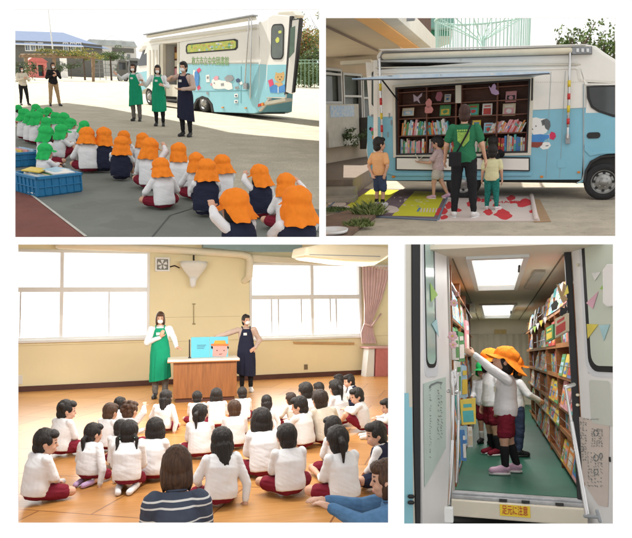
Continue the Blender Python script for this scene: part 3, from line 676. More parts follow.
# side window with bright poster
w=[f1.uv(186,53.5),f1.uv(238,40)]
mb=MB(); P4=[(187,53.8),(186,51),(186.2,46),(188,43.8),(235,38.7),(238,40),(238,47.5),(236,50)]; f1.poly(mb,P4,.003,.015); mb.build('window_seal',GASK,van,False,.004)
mb=MB(); f1.poly(mb,[(188,52.4),(187.6,47),(189,45),(234,40.2),(236.4,41.5),(236.4,47),(234.5,48.6)],.017,.021); wp=mb.build('side_window',YELP,van)
mb=MB(); rr=random.Random(2)
for k in range(26):
    x=rr.uniform(191,234); y=rr.uniform(44,50.5)-(x-190)*.075+1; f1.poly(mb,blobpts(x,y,rr.uniform(.6,1.9),rr.uniform(.5,1.2),n=8,seed=k),.022,.024,k%4)
mb.build('window_sticker',[WINW,GTX,mat('sticker_sky',(.35,.65,.7),.5),TNS],wp)
u0=f1.uv(192,63.6); u1=f1.uv(229,58)
text('枚方市立中央図書館','lettering',.30,GTX,f1,(u0[0]+u1[0])/2,(u0[1]+u1[1])/2-.02,.006,van,width=abs(u1[0]-u0[0]))
# stickers on the blue side
mb=MB()
for pts,mi in (([(196.5,70),(199.5,67.5),(201.5,70),(198.5,73)],2),([(197,87),(199.5,85),(201,88),(198,90.5)],2),([(206,75),(209.5,74.5),(209.8,82),(206.4,82.2)],0),([(207,76.5),(209,76.2),(209,79),(207,79.2)],3)): f1.poly(mb,pts,.003,.007,mi)
for pts,mi in (([(212,80),(216,77.5),(221,80.5),(228,81),(232,83.5),(233,88.5),(229,90),(225,88.5),(219,89),(214,88.5),(211.5,85)],0),([(224.5,78),(228,75),(232.5,75.2),(234.5,78.5),(231.5,81.5),(226.5,81.5)],3),([(213.5,78.2),(216,75.8),(219,76.2),(218.5,79.3),(215,80)],4),(blobpts(214.6,83,.6,.6,n=8,amp=0),5),([(210.5,83.5),(212.3,82.8),(212.5,85.8),(210.8,85.6)],4),([(221,83.5),(224,82.8),(224.4,85.5),(221.4,86)],3),([(236,79.5),(238.5,78.2),(240.5,79.6),(239.8,82.4),(236.8,82.3)],5),([(239.5,82.4),(242,81.2),(243,83.8),(240.8,85)],0),([(235,86.8),(239,86),(239.4,88.6),(235.6,89)],3),([(206.5,92),(208.8,91.8),(209,94.3),(206.8,94.4)],3),([(234.5,93.8),(238,93.4),(238.2,97),(234.7,97.2)],0),([(234.5,100),(238,99.8),(238,103),(234.6,103.2)],0),([(235.5,95),(237.2,94.8),(237.3,96.2),(235.6,96.3)],5),([(235.5,101),(237.2,100.8),(237.3,102.2),(235.6,102.3)],5),([(195,72),(197.5,71),(199.5,75),(199,85),(196.5,86.5),(194.8,80)],6),([(193.5,70),(195.5,70),(195,80),(193,79)],0)):
    f1.poly(mb,pts,.0075+mi*.0012,.0095+mi*.0014,mi)
mb.build('side_sticker',[WINW,WINW,DM,GRS,PKS,NVS,BLS],van)
mb=MB(); f1.poly(mb,[(192,91.5),(193,91.2),(248,90),(248,90.8)],.002,.005); f1.poly(mb,[(241,66),(241.5,66),(241.3,103),(240.8,103)],.002,.005); mb.build('body_joint',mat('joint_blue',(.12,.34,.42),.6),van)
mb=MB(); c=f1.uv(211,112.5); 
ax=f1.n
gc=f1.uv(203,115.6); gr=abs(f1.uv(203,96.5)[1]-f1.uv(203,116.5)[1])/2
wheel(van,f1.pt(f1.uv(203,106)[0],gr,-.02),ax,gr,.24)
gr2=abs(f1.uv(148.5,88)[1]-f1.uv(148.5,105.5)[1])/2
wheel(van,f1.pt(f1.uv(148.6,97)[0],gr2,-.03),ax,gr2,.24)
vp('wheel_arch',[(192.5,109),(194,103),(197,98.5),(202,96.3),(207,97.8),(212,103.5),(213.5,112),(211.5,112),(210,104),(206,99.8),(202,98.2),(198,100),(195.6,104),(194.5,109)],-.5,.002,UNDER,bev=0)
vp('underframe',[(160,106),(186,107),(256,112),(256,114),(225,113.5),(188,109.5),(160,107)],-VWID+.2,-.2,UNDER,bev=0)
JG=mat('joint_pale',(.52,.52,.48),.6)
for x in(182,216,242):
    vp('body_joint',[(x,62),(x+.35,62),(x+.35,60),(x,60)],.002,.005,JG,bev=0)
vp('body_joint',[(180,63.9),(258,63.9),(258,63.5),(180,63.5)],.002,.006,JG,bev=0)
for x,y in((222,108),(245,108.5),(184,105)): vp('marker_lamp',[(x,y),(x+2,y),(x+2,y-1.2),(x,y-1.2)],.0,.03,ORL,bev=.003)
vp('access_flap',[(182,99),(190,98.6),(190,88),(182,88.2)],.002,.008,VB,bev=.002)
# ---- books crates
BLUEP=mat('crate_blue_plastic',(.02,.20,.42),.45,.08,8)
BK=[mat('book_'+n,c,.5,.1,20) for n,c in (('red',(.55,.06,.05)),('green',(.10,.32,.12)),('blue',(.07,.22,.5)),('yellow',(.75,.55,.08)),('white',(.78,.76,.72)),('pink',(.72,.35,.38)),('teal',(.08,.42,.42)),('orange',(.75,.28,.06)),('sky',(.38,.58,.72)),('cream',(.68,.58,.42)))]
PAGES=mat('book_pages',(.72,.68,.58),.8,.05,30)
def crate(label,c,a,w=.62,d=.52,h=.21):
    e=thing('book_crate',label,'crate','blue plastic crates of picture books'); M=Matrix.Rotation(a,3,'Z'); c=V(c)
    mb=MB(); bx=lambda x0,y0,z0,x1,y1,z1: mb.obox(c+M@V(((x0+x1)/2,(y0+y1)/2,(z0+z1)/2)),(abs(x1-x0),abs(y1-y0),abs(z1-z0)),M)
    t=.012; W,D=w/2,d/2
    bx(-W,-D,.004,W,D,.02)
    for s in(-1,1): bx(s*W,-D,.004,s*(W-t),D,h); bx(-W,s*D,.004,W,s*(D-t),h)
    for s in(-1,1):
        bx(s*(W+.018),-D-.018,h-.03,s*(W-.002),D+.018,h); bx(-W-.018,s*(D+.018),h-.03,W+.018,s*(D-.002),h)
        for k in range(7):
            q=-W+w*k/6; bx(q-.006,s*(D+.012),.02,q+.006,s*D,h-.03)
            q=-D+d*k/6; bx(s*(W+.012),q-.006,.02,s*W,q+.006,h-.03)
        bx(-W,s*(D+.012),.10,W,s*D,.11); bx(s*(W+.012),-D,.10,s*W,D,.11)
    mb.build('tub',BLUEP,e,False,.003)
    return e
def flatbook(label,c,a,sz,m,tilt=0,group=None,name='picture_book',tl2=0):
    M=Matrix.Rotation(a,3,'Z')@Matrix.Rotation(tilt,3,'X')@Matrix.Rotation(tl2,3,'Y')
    mb=MB(); c=V(c); mb.obox(c,sz,M,0); mb.obox(c+M@V((.004,0,0)),(sz[0]+.001,sz[1]-.008,sz[2]*.7),M,1)
    o=mb.build(name,[m,PAGES]); tag(o,label,'book',group); return o
ca=gpt(49,192,0); 
crate('whole blue plastic crate full of picture books beside the front green capped child',ca,R_(40),.50,.46,.22)
rr=random.Random(5); MC=Matrix.Rotation(R_(38),3,'Z')
names=['white','sky','cream','green','white','yellow','pink','sky','white']
for k in range(9):
    p=ca+MC@V((-.20+.05*k,-.0,.12)); m=[x for x in BK if x.name=='book_'+names[k]][0]
    flatbook(f'{names[k]} picture book standing in the front crate, number {k+1} along' if 0 else f'upright {names[k]} picture book in the front blue crate',p,R_(38),(.02,.34,.20),m,tl2=R_(22+rr.uniform(-9,9)),group='books in the front crate')
for q,(dx,dy,m,l) in enumerate(((.10,-.09,BK[4],'open white picture book lying on top in the front blue crate'),(.12,.02,BK[8],'pale blue picture book lying flat on the books of the front crate'),(-.08,.10,BK[3],'yellow picture book lying flat at the back of the front crate'))):
    flatbook(l,ca+MC@V((dx,dy,.222+.008*q)),R_(38+20*q),(.24,.19,.012),m,tilt=R_(4))
cb=gpt(12,165,0)
crate('blue plastic crate of books cut off at the edge beside the red paving',cb,R_(38),.60,.55,.20)
MC2=Matrix.Rotation(R_(38),3,'Z')
for k in range(6):
    flatbook(f'{names[k+2]} picture book upright in the crate at the edge',cb+MC2@V((-.2+.08*k,0,.12)),R_(38),(.022,.4,.2),[x for x in BK if x.name=='book_'+names[k+2]][0],tl2=R_(15),group='books in the edge crate')

# ---- surroundings beyond the yard
def bframe(px,py,px2,py2): return gframe((px,py),(px2,py2))
fb=gframe((16,72.66),(82,75.7)); SLATE=mat('house_wall_grey',(.13,.13,.12),.85,.1,2,bump=.1); ROOFB=mat('roof_blue_slate',(.13,.18,.29),.9,.08,1.5,bump=.2,stretch=(1,1,8)); WINF=mat('window_frame_white',(.75,.76,.76),.4)
hs=thing('grey_house','long dark grey two storey house with a pale blue hipped roof beyond the yard','house')
mb=MB(); a=fb.uv(-30,72); b=fb.uv(82,42.5)
holes=[]
for x in(26,31.6,39.2,64.2,71.4,77.3):
    q=fb.uv(x-.2,50.5); r=fb.uv(x+3.6,43); holes.append((q[0],q[1],r[0],r[1]))
fb.panel(mb,a[0],0,b[0],b[1],holes,-.25,0); mb.build('wall',SLATE,hs)
mb=MB(); fb.rect(mb,a[0],0,b[0],b[1]-.05,-6,-.3); mb.build('inner_wall',SLATE,hs)
for q in holes:
    mb=MB(); fb.panel(mb,q[0]-.08,q[1]-.08,q[2]+.08,q[3]+.08,[(q[0]+.05,q[1]+.05,(q[0]+q[2])/2-.03,q[3]-.05),((q[0]+q[2])/2+.03,q[1]+.05,q[2]-.05,q[3]-.05)],-.02,.04)
    wn=mb.build('window',WINF,hs); mb=MB(); fb.rect(mb,q[0],q[1],q[2],q[3],-.2,-.12); mb.build('pane',mat('pane_blue',(.30,.38,.48),.1,.2,1),wn)
mb=MB(); t0=fb.uv(-30,42.5)[1]; t1=fb.uv(40,30)[1]; ul=a[0]; ur=b[0]
P=fb.pt
mb.add([P(ul,t0,.5),P(ur+.5,t0,.5),P(ur+.5,t0,-8),P(ul,t0,-8),P(ul,t1,-3.5),P(fb.uv(50,30)[0],t1-.05,-3.5)],[(0,1,5,4),(1,2,5),(2,3,4,5),(0,4,3),(3,2,1,0)]); mb.build('roof',ROOFB,hs)
mb=MB(); fb.rect(mb,ul,t0-.12,ur+.5,t0,.46,.56); mb.build('gutter',WINF,hs)
# second building behind with a greenhouse-like frame
fg=gframe((88,74.5),(137,76.5)); gb=thing('low_building','low pale grey building behind the round topped trees','building')
mb=MB(); a=fg.uv(86,80); b=fg.uv(136,47); fg.rect(mb,a[0],0,b[0],b[1],-4,0); mb.build('wall',mat('wall_pale',(.62,.62,.60),.8,.1,1),gb)
mb=MB(); q=fg.uv(92,47);r=fg.uv(134,41.5); fg.upoly(mb,[(a[0]-.3,b[1]),(b[0]+.3,b[1]),(b[0]-.3,r[1]),(a[0]+1.2,r[1])],-4,.2); mb.build('roof',mat('roof_pale',(.45,.50,.52),.4,.2,.6),gb)
for x in(94,100,106,121,127):
    mb=MB(); fg.prect(mb,x,60,x+3.5,54,0,.05); mb.build('window',mat('pane_grey',(.2,.22,.23),.15,.2,1),gb)
mb=MB(); fg.prect(mb,112,53,134,47.4,.0,.12); mb.build('dark_panel',SLATE,gb)
gr_=thing('frame_structure','thin steel lattice frame standing up behind the low building','frame')
mb=MB(); fr2=gframe((88,74.3),(137,76.3))
for x in range(90,136,5): mb.tube([fr2.px(x,60,-1),fr2.px(x,39+abs(x-105)*.12,-1)],.05,5)
for y in(40,44,49): mb.tube([fr2.px(90,y,-1),fr2.px(134,y,-1)],.045,5)
mb.tube([fr2.px(88,36,-1),fr2.px(100,42,-1),fr2.px(112,35,-1),fr2.px(124,42,-1)],.04,5); mb.build('lattice',mat('steel_pale',(.55,.58,.58),.5),gr_)
o=MB(); fp=gframe((40,76),(60,76.8)); o.tube([fp.px(48.2,9),fp.px(50.5,30)],.055,6); o.tube([fp.px(50.5,30),fp.px(54,60),V((fp.px(54.3,60).x,fp.px(54.3,60).y,0))],.09,6)
tag(o.build('flag_pole',mat('pole_white',(.7,.72,.72),.5),None,True),'tall thin white pole rising above the grey house roof','pole')
# pink play house
fk=gframe((28,75.5),(47,76.2)); ph=thing('play_house','small coral pink play house under the timber pergola','play house')
mb=MB(); a=fk.uv(30,77); b=fk.uv(46.5,62); fk.panel(mb,a[0],0,b[0],b[1],[(*fk.uv(32.5,69),*fk.uv(36.5,64.8)),(*fk.uv(39,76),*fk.uv(43.5,65))],-1.6,0); mb.build('wall',mat('wall_coral',(.72,.22,.20),.7,.1,3),ph)
mb=MB(); fk.upoly(mb,[(a[0]-.2,b[1]),(b[0]+.2,b[1]),((a[0]+b[0])/2+.6,b[1]+.45),((a[0]+b[0])/2-.6,b[1]+.45)],-1.8,.15); mb.build('roof',mat('roof_coral',(.60,.16,.14),.6),ph)
mb=MB(); fk.rect(mb,a[0]+.1,0,b[0]-.1,b[1]-.1,-1.5,-1.4); mb.build('back_wall',mat('teal_panel',(.12,.36,.42),.6),ph)
tm=mat('timber_weathered',(.30,.20,.12),.85,.25,5,bump=.3); fpg=gframe((15,77),(85,79.5)); pg=thing('pergola','weathered timber pergola with vines over the play area','pergola')
for x in(27,54,93):
    mb=MB(); a=fpg.uv(x,76.5); b=fpg.uv(x+(-1.5 if x==27 else 0),54); mb.hexa([fpg.pt(a[0]-.12,0,.12),fpg.pt(a[0]+.12,0,.12),fpg.pt(a[0]+.12,0,-.12),fpg.pt(a[0]-.12,0,-.12),fpg.pt(b[0]-.17,b[1],.17),fpg.pt(b[0]+.17,b[1],.17),fpg.pt(b[0]+.17,b[1],-.17),fpg.pt(b[0]-.17,b[1],-.17)]); mb.build('post',tm,pg)
for o_ in(.2,-1.5): 
    mb=MB(); fpg.poly(mb,[(22,57.4),(96,58.5),(96,56.3),(22,54.8)],o_,o_-.16); mb.build('beam',tm,pg)
for k in range(14):
    mb=MB(); x=24+k*5.2; a=fpg.uv(x,55); fpg.rect(mb,a[0],a[1]+.02,a[0]+.12,a[1]+.14,-2,.6); mb.build('slat',tm,pg)
a=fpg.px(62,53.5,-.6); obj('vines',foliage_mesh('vines',a,(4.2,1.0,.45),2600,[LEAF2,LEAFY],.16,4),pg)
a=fpg.px(30,53.8,-.6); 
tree('low clipped green hedge at the far left of the yard',gpt(12,79),1.9,2.4,.9,1600,(LEAF,LEAFD),.16,9,name='hedge_bush',cat='bush',trunk=.06)
tree('small round topped tree by the pergola end',gpt(84.5,78.5),S.ztop(gpt(84.5,78.5),50),1.5,.62,2000,(LEAF2,LEAFY),.16,11,'round topped trees beyond the yard')
tree('round topped tree standing before the low pale building',gpt(111,79),S.ztop(gpt(111,79),49.5),1.75,.75,2600,(LEAF2,LEAF),.16,12,'round topped trees beyond the yard')
for i,(x,y0,h,w,lab) in enumerate(((71,77,62,1.6,'grey green shrub in a bed behind the white board'),(122,78,64,1.6,'dark shrub near the parked cars'),(59,77,64,1.0,'small shrub by the middle pergola post'))):
    tree(lab,gpt(x,y0),S.ztop(gpt(x,y0),h),w,.5,900,(LEAF,LEAFD),.14,20+i,name='shrub',cat='shrub',trunk=.05)
fw=gframe((56,76),(62,76)); mb=MB(); a=fw.uv(61,76); b=fw.uv(66,58); fw.rect(mb,a[0],0,b[0],b[1],0,.08); tag(mb.build('notice_board',WINW),'plain white board standing beside the pergola','board')
# fence and dark netting left of the van
fn=gframe((92,78),(150,80.5)); fe=thing('mesh_fence','grey mesh fence with white rails along the far side of the yard','fence')
for x in range(94,150,6): 
    mb=MB(); a=fn.uv(x,77); mb.tube([fn.pt(a[0],0,0),fn.pt(a[0],fn.uv(x,60)[1],0)],.045,6); mb.build('post',mat('fence_grey',(.28,.29,.29),.5),fe)
mb=MB()
for y in(60,64,68,72): mb.tube([fn.px(92,y),fn.px(150,y+.8)],.03,5)
for x in range(93,150): mb.tube([fn.px(x,60),fn.px(x,76.5)],.012,4)
mb.build('mesh',mat('fence_grey',(.28,.29,.29),.5),fe)
fc=gframe((118,79.5),(136,80.3)); 
for i,(x0,x1,y0,y1,m,lab) in enumerate(((117,127,77.5,60,SLATE,'dark parked minibus behind the mesh fence'),(128,139,79,58,mat('car_grey',(.20,.21,.21),.4),'grey parked van between the fence and the library van'))):
    e=thing('parked_van',lab,'van'); mb=MB(); a=fc.uv(x0,y0);b=fc.uv(x1,y1); fc.upoly(mb,[(a[0],.3),(b[0],.3),(b[0],b[1]*.95),(b[0]-.25,b[1]),(a[0]+.3,b[1]),(a[0],b[1]*.6)],-1.8,0); mb.build('body',m,e,False,.06)
    mb=MB(); fc.rect(mb,a[0]+.35,b[1]*.55,b[0]-.2,b[1]*.88,0,.015); mb.build('window',GLASS,e)
    for q in(.25,.78): wheel(e,fc.pt(a[0]+(b[0]-a[0])*q,.3,.02),fc.n,.3,.2)
# right: autumn trees, hedge, railing
tree('autumn tree with some orange leaves behind the open van doors',gpt(305,86),S.ztop(gpt(305,86),24),3.6,3.1,4200,(LEAFO,LEAFY,LEAF2,LEAF2),.34,31,'trees beyond the van')
tree('yellow green autumn tree at the edge beyond the van',gpt(322,86),S.ztop(gpt(322,86),17),4.2,3.6,4600,(LEAFY,LEAF2),.34,32,'trees beyond the van')
tree('dark green tree low behind the open van doors',gpt(311,86.5),S.ztop(gpt(311,86.5),42),4.6,2.6,4200,(LEAF,LEAFD,LEAF2),.34,33,'trees beyond the van')
for i,x in enumerate((299,307,315,323)):
    tree(['clipped hedge bush beside the van door','second clipped hedge bush right of the van door','third hedge bush from the van door','hedge bush cut by the picture edge'][i],gpt(x,87),S.ztop(gpt(x,87),60),2.2,1.75,2200,(LEAF2,LEAF),.26,40+i,'hedge bushes beyond the van',name='hedge_bush',cat='bush',trunk=.05)
e=thing('railing','low pale railing in front of the hedge right of the van','railing'); mb=MB(); fr3=gframe((294,88),(326,88.5))
for y in(63,60): mb.tube([fr3.px(292,y),fr3.px(326,y)],.035,5)
for x in range(293,327,4): mb.tube([fr3.px(x,60),fr3.px(x,87.5)],.03,5)
mb.build('rail',mat('rail_green',(.25,.42,.33),.5),e)
# ------------------------------------------------------------------ place 1: people and shade
S=CUR[0]=YARD
def kid_at(px,ytop,width,zt=.635,w=.222,lo=.8):
    """distance and size from where the cap top is and how wide it looks"""
    S=CUR[0]; r=(ytop-S.yh)/width; s=S.h/(w*r+zt); s=max(lo,min(1.12,s)); D=F*(S.h-zt*s)/(ytop-S.yh)
    # correct for tilt of the place: iterate so that the projected head top really lands at ytop
    for _ in range(6):
        p=S.P(px,ytop,D); e=p.z-zt*s
        D+=e*D/(S.h-zt*s)*1.0
    p=S.P(px,ytop,D); return V((p.x,p.y,0)),s
def face_rot(p,t,off=0):
    d=V(t)-V(p); return math.atan2(-d.x,d.y)+R_(off)
PR={}
def proto(key,**kw):
    if key not in PR:
        pose=kw.pop('pose'); PR[key]=person(pose,kw.pop('K',KID),vox=kw.pop('vox',.0065),**kw)
    return PR[key]
y1=proto('y_cross',pose=kid_sit('cross'),cap=ORANGE,bottom=MAROON,socks=(SOCKW,.3))
y2=proto('y_up',pose=kid_sit('up',yaw=20,seed=1),cap=ORANGE,bottom=MAROON,hair='bob',socks=(SOCKW,.3))
y3=proto('y_raise',pose=kid_sit('cross',arms='raise',yaw=-15,seed=2),cap=ORANGE,bottom=MAROON,hair='bob')
y4=proto('y_vest',pose=kid_sit('up',pitch=2,seed=3,side_lean=.02),cap=ORANGE,vest=NAVY,bottom=NAVY)
y5=proto('y_vest2',pose=kid_sit('cross',arms='raiseL',yaw=25,seed=4),cap=ORANGE,vest=NAVY,bottom=MAROON,hair='bob')
tgt=gpt(155,128)
OR=[ # px, top y, width, proto, turn, label
(86,127,16,y1,10,'child in an orange cap and white shirt sitting next to the last green cap'),
(101,127,16,y4,0,'child in an orange cap and dark vest, second orange cap from the green ones'),
(118,136,16,y4,-8,'child in an orange cap with navy vest and white sleeves before the concrete joint'),
(123,130.5,9,y1,0,'orange cap just showing over the third orange capped child'),
(141,133,12,y1,-10,'orange cap half hidden behind the child with a raised arm'),
(148,138,19,y3,-12,'child in an orange cap and plain white shirt with one arm lifted'),
(163,158,19,y1,20,'child in an orange cap and white shirt leaning to the left, near the middle'),
(178,143,18,y1,-6,'child in an orange cap sitting farthest forward on the dirt'),
(197,153,13,y1,0,'small orange cap peeking out behind the navy vest child'),
(205,159,22,y4,-2,'child with a long navy vest in the middle of the orange caps'),
(224,155,18,y2,8,'child in an orange cap and white shirt right of the long navy vest'),
(262,165,20,y5,6,'orange capped child in a navy vest raising the left arm beside the edge pair'),
(242,190,33,y5,30,'child bending forward in an orange cap and navy vest at the lower edge'),
(289,174,23,y3,0,'orange capped child holding a hand up, behind the largest orange cap'),
(299,187,36,y4,4,'child with the largest orange cap and navy back at the lower right edge'),
]
for px,yt,w,pr,turn,lab in OR:
    p,s=kid_at(px,yt,w); put(pr,lab,'child',p,face_rot(p,tgt,turn),s,'children in orange caps')
g1=proto('g_up',pose=kid_sit('up',yaw=0,pitch=-2,seed=5),cap=GREENC,bottom=MAROON,hair='short',socks=(SOCKW,.3))
g2=proto('g_cross',pose=kid_sit('cross',yaw=-10,arms='lap',seed=6),cap=GREENC,bottom=MAROON,hair='bob')
g3=proto('g_face',pose=kid_sit('up',yaw=-25,arms='face',seed=7,pitch=12),cap=GREENC,bottom=NAVY)
GR=[(40,143,17,g1,-55,'child in a green cap with bare knees up, nearest the front blue crate'),
(41,126,17,g2,-45,'child in a green cap directly behind the front green capped child'),
(56.5,124,15,g1,-60,'child in a green cap and white shirt looking right, in the second rank'),
(68,118,12,g3,-30,'green capped child with hands at the face'),
(84.5,120.5,13,g1,10,'green cap showing above the first orange caps'),
(42.5,117,12,g1,-50,'child in a green cap in the middle of the green group'),
(60,112.5,13,g2,-35,'child in a green cap behind the one with hands at the face'),
(52,112,11,g1,-40,'green capped child right of the middle of the back rank'),
(32,111,13,g1,-50,'child in a green cap left of the middle of the green group'),
(26,112,12,g2,-45,'second green capped child from the left edge in the near row'),
(19.5,108,12,g1,-45,'green capped child at the left edge of the group'),
(44.5,107,9,g1,-30,'green capped child below the woman in tan trousers'),
(37,108,9,g2,-40,'green cap between the two standing women, back rank'),
(32.5,103.5,9,g1,-40,'farthest green capped child of the group'),
(16,104.5,7,g2,-40,'far green cap partly cut by the left picture edge')]
for px,yt,w,pr,turn,lab in GR:
    p,s=kid_at(px,yt,w*.82,lo=.7); put(pr,lab,'child',p,face_rot(p,tgt,turn+18),s,'children in green caps')
# a baby sun hat child hidden low by the bending child: grey head cloth
def st(px,yf,ytop,real): # standing figure: ground point by distance, scale to reach ytop
    S=CUR[0]; p=S.G(px,yf); p=V((p.x,p.y,0)); return p,S.ztop(p,ytop)/real
T1=person(stand(wr=[(-.33,.27,1.02),(.40,.30,1.27)],el=[(-.27,.05,1.05),(.38,.05,1.15)],lean=(.02,.03),palm=((1,0,-.3),(-1,0,-.2)),fd=((.8,.5,.1),(.6,.3,.5))),ADU,vox=.008,top=WHITE,bottom=GREYC,blen='wide',hair='bob',hmat=H_DARK,mask=True,apron=APG,badge=True,shoes=SHOEB,apron_s=1)
T2=person(stand(wr=[(-.16,.28,1.08),(.38,.22,1.17)],el=[(-.27,.06,1.04),(.33,.0,1.05)],lean=(0,.02),palm=((1,0,-.3),(0,0,-1))),ADU,vox=.008,top=WHITE,bottom=BLACKC,blen='long',hair='bob',hmat=H_BLACK,mask=True,apron=APG,badge=True,shoes=SHOEB,apron_s=3)
T3=person(stand(wr=[(-.06,.30,1.02),(.14,.30,1.27)],el=[(-.26,.10,1.05),(.34,.10,1.20)],lean=(0,.03),palm=((0,0,1),(0,0,-1)),fd=((.9,.3,0),(.2,.5,-.2))),ADU,vox=.008,top=BEIGE,bottom=BLACKC,blen='long',hair='bun',hmat=H_BLACK,mask=True,apron=NAVY,badge=True,shoes=SHOEB,apron_s=5,apron_lo=.36)
for pr,px,yf,yt,rot,lab in((T1,137,121,63,165,'woman in a green apron and face mask nearest the van cab, arm stretched out'),(T2,160,126,64.5,172,'woman in a green apron standing in front of the open van doorway'),(T3,186.5,136.5,61,150,'woman in a long navy apron and beige top, one arm bent at the chest')):
    p,s=st(px,yf,yt,1.60); put(pr,lab,'woman',p,R_(rot),s,'women performing in front of the van')
B1=person(stand(wr=[(-.05,.28,1.12),(.05,.30,1.12)],el=[(-.24,.08,1.03),(.24,.08,1.03)],feet=dict(an=[(-.12,.08,.075),(.12,-.1,.075)],to=[(-.14,.22,.03),(.14,.02,.03)],kn=[(-.10,.08,.45),(.10,-.02,.45)])),ADU,vox=.009,top=CREAM,bottom=BLACKC,blen='long',hair='bob',shoes=SHOEB,mask=True)
B2=person(stand(wr=[(-.05,.30,1.20),(.06,.28,1.12)],el=[(-.25,.10,1.05),(.24,.08,1.03)],lean=(-.03,.02),feet=dict(an=[(-.17,.0,.075),(.17,0,.075)],to=[(-.20,.14,.03),(.20,.14,.03)],kn=[(-.13,.02,.45),(.13,.02,.45)])),ADU,vox=.009,top=BLACKC,bottom=TAN,blen='wide',hair='bob',hmat=H_DARK,shoes=SHOEB,mask=True)
for pr,px,yf,yt,rot,lab in((B1,25,106.5,66,215,'woman in a cream shirt and black trousers clapping at the far left'),(B2,55,104.5,62,205,'woman in a black top and wide tan trousers clapping beyond the green caps')):
    S=CUR[0]; p=V((S.P(px,yf,23.5).x,23.5,0)); s=(S.ztop(p,yt)-0)/1.60; put(pr,lab,'woman',p,R_(rot),min(s,1.3))
# unseen slab added above the children, outlined to throw the foreground shade
Hc=9.0; sl=V((-.50,.62,.95)).normalized(); off=sl*(Hc/sl.z)
edge=[(-60,112),(15,107.5),(66,102.8),(100,107),(130,112.5),(190,124),(230,133),(272,143),(322,147.5),(400,158)]
P_=[]
for x,y in edge:
    q=S.G(x,y); P_.append(V((q.x,q.y,0))+off)
P_+= [V((P_[-1].x+1,6.5,Hc)),V((-14,6.5,Hc))]
mb=MB(); mb.prism([(p.x,p.y,Hc) for p in P_],(0,0,.25)); tag(mb.build('canopy_roof',mat('canopy_grey',(.55,.55,.52),.8,.1,2)),kind='structure')
# ------------------------------------------------------------------ place 2: the library van with its side flap up
S=CUR[0]=STREET
VB_keep,VW_keep=VB,VW
VB=mat('van_blue_paint_matt',(.23,.52,.66),.4,.07,1.5,spec=.4); VW=mat('van_white_paint_matt',(.85,.83,.78),.4,.06,1.5,spec=.4); noise_spots(VW,(.55,.52,.45),1.6,.66,.5)
SAND=mat('street_sand',(.52,.45,.35),.95,.2,2.2,bump=.5,bscale=60,detail=9); noise_spots(SAND,(.30,.26,.20),9,.62,.6); noise_spots(SAND,(.20,.175,.13),40,.62,.7); noise_spots(SAND,(.52,.47,.38),55,.66,.6)
mb=MB(); mb.add([(-30,3,0),(30,3,0),(160,260,0),(-160,260,0)],[(0,1,2,3)]); tag(mb.build('ground',SAND),kind='structure')
fv=gframe((374,181.5),(612,193.5)); 
# keep the side almost frontal
pa=V((S.P(374,111,12.1).x,12.1,0)); pb=V((S.P(612,111,11.5).x,11.5,0)); fv=Frame(pa,pb-pa)
sv=thing('library_van','blue and white library van with a raised side flap above the picture mats','van')
def sp(name,pts,o0,o1,m,parent=None,bev=.01,smooth=False):
    mb=MB(); fv.poly(mb,pts,o0,o1); return mb.build(name,m,parent or sv,smooth,bev)
DEP=-1.9
# outer shell pieces round the shelf opening (397,80)-(530,172)
ob=(*fv.uv(397,172.5),*fv.uv(530,79.5))
L0=fv.uv(375,140)[0]; R0=fv.uv(584,140)[0]; zb=fv.uv(480,113.5)[1]; ztp=fv.uv(480,62)[1]; zlow=fv.uv(450,180)[1]; zs=fv.uv(390,116.5)[1]
mb=MB(); fv.panel(mb,L0,zs,R0,ztp,[(ob[0],ob[1],ob[2],ob[3])],-.05,0); mb.build('upper_side',VW,sv)
mb=MB(); fv.panel(mb,L0,zlow,R0,zs,[(ob[0],ob[1],ob[2],ob[3])],-.05,0.003); mb.build('lower_side',VB,sv)
sp('roof',[(378,62),(376,56),(380,50.5),(470,49),(586,44),(596,46),(604,52),(640,75),(640,86),(578,82),(575,64)],DEP,.02,VW,bev=.05)
sp('cab_body',[(584,84),(660,84),(660,152),(615,152),(600,155.5),(590,161),(585,170),(583,182),(575,184),(584,178)],DEP,0,VW,bev=.03)
sp('cab_blue',[(583,113),(660,112),(660,152),(615,152),(600,155.5),(590,161),(585,170),(583,182),(576,184),(583.2,179)],.001,.012,VB,bev=0)
sp('floor',[(376,181),(584,183.5),(584,178),(376,176)],DEP,-.06,UNDER,bev=0)
sp('back_wall',[(376,181),(584,183),(584,60),(376,60)],DEP,DEP+.05,VC,bev=0)
sp('bulkhead',[(374,181.5),(377,181.5),(377,60),(374,60)],DEP,-.051,VW,bev=0)
sp('roof_trim',[(383,51),(586,45.5),(586,44.5),(380,49.5)],.03,.12,VW,bev=.01)
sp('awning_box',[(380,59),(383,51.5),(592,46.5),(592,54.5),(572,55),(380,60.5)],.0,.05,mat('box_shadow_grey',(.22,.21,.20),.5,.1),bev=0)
mb=MB(); mb.cap(fv.px(386,57,.10),fv.px(570,51.2,.10),.055,.055,n=14); mb.build('awning_roll',mat('awning_cream',(.68,.62,.48),.7,.06),sv,True)
sp('awning_end',[(572,48),(591,47.2),(591,54),(572,54.6)],.05,.14,GRS)
for k in range(3): sp('awning_gear',[(576+5*k,49),(579+5*k,49),(579+5*k,53),(576+5*k,53)],.14,.16,CHROME)
sp('rain_gutter',[(376,67),(581,63.5),(581,65),(376,68.6)],.0,.04,VC)
sp('body_moulding',[(376,74),(575,69),(579,70),(585,85),(640,86),(640,84),(586,83.2),(581.5,68),(577,66.5),(376,71.5)],.0,.02,VW)
sp('bumper_rail',[(376,170),(396,172.5),(531,172.5),(531,176),(396,176)],.004,.03,VB)
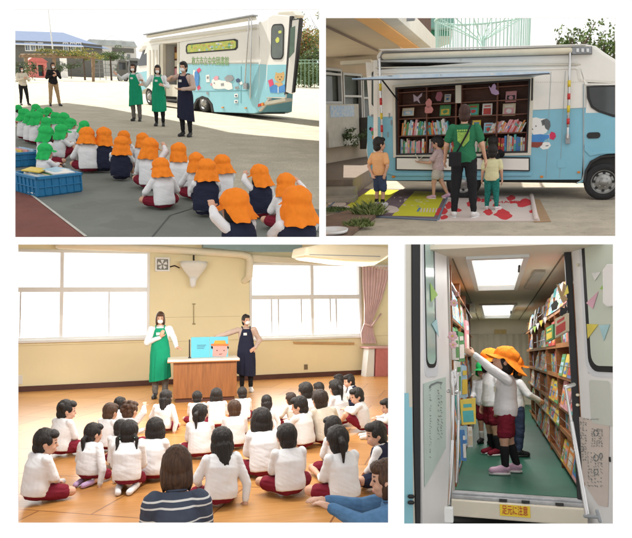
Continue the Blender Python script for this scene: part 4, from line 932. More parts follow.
sp('side_edge',[(373.5,60),(378,60),(378,181),(373.5,181)],-.02,.012,VW)
# white panel boxes under the opening
for x0,x1 in((396,455),(470,530)):
    q=sp('step_panel',[(x0,156.5),(x1,157),(x1,171),(x0,170)],.006,.05,GASK); mb=MB(); fv.poly(mb,[(x0+1.5,158),(x1-1.2,158.4),(x1-1.2,169.8),(x0+1.5,168.8)],.051,.056); mb.build('panel_face',VW,q)
ob=(*fv.uv(397,154.5),*fv.uv(530,79.5))
sp('lower_fill',[(396,155.2),(531,155.6),(531,173),(396,173)],-.04,.0045,VB,bev=0)
mb=MB(); fv.panel(mb,ob[0]-.07,ob[1]-.06,ob[2]+.07,ob[3]+.05,[ob],-.01,.03); mb.build('opening_frame',VC,sv,False,.006)
mb=MB(); fv.panel(mb,ob[0]-.012,ob[1]-.012,ob[2]+.012,ob[3]+.012,[(ob[0]+.02,ob[1]+.02,ob[2]-.02,ob[3]-.02)],.0,.034); mb.build('opening_seal',GASK,sv)
# book shelves in the opening
mb=MB(); fv.rect(mb,ob[0],ob[1]-.05,ob[2],ob[3],-.42,-.40); mb.build('shelf_back',BROWN,sv)
vb=[fv.uv(x,100)[0] for x in(397,426,455.5,461,497,530)]
for x in vb: 
    mb=MB(); fv.rect(mb,x-.012,ob[1]-.05,x+.012,ob[3],-.40,-.055); mb.build('shelf_divider',BROWN,sv)
lev=[fv.uv(460,y)[1] for y in(154.3,134,116,102,88.5)]
for z in lev:
    mb=MB(); fv.rect(mb,ob[0],z-.02,ob[2],z,-.395,-.05); mb.build('shelf_board',BROWN,sv)
mb=MB(); fv.poly(mb,[(455.5,79.5),(461,79.5),(461,103),(455.5,103)],-.05,.01); mb.build('shelf_post',VC,sv)
mb=MB(); fv.rect(mb,ob[0],ob[3]-.02,ob[2],ob[3]+.03,-.42,-.06); mb.build('opening_lintel',BROWN,sv)
# raised flap
hz=fv.uv(460,80)[1]; 
def flapP(px,py,off): return fv.px(px,py,off)
fvo=Frame(fv.o+fv.n*1.05,fv.u)
top=[fvo.px(352,80),fvo.px(549.5,73.5),fv.px(533,77,.03),fv.px(397,78,.03)]
mb=MB(); mb.hexa([top[0],top[1],top[2],top[3]]+[p+V((0,0,.03)) for p in top]); fl=mb.build('side_flap',mat('flap_blue',(.40,.60,.78),.3,.1,3),sv,False,.004)
mb=MB(); fvo.poly(mb,[(352,80.3),(352.5,79.4),(400,78.6),(500,75.6),(549.5,73.2),(550.5,74.2),(500,76.6),(400,80)],-.02,.03); mb.build('flap_rim',mat('flap_rim_dark',(.06,.06,.07),.4),fl)
mb=MB(); fvo.poly(mb,[(354,79.5),(378,76.2),(400,74.6),(440,73.8),(547,71.3),(549,73),(500,75.5),(400,78.5)],0,.02); mb.build('flap_picture',mat('flap_picture',(.58,.68,.78),.35,.0,7,col2=(.40,.56,.72)),fl)
fvt=fvo
mb=MB(); rr=random.Random(8)
for k in range(16):
    x=rr.choice([rr.uniform(388,402),rr.uniform(440,450),rr.uniform(370,384),rr.uniform(490,500)]); fvt.poly(mb,blobpts(x,76.6-(x-352)*.018,rr.uniform(.6,1.8),rr.uniform(.3,.6),n=8,seed=k),.0205,.0225,k%2)
mb.build('flap_mark',[GRS,VW],fl)
mb=MB(); mb.cap(fv.px(398,100,.02),fv.px(390,81,.55),.015,.015); mb.cap(fv.px(532,100,.02),fv.px(534,80,.55),.015,.015); mb.build('flap_strut',GASK,sv,True)
# striped support poles
STRIPE=[mat('pole_red',(.6,.04,.04),.4),mat('pole_yellow',(.8,.6,.05),.4),CHROME]
def spole(x0,x1,y0,y1,segs):
    mb=MB(); mb.tube([fv.px(x0,y0,.14),fv.px(x1,y1,.08)],.022); po=mb.build('awning_pole',CHROME,sv,True)
    mb=MB()
    for a,b,mi in segs:
        t=lambda y:(y-y0)/(y1-y0); p=fv.px(x0,y0,.14).lerp(fv.px(x1,y1,.08),t(a)); q=fv.px(x0,y0,.14).lerp(fv.px(x1,y1,.08),t(b)); mb.cyl(p,q,.026,n=12,mi=mi)
    mb.build('pole_band',STRIPE,po,True)
spole(570,568,54,126,[(80,86.5,1),(93,99,0),(105,112,1),(118,124,0)])
spole(381.5,384,59,160,[(83,90,1),(97,104,0),(112,118,1),(124,131,0),(140,146,1),(152,158,0)])
sp('pole_bracket',[(565.5,134),(570,134),(570,143.5),(565.5,143.5)],.01,.08,GRS); mb=MB(); mb.cap(fv.px(568,126,.06),fv.px(567.5,138,.07),.022,.022); mb.build('pole_foot',CHROME,sv,True)
# cab window and details
q=sp('cab_window',[(586.5,86),(640,84),(640,118),(613,117),(598,112),(591,107.5),(587,98)],.012,.022,GASK); mb=MB(); fv.poly(mb,[(589,87.5),(640,86),(640,115),(613,114.5),(599,110),(592.5,105.5),(589.5,97)],.023,.028); mb.build('pane',GLASS,q)
mb=MB(); fv.upoly(mb,rrect(*fv.uv(586.5,138.5),*fv.uv(600.5,132),.05),.012,.03); hd_=mb.build('door_handle',GASK,sv); 
sp('cab_joint',[(583,84),(584.2,84),(584.2,178),(583,178)],.012,.016,mat('joint_grey2',(.35,.42,.45),.6),bev=0)
sp('cab_moulding',[(584.5,144),(592,152),(600,151),(640,150),(640,152.5),(600,154),(590,156),(584,150)],.012,.03,VB)
sp('wheel_arch',[(582,182),(583,170),(588,160.5),(597,154.5),(606,152.7),(640,152.5),(640,182)],-.6,-.01,UNDER,bev=0)
w0=fv.uv(604,175.5); rW=(fv.uv(604,156.5)[1]-fv.uv(604,193.5)[1])/2
mb=MB(); fv.poly(mb,[(583.2,182),(585,170),(590,161),(600,155.5),(640,153),(640,154.5),(601,157.5),(592,162.5),(587,171),(585.5,182)],.012,.05); mb.build('arch_lip',GASK,sv)
wheel(sv,fv.pt(w0[0],rW,.03),fv.n,rW,.26)
wheel(sv,fv.pt(fv.uv(463,176)[0],rW,-.02),fv.n,rW,.26)
# rear door of this van standing open behind at the left
sp('rear_door',[(361,61),(374,62),(374.5,180),(366,178),(362,150),(365,116)],-.35,-.28,VW,bev=.02)
sp('rear_door_blue',[(363.5,116),(374.5,116),(374.5,180),(366,178),(363,150)],-.281,-.27,VB,bev=0)
q=sp('rear_door_seal',[(367.5,72),(370,69.5),(374.2,69.5),(374.2,109),(371,108.5),(367.5,104)],-.279,-.27,GASK); mb=MB(); fv.poly(mb,[(368.8,73),(374,72),(374,106),(371,105.5),(368.8,103)],-.269,-.265); mb.build('pane',mat('glass_green',(.08,.16,.10),.1),q)
sp('door_latch',[(368,114.5),(374,114.5),(374,117),(368,117)],-.27,-.2,GRS)
for (x,y,r,m) in ((368.5,130,2,DM),(369.5,133,2.1,BK[1]),(370.5,138,2.3,mat('sticker_orange',(.85,.3,.05),.5)),(366.5,129,1.4,GASK)):
    mb=MB(); fv.poly(mb,blobpts(x,y,r,r*1.1,n=12,seed=x),-.268,-.262); mb.build('door_sticker',m,sv)
# plain sticker patches on the side: white shape, grey round, blue and brown bands, red round
mb=MB()
for pts,mi in (([(532.5,118),(536,117.2),(540,118.5),(545,118.5),(547.5,122),(548.5,128),(546.5,132.5),(541,135.5),(534,135.5),(531,131),(530.8,123)],0),([(543,119.5),(547,118.5),(550,121),(550.6,126),(548.5,130.5),(545.5,128.5),(544,124)],1),([(531.3,134.8),(541,134),(545,135),(549,134.5),(549.5,138),(545,139.5),(543,142.2),(531.3,142)],2),([(531.3,142),(543,142),(542,145),(538,147.6),(531.3,147)],3),([(541,143.5),(545,142),(549.5,142.3),(551,145.5),(548,148.8),(543,149.5),(540,147.5)],0),([(546,135),(549.5,133.8),(551,136.5),(548.5,139)],0),([(549.5,134.5),(551.5,131.5),(555,132.8),(556,136.5),(553.5,139.8),(550,138.8)],4),(blobpts(536,126,.55,.7,n=8,amp=0),5),(blobpts(532.3,129,.8,.6,n=8,amp=0),5),([(541,120.5),(544,119.5),(544.5,124.5),(542.5,126)],1),([(545.5,145.5),(548.5,145),(548.3,146),(545.6,146.3)],1)):
    fv.poly(mb,pts,.004+mi*.0013,.0065+mi*.0016,mi)
mb.build('side_sticker',[WINW,mat('sticker_darkgrey',(.13,.14,.15),.5),BLS,mat('sticker_brown',(.28,.05,.03),.5),mat('sticker_crimson',(.65,.02,.10),.5),GASK],sv)
for x,y0 in((389,113),(391,120),(387.5,132)):
    mb=MB(); fv.prect(mb,x,y0+5,x+1.2,y0,.012,.02); mb.build('side_vent',GRS,sv)
JN=mat('joint_grey2',(.35,.42,.45),.6)
for x in(548,562):
    mb=MB(); u=fv.uv(x,130)[0]; fv.rect(mb,u,zlow+.03,u+.007,ztp-.25,.0035,.006); mb.build('body_joint',JN,sv)
mb=MB(); fv.rect(mb,fv.uv(531,112)[0],zs-.004,R0,zs+.004,.0035,.006); mb.build('body_joint',JN,sv)
for x,y in((540,176.5),(392,176.5),(577,172)):
    mb=MB(); fv.upoly(mb,rrect(*fv.uv(x,y+1.2),*fv.uv(x+3.4,y-1.0),.02),.004,.02); mb.build('marker_lamp',ORL,sv,False,.003)
mb=MB()
for k in range(22): 
    u,z=fv.uv(534+k*2.2,82); mb.cyl(fv.pt(u,z,.0),fv.pt(u,z,.007),.008,n=8)
mb.build('rivet',VC,sv)
mb=MB(); fv.upoly(mb,rrect(*fv.uv(557,168),*fv.uv(566,159),.03),.003,.009); mb.build('fuel_flap',VB,sv,False,.003)
# ---- books on the shelves
rr=random.Random(21)
CN={'book_red':'red','book_green':'green','book_blue':'blue','book_yellow':'yellow','book_white':'white','book_pink':'pink','book_teal':'teal','book_orange':'orange','book_sky':'pale blue','book_cream':'cream'}
SINK=[None]
def emit_book(mb,mats):
    if SINK[0] is None: return mb.build('picture_book',mats)
    al=BK+[PAGES]; ix=[al.index(m) if m in al else 0 for m in mats]; S0=SINK[0]; o=len(S0.v); S0.v+=mb.v; S0.f+=[tuple(i+o for i in f) for f in mb.f]; S0.mi+=[ix[k] for k in mb.mi]
def spine_row(fr,u0,u1,z,h,off,lab,grp,rr,lean=0,depth=.2,tw=(.022,.045),pal=None,p_gap=0):
    u=u0
    while u<u1-.02:
        t=rr.uniform(*tw); hh=h*rr.uniform(.72,1.0); m=rr.choice(pal or BK); mb=MB(); ln=(lean+rr.uniform(-.03,.05))*hh
        if rr.random()<p_gap: u+=t*1.5; continue
        fr.upoly(mb,[(u,z+.001),(u+t*.92,z+.001),(u+t*.92+ln,z+hh),(u+ln,z+hh)],off-depth,off,0)
        fr.upoly(mb,[(u+t*.2+ln*.98,z+hh),(u+t*.72+ln*.98,z+hh),(u+t*.72+ln,z+hh+.002),(u+t*.2+ln,z+hh+.002)],off-depth+.01,off-.01,1)
        q0=rr.uniform(.15,.6); fr.upoly(mb,[(u+t*.15+ln*q0,z+hh*q0),(u+t*.8+ln*q0,z+hh*q0),(u+t*.8+ln*(q0+.2),z+hh*(q0+.2)),(u+t*.15+ln*(q0+.2),z+hh*(q0+.2))],off,off+.002,2)
        o=emit_book(mb,[m,PAGES,rr.choice(BK)]); u+=t
        if o: tag(o,lab%CN[m.name],'book',grp)
def face_book(fr,u,z,w,h,off,m,m2,lab,grp=None,tilt=.06,art=1):
    mb=MB(); a=[fr.pt(u-w/2,z,off),fr.pt(u+w/2,z,off),fr.pt(u+w/2,z+h,off-tilt),fr.pt(u-w/2,z+h,off-tilt)]; d=-fr.n*.012
    mb.prism(a,d,0)
    nn=(a[1]-a[0]).cross(a[3]-a[0]).normalized(); nn=nn if nn.dot(fr.n)>0 else -nn
    def quad(x0,y0,x1,y1,o,mi):
        P=lambda x,y:a[0]+(a[1]-a[0])*x+(a[3]-a[0])*y+nn*o
        mb.prism([P(x0,y0),P(x1,y0),P(x1,y1),P(x0,y1)],nn*.001,mi)
    if art:
        quad(.12,.12,.88,.62,.001,1)
        P=lambda x,y:a[0]+(a[1]-a[0])*x+(a[3]-a[0])*y+nn*.0025
        mb.prism([P(*q) for q in blobpts(.5,.38,.22,.17,n=14,seed=u*7)],nn*.001,2); quad(.18,.74,.82,.84,.001,2)
    o=emit_book(mb,[m,m2,BK[(int(abs(u*37))+art)%10]])
    return tag(o,lab,'book',grp) if o else None
G1='books on the lower shelves of the van'
BKM={m.name[5:]:m for m in BK}
mixp=[BKM[k] for k in('white','cream','pink','green','sky','white','orange','cream','red','teal')]
spine_row(fv,vb[0]+.03,vb[1]-.02,lev[0],.34,-.10,'%s spined book in the bottom left bay of the van shelves',G1,rr,.02,pal=mixp)
spine_row(fv,vb[1]+.03,vb[2]-.03,lev[0],.32,-.10,'%s spined book in the bottom bay behind the girl in pink',G1,rr,.05,pal=mixp)
spine_row(fv,vb[0]+.05,vb[1]-.02,lev[1],.30,-.10,'%s spined book in the second row from below, left bay',G1,rr,.12,pal=mixp)
spine_row(fv,vb[1]+.02,vb[2]-.1,lev[1],.30,-.10,'%s spined book leaning in the second row beside the green shirt',G1,rr,-.15,pal=mixp)
spine_row(fv,vb[3]+.2,vb[4]-.02,lev[0],.30,-.10,'%s spined book in the bottom bay behind the two small children',G1,rr,.06,pal=mixp)
spine_row(fv,vb[4]+.03,vb[5]-.03,lev[0],.36,-.10,'%s spined book in the bottom right bay of the van shelves',G1,rr,.0,pal=[BKM[k] for k in('blue','white','teal','sky','cream','white','red')])
spine_row(fv,vb[4]-.15,vb[5]-.12,lev[1],.23,-.10,'%s spined book in the leaning red row at the right of the shelves',G1,rr,.45,pal=[BKM['red'],BKM['pink'],BKM['orange'],BKM['white'],BKM['red']],tw=(.025,.04))
def fb_px(x,y0,y1,wpx,m,m2,lab,art=1):
    u,z=fv.uv(x,y0); h=fv.uv(x,y1)[1]-z; w=abs(fv.uv(x+wpx,y0)[0]-u); return face_book(fv,u,z+.002,w,h,-.14,m,m2,lab,art=art)
fb_px(406,116,108,12,BKM['cream'],BKM['sky'],'wide cream picture book standing alone in the upper left bay')
fb_px(446,102,94,6.5,BKM['white'],BKM['cream'],'small white picture book beside the green coat hanger shape at the upper left')
fb_px(443.5,116,105,11,BKM['green'],BKM['yellow'],'green picture book facing out left of the woman head')
fb_px(472,116,104,11,BKM['green'],BKM['teal'],'bright green picture book facing out right of the woman head')
fb_px(486,116,103.5,10,BKM['white'],BKM['red'],'white picture book with a red round figure, third shelf')
fb_px(510,102,91,11,BKM['pink'],mat('book_black',(.03,.03,.03),.5),'pale pink picture book with a dark round picture on the upper right shelf')
fb_px(508,116,103.5,13,BKM['cream'],BKM['pink'],'cream picture book with a small pink picture, right bay of the third shelf')
fb_px(475,134,120.5,8.5,BKM['yellow'],BKM['orange'],'yellow picture book facing out beside the green shirt shoulder')
fb_px(487,134,123,9,BKM['sky'],BKM['teal'],'grey blue picture book facing out above the small children')
fb_px(409,86,82.5,12,BKM['cream'],BKM['white'],'low cream box on the top left shelf',art=0)
# paper decorations hanging over the shelves
def deco(pts,m,lab,off=-.02,name='paper_decoration'):
    mb=MB(); fv.poly(mb,pts,off-.006,off); tag(mb.build(name,m),lab,'decoration')
deco([(413,94),(417,97),(422,92.5),(421.5,96),(418.5,98.5),(420,103.5),(416.5,100.5),(413.5,102)],mat('paper_grey_lilac',(.42,.34,.42),.8),'grey lilac paper shape hanging at the left of the shelves')
deco(blobpts(428.5,103,3.2,4.0,seed=2)[:],mat('paper_pink',(.62,.25,.24),.8),'upper lobe of the pink paper shape on the shelf post')
deco(blobpts(428.5,109.5,4.2,4.6,seed=4),mat('paper_pink',(.62,.25,.24),.8),'pink paper shape hanging before the left shelf post')
deco([(435,98),(437,92),(441,91.5),(442.5,95),(440.5,101),(437,101)],mat('paper_plum',(.30,.10,.14),.8),'dark plum paper shape beside the small white book')
deco([(488.5,85.5),(491,88),(492.5,84.5),(494.5,83.5),(496,86),(495.5,89),(498.5,91),(499,94),(495.5,95),(491.5,93.5),(490,90)],mat('paper_lilac',(.55,.38,.62),.8),'lilac paper ghost shaped decoration at the upper right of the shelves')
# ---- picture mats on the ground
def gmat(name,lab,px,m,cat='mat',z=.012):
    q=[S.G(*p) for p in px]; mb=MB(); mb.prism([(p.x,p.y,.002) for p in q],(0,0,z)); return tag(mb.build(name,m),lab,cat)
def gdec(parent,blobs,z,mats,name='mat_picture'):
    mb=MB()
    for pts,mi in blobs:
        q=[S.G(*p) for p in pts]; mb.prism([(p.x,p.y,z+mi*.0008) for p in q],(0,0,.0012),mi)
    # parts are authored in place coordinates like their thing
    return mb.build(name,mats,parent)
CREAMM=mat('mat_cream',(.66,.56,.52),.8,.05,3); REDP=mat('mat_red',(.62,.03,.04),.8,.1,5); YEL=mat('mat_yellow',(.62,.60,.02),.7,.06,2); PURP=mat('mat_plum',(.19,.13,.16),.85,.15,5); DRED=mat('mat_dark_red',(.35,.02,.03),.7)
m2=gmat('picture_mat','pale mat with red painted pictures and letters under the woman in the green shirt',[(437,221.5),(447,196),(532,196.5),(540,221.5)],CREAMM)
bl=[]
for x,y,rx,ry,s in((441,212,6,5,1),(449,206,4,3,2),(456,211,5,2.5,4),(444,218,4,2,8),(470,204,3.4,2.6,5),(478,200,3,2,3),(486,201,5,2.4,4),(496,206,3.5,1.8,7),(503,215,8.5,4.6,6),(488,212.5,4.5,3,9),(511,198.5,4.6,2.2,2),(524,203.5,8,3.6,5),(513,203,3,1.6,1),(532,212,3,1.5,8)): bl.append((blobpts(x,y,rx,ry,seed=s,amp=.35,n=22),0))
gdec(m2,bl,.0135,[REDP])
fH=object.__new__(Frame); o_=S.G(502,203.5); fH.S=S; fH.o=V((o_.x,o_.y,.017)); fH.u=V((1,0,0)); fH.v=V((0,1,0)); fH.n=V((0,0,1))
text('HAPPY','lettering',.40,REDP,fH,.14,.06,0,m2,width=.42)
mb=MB(); q=S.G(536,221); q2=S.G(531.5,197); mb.cap((q.x,q.y,.035),(q2.x,q2.y,.035),.035,.035); mb.build('rolled_edge',CREAMM,m2,True)
gmat('cardboard_strip','strip of brown card lying under the right end of the pale mat',[(534,222.5),(530,199),(540,200),(551,222)],mat('card_brown',(.38,.24,.13),.85,.1),z=.006)
m1=gmat('picture_mat','long yellow and plum picture mat under the boy and the girl in pink',[(326,211),(352,189),(450,190.5),(438,220),(372,216),(326,209)],PURP)
bl=[([(340,211),(370,190),(399,190.5),(377,209.5),(362,214.5)],0),([(392,216.5),(415,191.5),(446,193),(434,217.5)],0)]
for x,y,rx,ry,s in((337,204,9,3.2,3),(391,210,8,3.4,6),(346,208,4,1.6,2)): bl.append((blobpts(x,y,rx,ry,seed=s,amp=.15),1))
rr=random.Random(3)
for k in range(42):
    x,y=rr.choice([(rr.uniform(343,356),rr.uniform(192,201)),(rr.uniform(394,406),rr.uniform(193,206)),(rr.uniform(376,388),rr.uniform(203,211)),(rr.uniform(412,428),rr.uniform(198,208)),(rr.uniform(364,380),rr.uniform(194,206))]); bl.append((blobpts(x,y,rr.uniform(.6,2),rr.uniform(.3,.9),n=8,seed=k),2 if 352<x<392 or x>410 else 1))
for k in range(6): bl.append(([(421+3*k,209),(422.3+3*k,209),(421.5+3*k,213),(420+3*k,213)],1))
bl.append(([(419,208.5),(421,208.5),(418.5,212.5),(416.5,212.5)],3))
gdec(m1,bl,.0135,[YEL,CREAMM,mat('mat_pale_yellow',(.72,.70,.25),.7),BKM['blue']])
mb=MB()
for a,b in(((326,210.5),(372,217.3)),((372,217.3),(438,221)),((438,221),(450,191)),((352,188.5),(326,210))):
    p,q=S.G(*a),S.G(*b); mb.cap((p.x,p.y,.012),(q.x,q.y,.012),.02,.02)
mb.build('mat_edge',mat('edge_blue_grey',(.16,.2,.27),.8),m1,True)
# ---- planter edge, grass tuft and plate in the near corner
mb=MB(); q=[S.G(*p) for p in((326,220),(345,214.5),(382,205),(384,212),(352,236),(326,262))]; mb.prism([(p.x,p.y,.004) for p in q],(0,0,.06)); tag(mb.build('planter_kerb',mat('brick_edge',(.22,.14,.10),.9,.2,6,bump=.4)),'low brick edged planting strip in the near left corner','planter')
def tuft(label,c,r,n,h,seed,ms):
    rr=random.Random(seed); vs=[];fs=[];mi=[]
    for i in range(n):
        a=rr.uniform(0,6.28);q=r*math.sqrt(rr.random()); b=V((c.x+q*math.cos(a)*1.6,c.y+q*math.sin(a),.05)); hh=h*rr.uniform(.4,1)*(1.2-q/r*.7); d=V((rr.gauss(0,.35),rr.gauss(0,.35),1)).normalized()*hh; w=V((rr.gauss(0,1),rr.gauss(0,1),0)).normalized()*.008
        o=len(vs); vs+=[b-w,b+w,b+d*.6+w*.7+V((0,0,0)),b+d+V((d.x,d.y,-.1*hh))*.5]; fs.append((o,o+1,o+2,o+3)); mi.append(rr.randrange(len(ms)))
    me=bpy.data.meshes.new('grass_tuft'); me.from_pydata([tuple(v) for v in vs],[],fs)
    for m in ms: me.materials.append(m)
    me.polygons.foreach_set('material_index',mi); return obj('grass_tuft',me,None,'grass',label)
tuft('tall feathery grass tuft beside the brick planting edge',V((S.G(369,217).x,S.G(369,217).y,0)),.17,700,.28,1,[LEAF2,mat('grass_pale',(.28,.32,.12),.7)])
tuft('low green weeds at the left edge behind the grass tuft',V((S.G(336,213).x,S.G(336,213).y,0)),.22,500,.09,2,[LEAF,LEAF2])
tuft('second grass clump in front of the boy feet',V((S.G(359,229).x,S.G(359,229).y,0)),.15,400,.17,4,[LEAF2,mat('grass_pale',(.28,.32,.12),.7)])
q=S.G(332,238); mb=MB(); q=V((q.x,q.y,0)); mb.loft([[q+V((math.cos(t)*r,math.sin(t)*r,z)) for t in [2*math.pi*k/40 for k in range(40)]] for r,z in((.02,.1),(.2,.10),(.21,.125),(.23,.125),(.22,.085),(.05,.08))]); tag(mb.build('plate',mat('plate_white',(.78,.80,.82),.3,.04),None,True),'round pale plate on the ground in the near left corner','plate')
# ---- school building at the left
BW=mat('building_beige',(.46,.39,.30),.85,.08,1.5,bump=.1); SOF=mat('soffit_beige',(.55,.47,.37),.85,.06,1.2); ORB=mat('beam_orange',(.90,.50,.18),.6,.05,2); RAIL=mat('rail_brown',(.14,.09,.075),.6); ALU=mat('aluminium',(.40,.41,.41),.4,.05,metal=.3)
sb=thing('school_building','beige school building with an orange edged eave and railed balcony','building')
zs_=3.25; xe=-1.72
Dm=lambda px,py,z: F*(z-1.63)/(111-py)
mb=MB(); mb.box((-9,8.3,zs_),(xe,22,zs_+.12)); mb.build('soffit',SOF,sb)
e1=S.G(357,18,zs_); e2=S.G(408,50,zs_)
eu=(e2-e1); A=e1-eu*1.2; B=e1+eu*1.15
mb=MB(); n_=V((1,0,0)); mb.hexa([A+V((-.02,0,-.02)),A+V((.34,0,-.02)),B+V((.34,0,-.02)),B+V((-.02,0,-.02)),A+V((-.02,0,.1)),A+V((.34,0,.1)),B+V((.34,0,.1)),B+V((-.02,0,.1))]); mb.build('eave_beam',ORB,sb,False,.01)
mb=MB(); mb.hexa([A+V((.34,0,-.0)),A+V((.62,0,-.0)),B+V((.62,0,-.0)),B+V((.34,0,-.0)),A+V((.34,0,.35)),A+V((.62,0,.35)),B+V((.62,0,.35)),B+V((.34,0,.35))]); mb.build('balcony_edge',VC,sb,False,.01)
mb=MB(); L_=(B-A).length
for k in range(int(L_/.16)):
    p=A.lerp(B,k*.16/L_)+V((.50,0,.35)); mb.cyl(p,p+V((0,0,.8)),.018,n=6)
rl=mb.build('balcony_railing',RAIL,sb); mb=MB(); mb.cap(A+V((.5,0,1.17)),B+V((.5,0,1.17)),.03,.03); mb.build('hand_rail',RAIL,rl)
mb=MB(); mb.cap(A.lerp(B,.62)+V((.6,0,.12)),A.lerp(B,.62)+V((.75,0,.12)),.03,.03); mb.cap(A.lerp(B,.62)+V((.75,0,.12)),A.lerp(B,.62)+V((.75,0,.35)),.03,.03); mb.build('drain_pipe',GRS,sb,True)
# wall with tall windows under the eave
pw0=V((S.P(326,111,17.0).x,17.0,0)); pw1=V((S.P(378,111,20.5).x,20.5,0)); fw_=Frame(pw0-(pw1-pw0)*.4,pw1-pw0)
wh=[]
for x0,x1,y0,y1 in((318,341,69,104),(344.5,361,74,142),(363.5,378,78,140)): 
    a=fw_.uv(x0,y1);b=fw_.uv(x1,y0); wh.append((a[0],a[1],b[0],b[1]))
mb=MB(); fw_.panel(mb,fw_.uv(312,150)[0],0,fw_.uv(420,140)[0],3.3,wh,-.2,0); mb.build('wall',BW,sb)
for q in wh:
    mb=MB(); fw_.panel(mb,q[0],q[1],q[2],q[3],[(q[0]+.07,q[1]+.07,q[2]-.07,(q[1]+q[3])/2+.3),(q[0]+.07,(q[1]+q[3])/2+.36,q[2]-.07,q[3]-.07)],-.08,.03); wn=mb.build('window',ALU,sb)
    mb=MB(); fw_.rect(mb,q[0],q[1],q[2],q[3],-.16,-.12); mb.build('pane',mat('pane_dim',(.07,.085,.075),.12,.3,1.2,spec=.6),wn)
mb=MB(); a=fw_.uv(318,148);b=fw_.uv(348,104.5); fw_.rect(mb,a[0],a[1],b[0],b[1],.02,.35); cb_=mb.build('planter_shelf',mat('shelf_pale',(.42,.42,.38),.7),sb)
mb=MB(); a=fw_.uv(319,118);b=fw_.uv(343,106); fw_.rect(mb,a[0],a[1],b[0],b[1],.351,.36); mb.build('shelf_poster',mat('poster_pale',(.45,.5,.5),.6,.0,12,col2=(.2,.35,.6)),cb_)
obj('shelf_plants',foliage_mesh('shelf_plants',fw_.px(333,137,.45),(.55,.12,.28),700,[LEAF,LEAFD],.07,77),cb_)
mb=MB(); mb.box((-9,12.4,0),(-2.35,22,.36)); mb.build('deck',mat('deck_brown',(.22,.175,.14),.8,.2,4,bump=.2,stretch=(1,8,1)),sb,False,.02)
mb=MB(); mb.box((-9,11.9,0),(-2.25,12.39,.22)); mb.build('deck_step',mat('step_stone',(.36,.33,.28),.85,.15,4,bump=.2),sb,False,.015)
mb=MB(); mb.box((-9,11.4,0),(-2.15,11.89,.10)); mb.build('deck_step',mat('step_stone',(.36,.33,.28)),sb,False,.015)
mb=MB(); p=S.G(346,18,zs_); a,b=S.G(326,62,3.2),S.G(378,72,3.2); mb.tube([S.G(326,26.5,3.22),S.G(378,51,3.22)],.02); mb.build('soffit_joint',RAIL,sb)
mb=MB(); q=S.G(360,61.5,3.1); mb.box((q.x-.5,q.y-.3,3.03),(q.x+.35,q.y+.2,3.12)); mb.build('soffit_lamp',VC,sb)
# post box and hanging things left of van
mb=MB(); fw_.prect(mb,350,148,359.5,118,.3,.7); tag(mb.build('locker',mat('locker_dark',(.06,.055,.05),.6),None,False,.02),'dark locker standing on the deck below the eave','locker')
# teal roofed building and the round climbing cage beyond
fT=Frame(V((-6,30,0)),V((1,0,0))); tb=thing('far_building','building with a teal roof edge behind the balcony railing','building')
mb=MB(); fT.poly(mb,[(395,70),(395,-30),(449,-30),(449,18),(447,30),(440,32),(430,36),(430,70)],-6,0); mb.build('wall',mat('far_wall',(.50,.55,.53),.8,.05),tb)
mb=MB(); fT.poly(mb,[(395,30),(452,30.5),(455,24),(451,-20),(395,-20)],.01,1.0); mb.build('roof_edge',mat('teal_roof',(.16,.34,.31),.5,.05),tb)
mb=MB(); fT.poly(mb,[(428,36.5),(449,36),(449,31),(428,31)],.01,.1); mb.build('green_band',mat('teal_band',(.02,.22,.13),.5),tb)
cg=thing('round_cage','pale green round lattice cage on a post rising above the van roof','frame'); c0=S.P(482,20,26); CG=mat('cage_green',(.42,.60,.55),.5,.05)
R1=(523-440)/2/600*26; zt_=c0.z+.1; zb_=zt_-1.75
mb=MB()
for z,rr_ in((zt_,R1),(zb_,R1)):
    mb.tube([V((c0.x+rr_*math.cos(t),c0.y+rr_*math.sin(t),z)) for t in [2*math.pi*k/48 for k in range(49)]],.045,6)
for k in range(72):
    t=2*math.pi*k/72; p=V((c0.x+R1*math.cos(t),c0.y+R1*math.sin(t),zt_)); mb.cyl(p,p-V((0,0,zt_-zb_)),.018,n=5)
mb.build('basket',CG,cg)
mb=MB()
for k in range(14):
    t=2*math.pi*k/14; mb.cyl((c0.x,c0.y,zt_-.9),(c0.x+R1*math.cos(t),c0.y+R1*math.sin(t),zt_),.02,n=5)
mb.build('spoke',CG,cg); mb=MB(); mb.cyl((c0.x,c0.y,0),(c0.x,c0.y,zt_-.7),.16); mb.build('post',CG,cg,True)
for i,(x,yt,rx,rz,lab) in enumerate(((574,26,1.5,1.25,'leafy tree with thin top shoots above the van roof'),(586,29,1.2,1.2,'second leafy tree crown above the van roof'),(611,33,1.7,1.5,'tree crown cut by the right picture edge above the cab'),(561,40,.7,.6,'small low tree crown left of the two above the roof'),(600,45,.9,.7,'low shrub like crown between the trees above the cab'))):
    D=30; p=S.P(x,111,D); tree(lab,(p.x,p.y,0),S.ztop((p.x,p.y),yt),rx*.8,rz,1000,(LEAF,LEAF2,LEAF2),.17,60+i,'trees behind the van roof')
# unseen slab added above the picture to keep the sun off this place
sl2=STREET.R.transposed()@(YARD.R@V((-.50,.62,.95)).normalized()); of2=sl2*(14/sl2.z)
mb=MB(); mb.prism([V(p)+of2 for p in ((-8,6.2,0),(6.5,6.2,0),(8,11.0,0),(5,11.2,0),(-4,13,0),(-9,15,0))],(0,0,.2)); tag(mb.build('canopy_roof',mat('canopy_grey',(.55,.55,.52),.8,.1,2)),kind='structure')
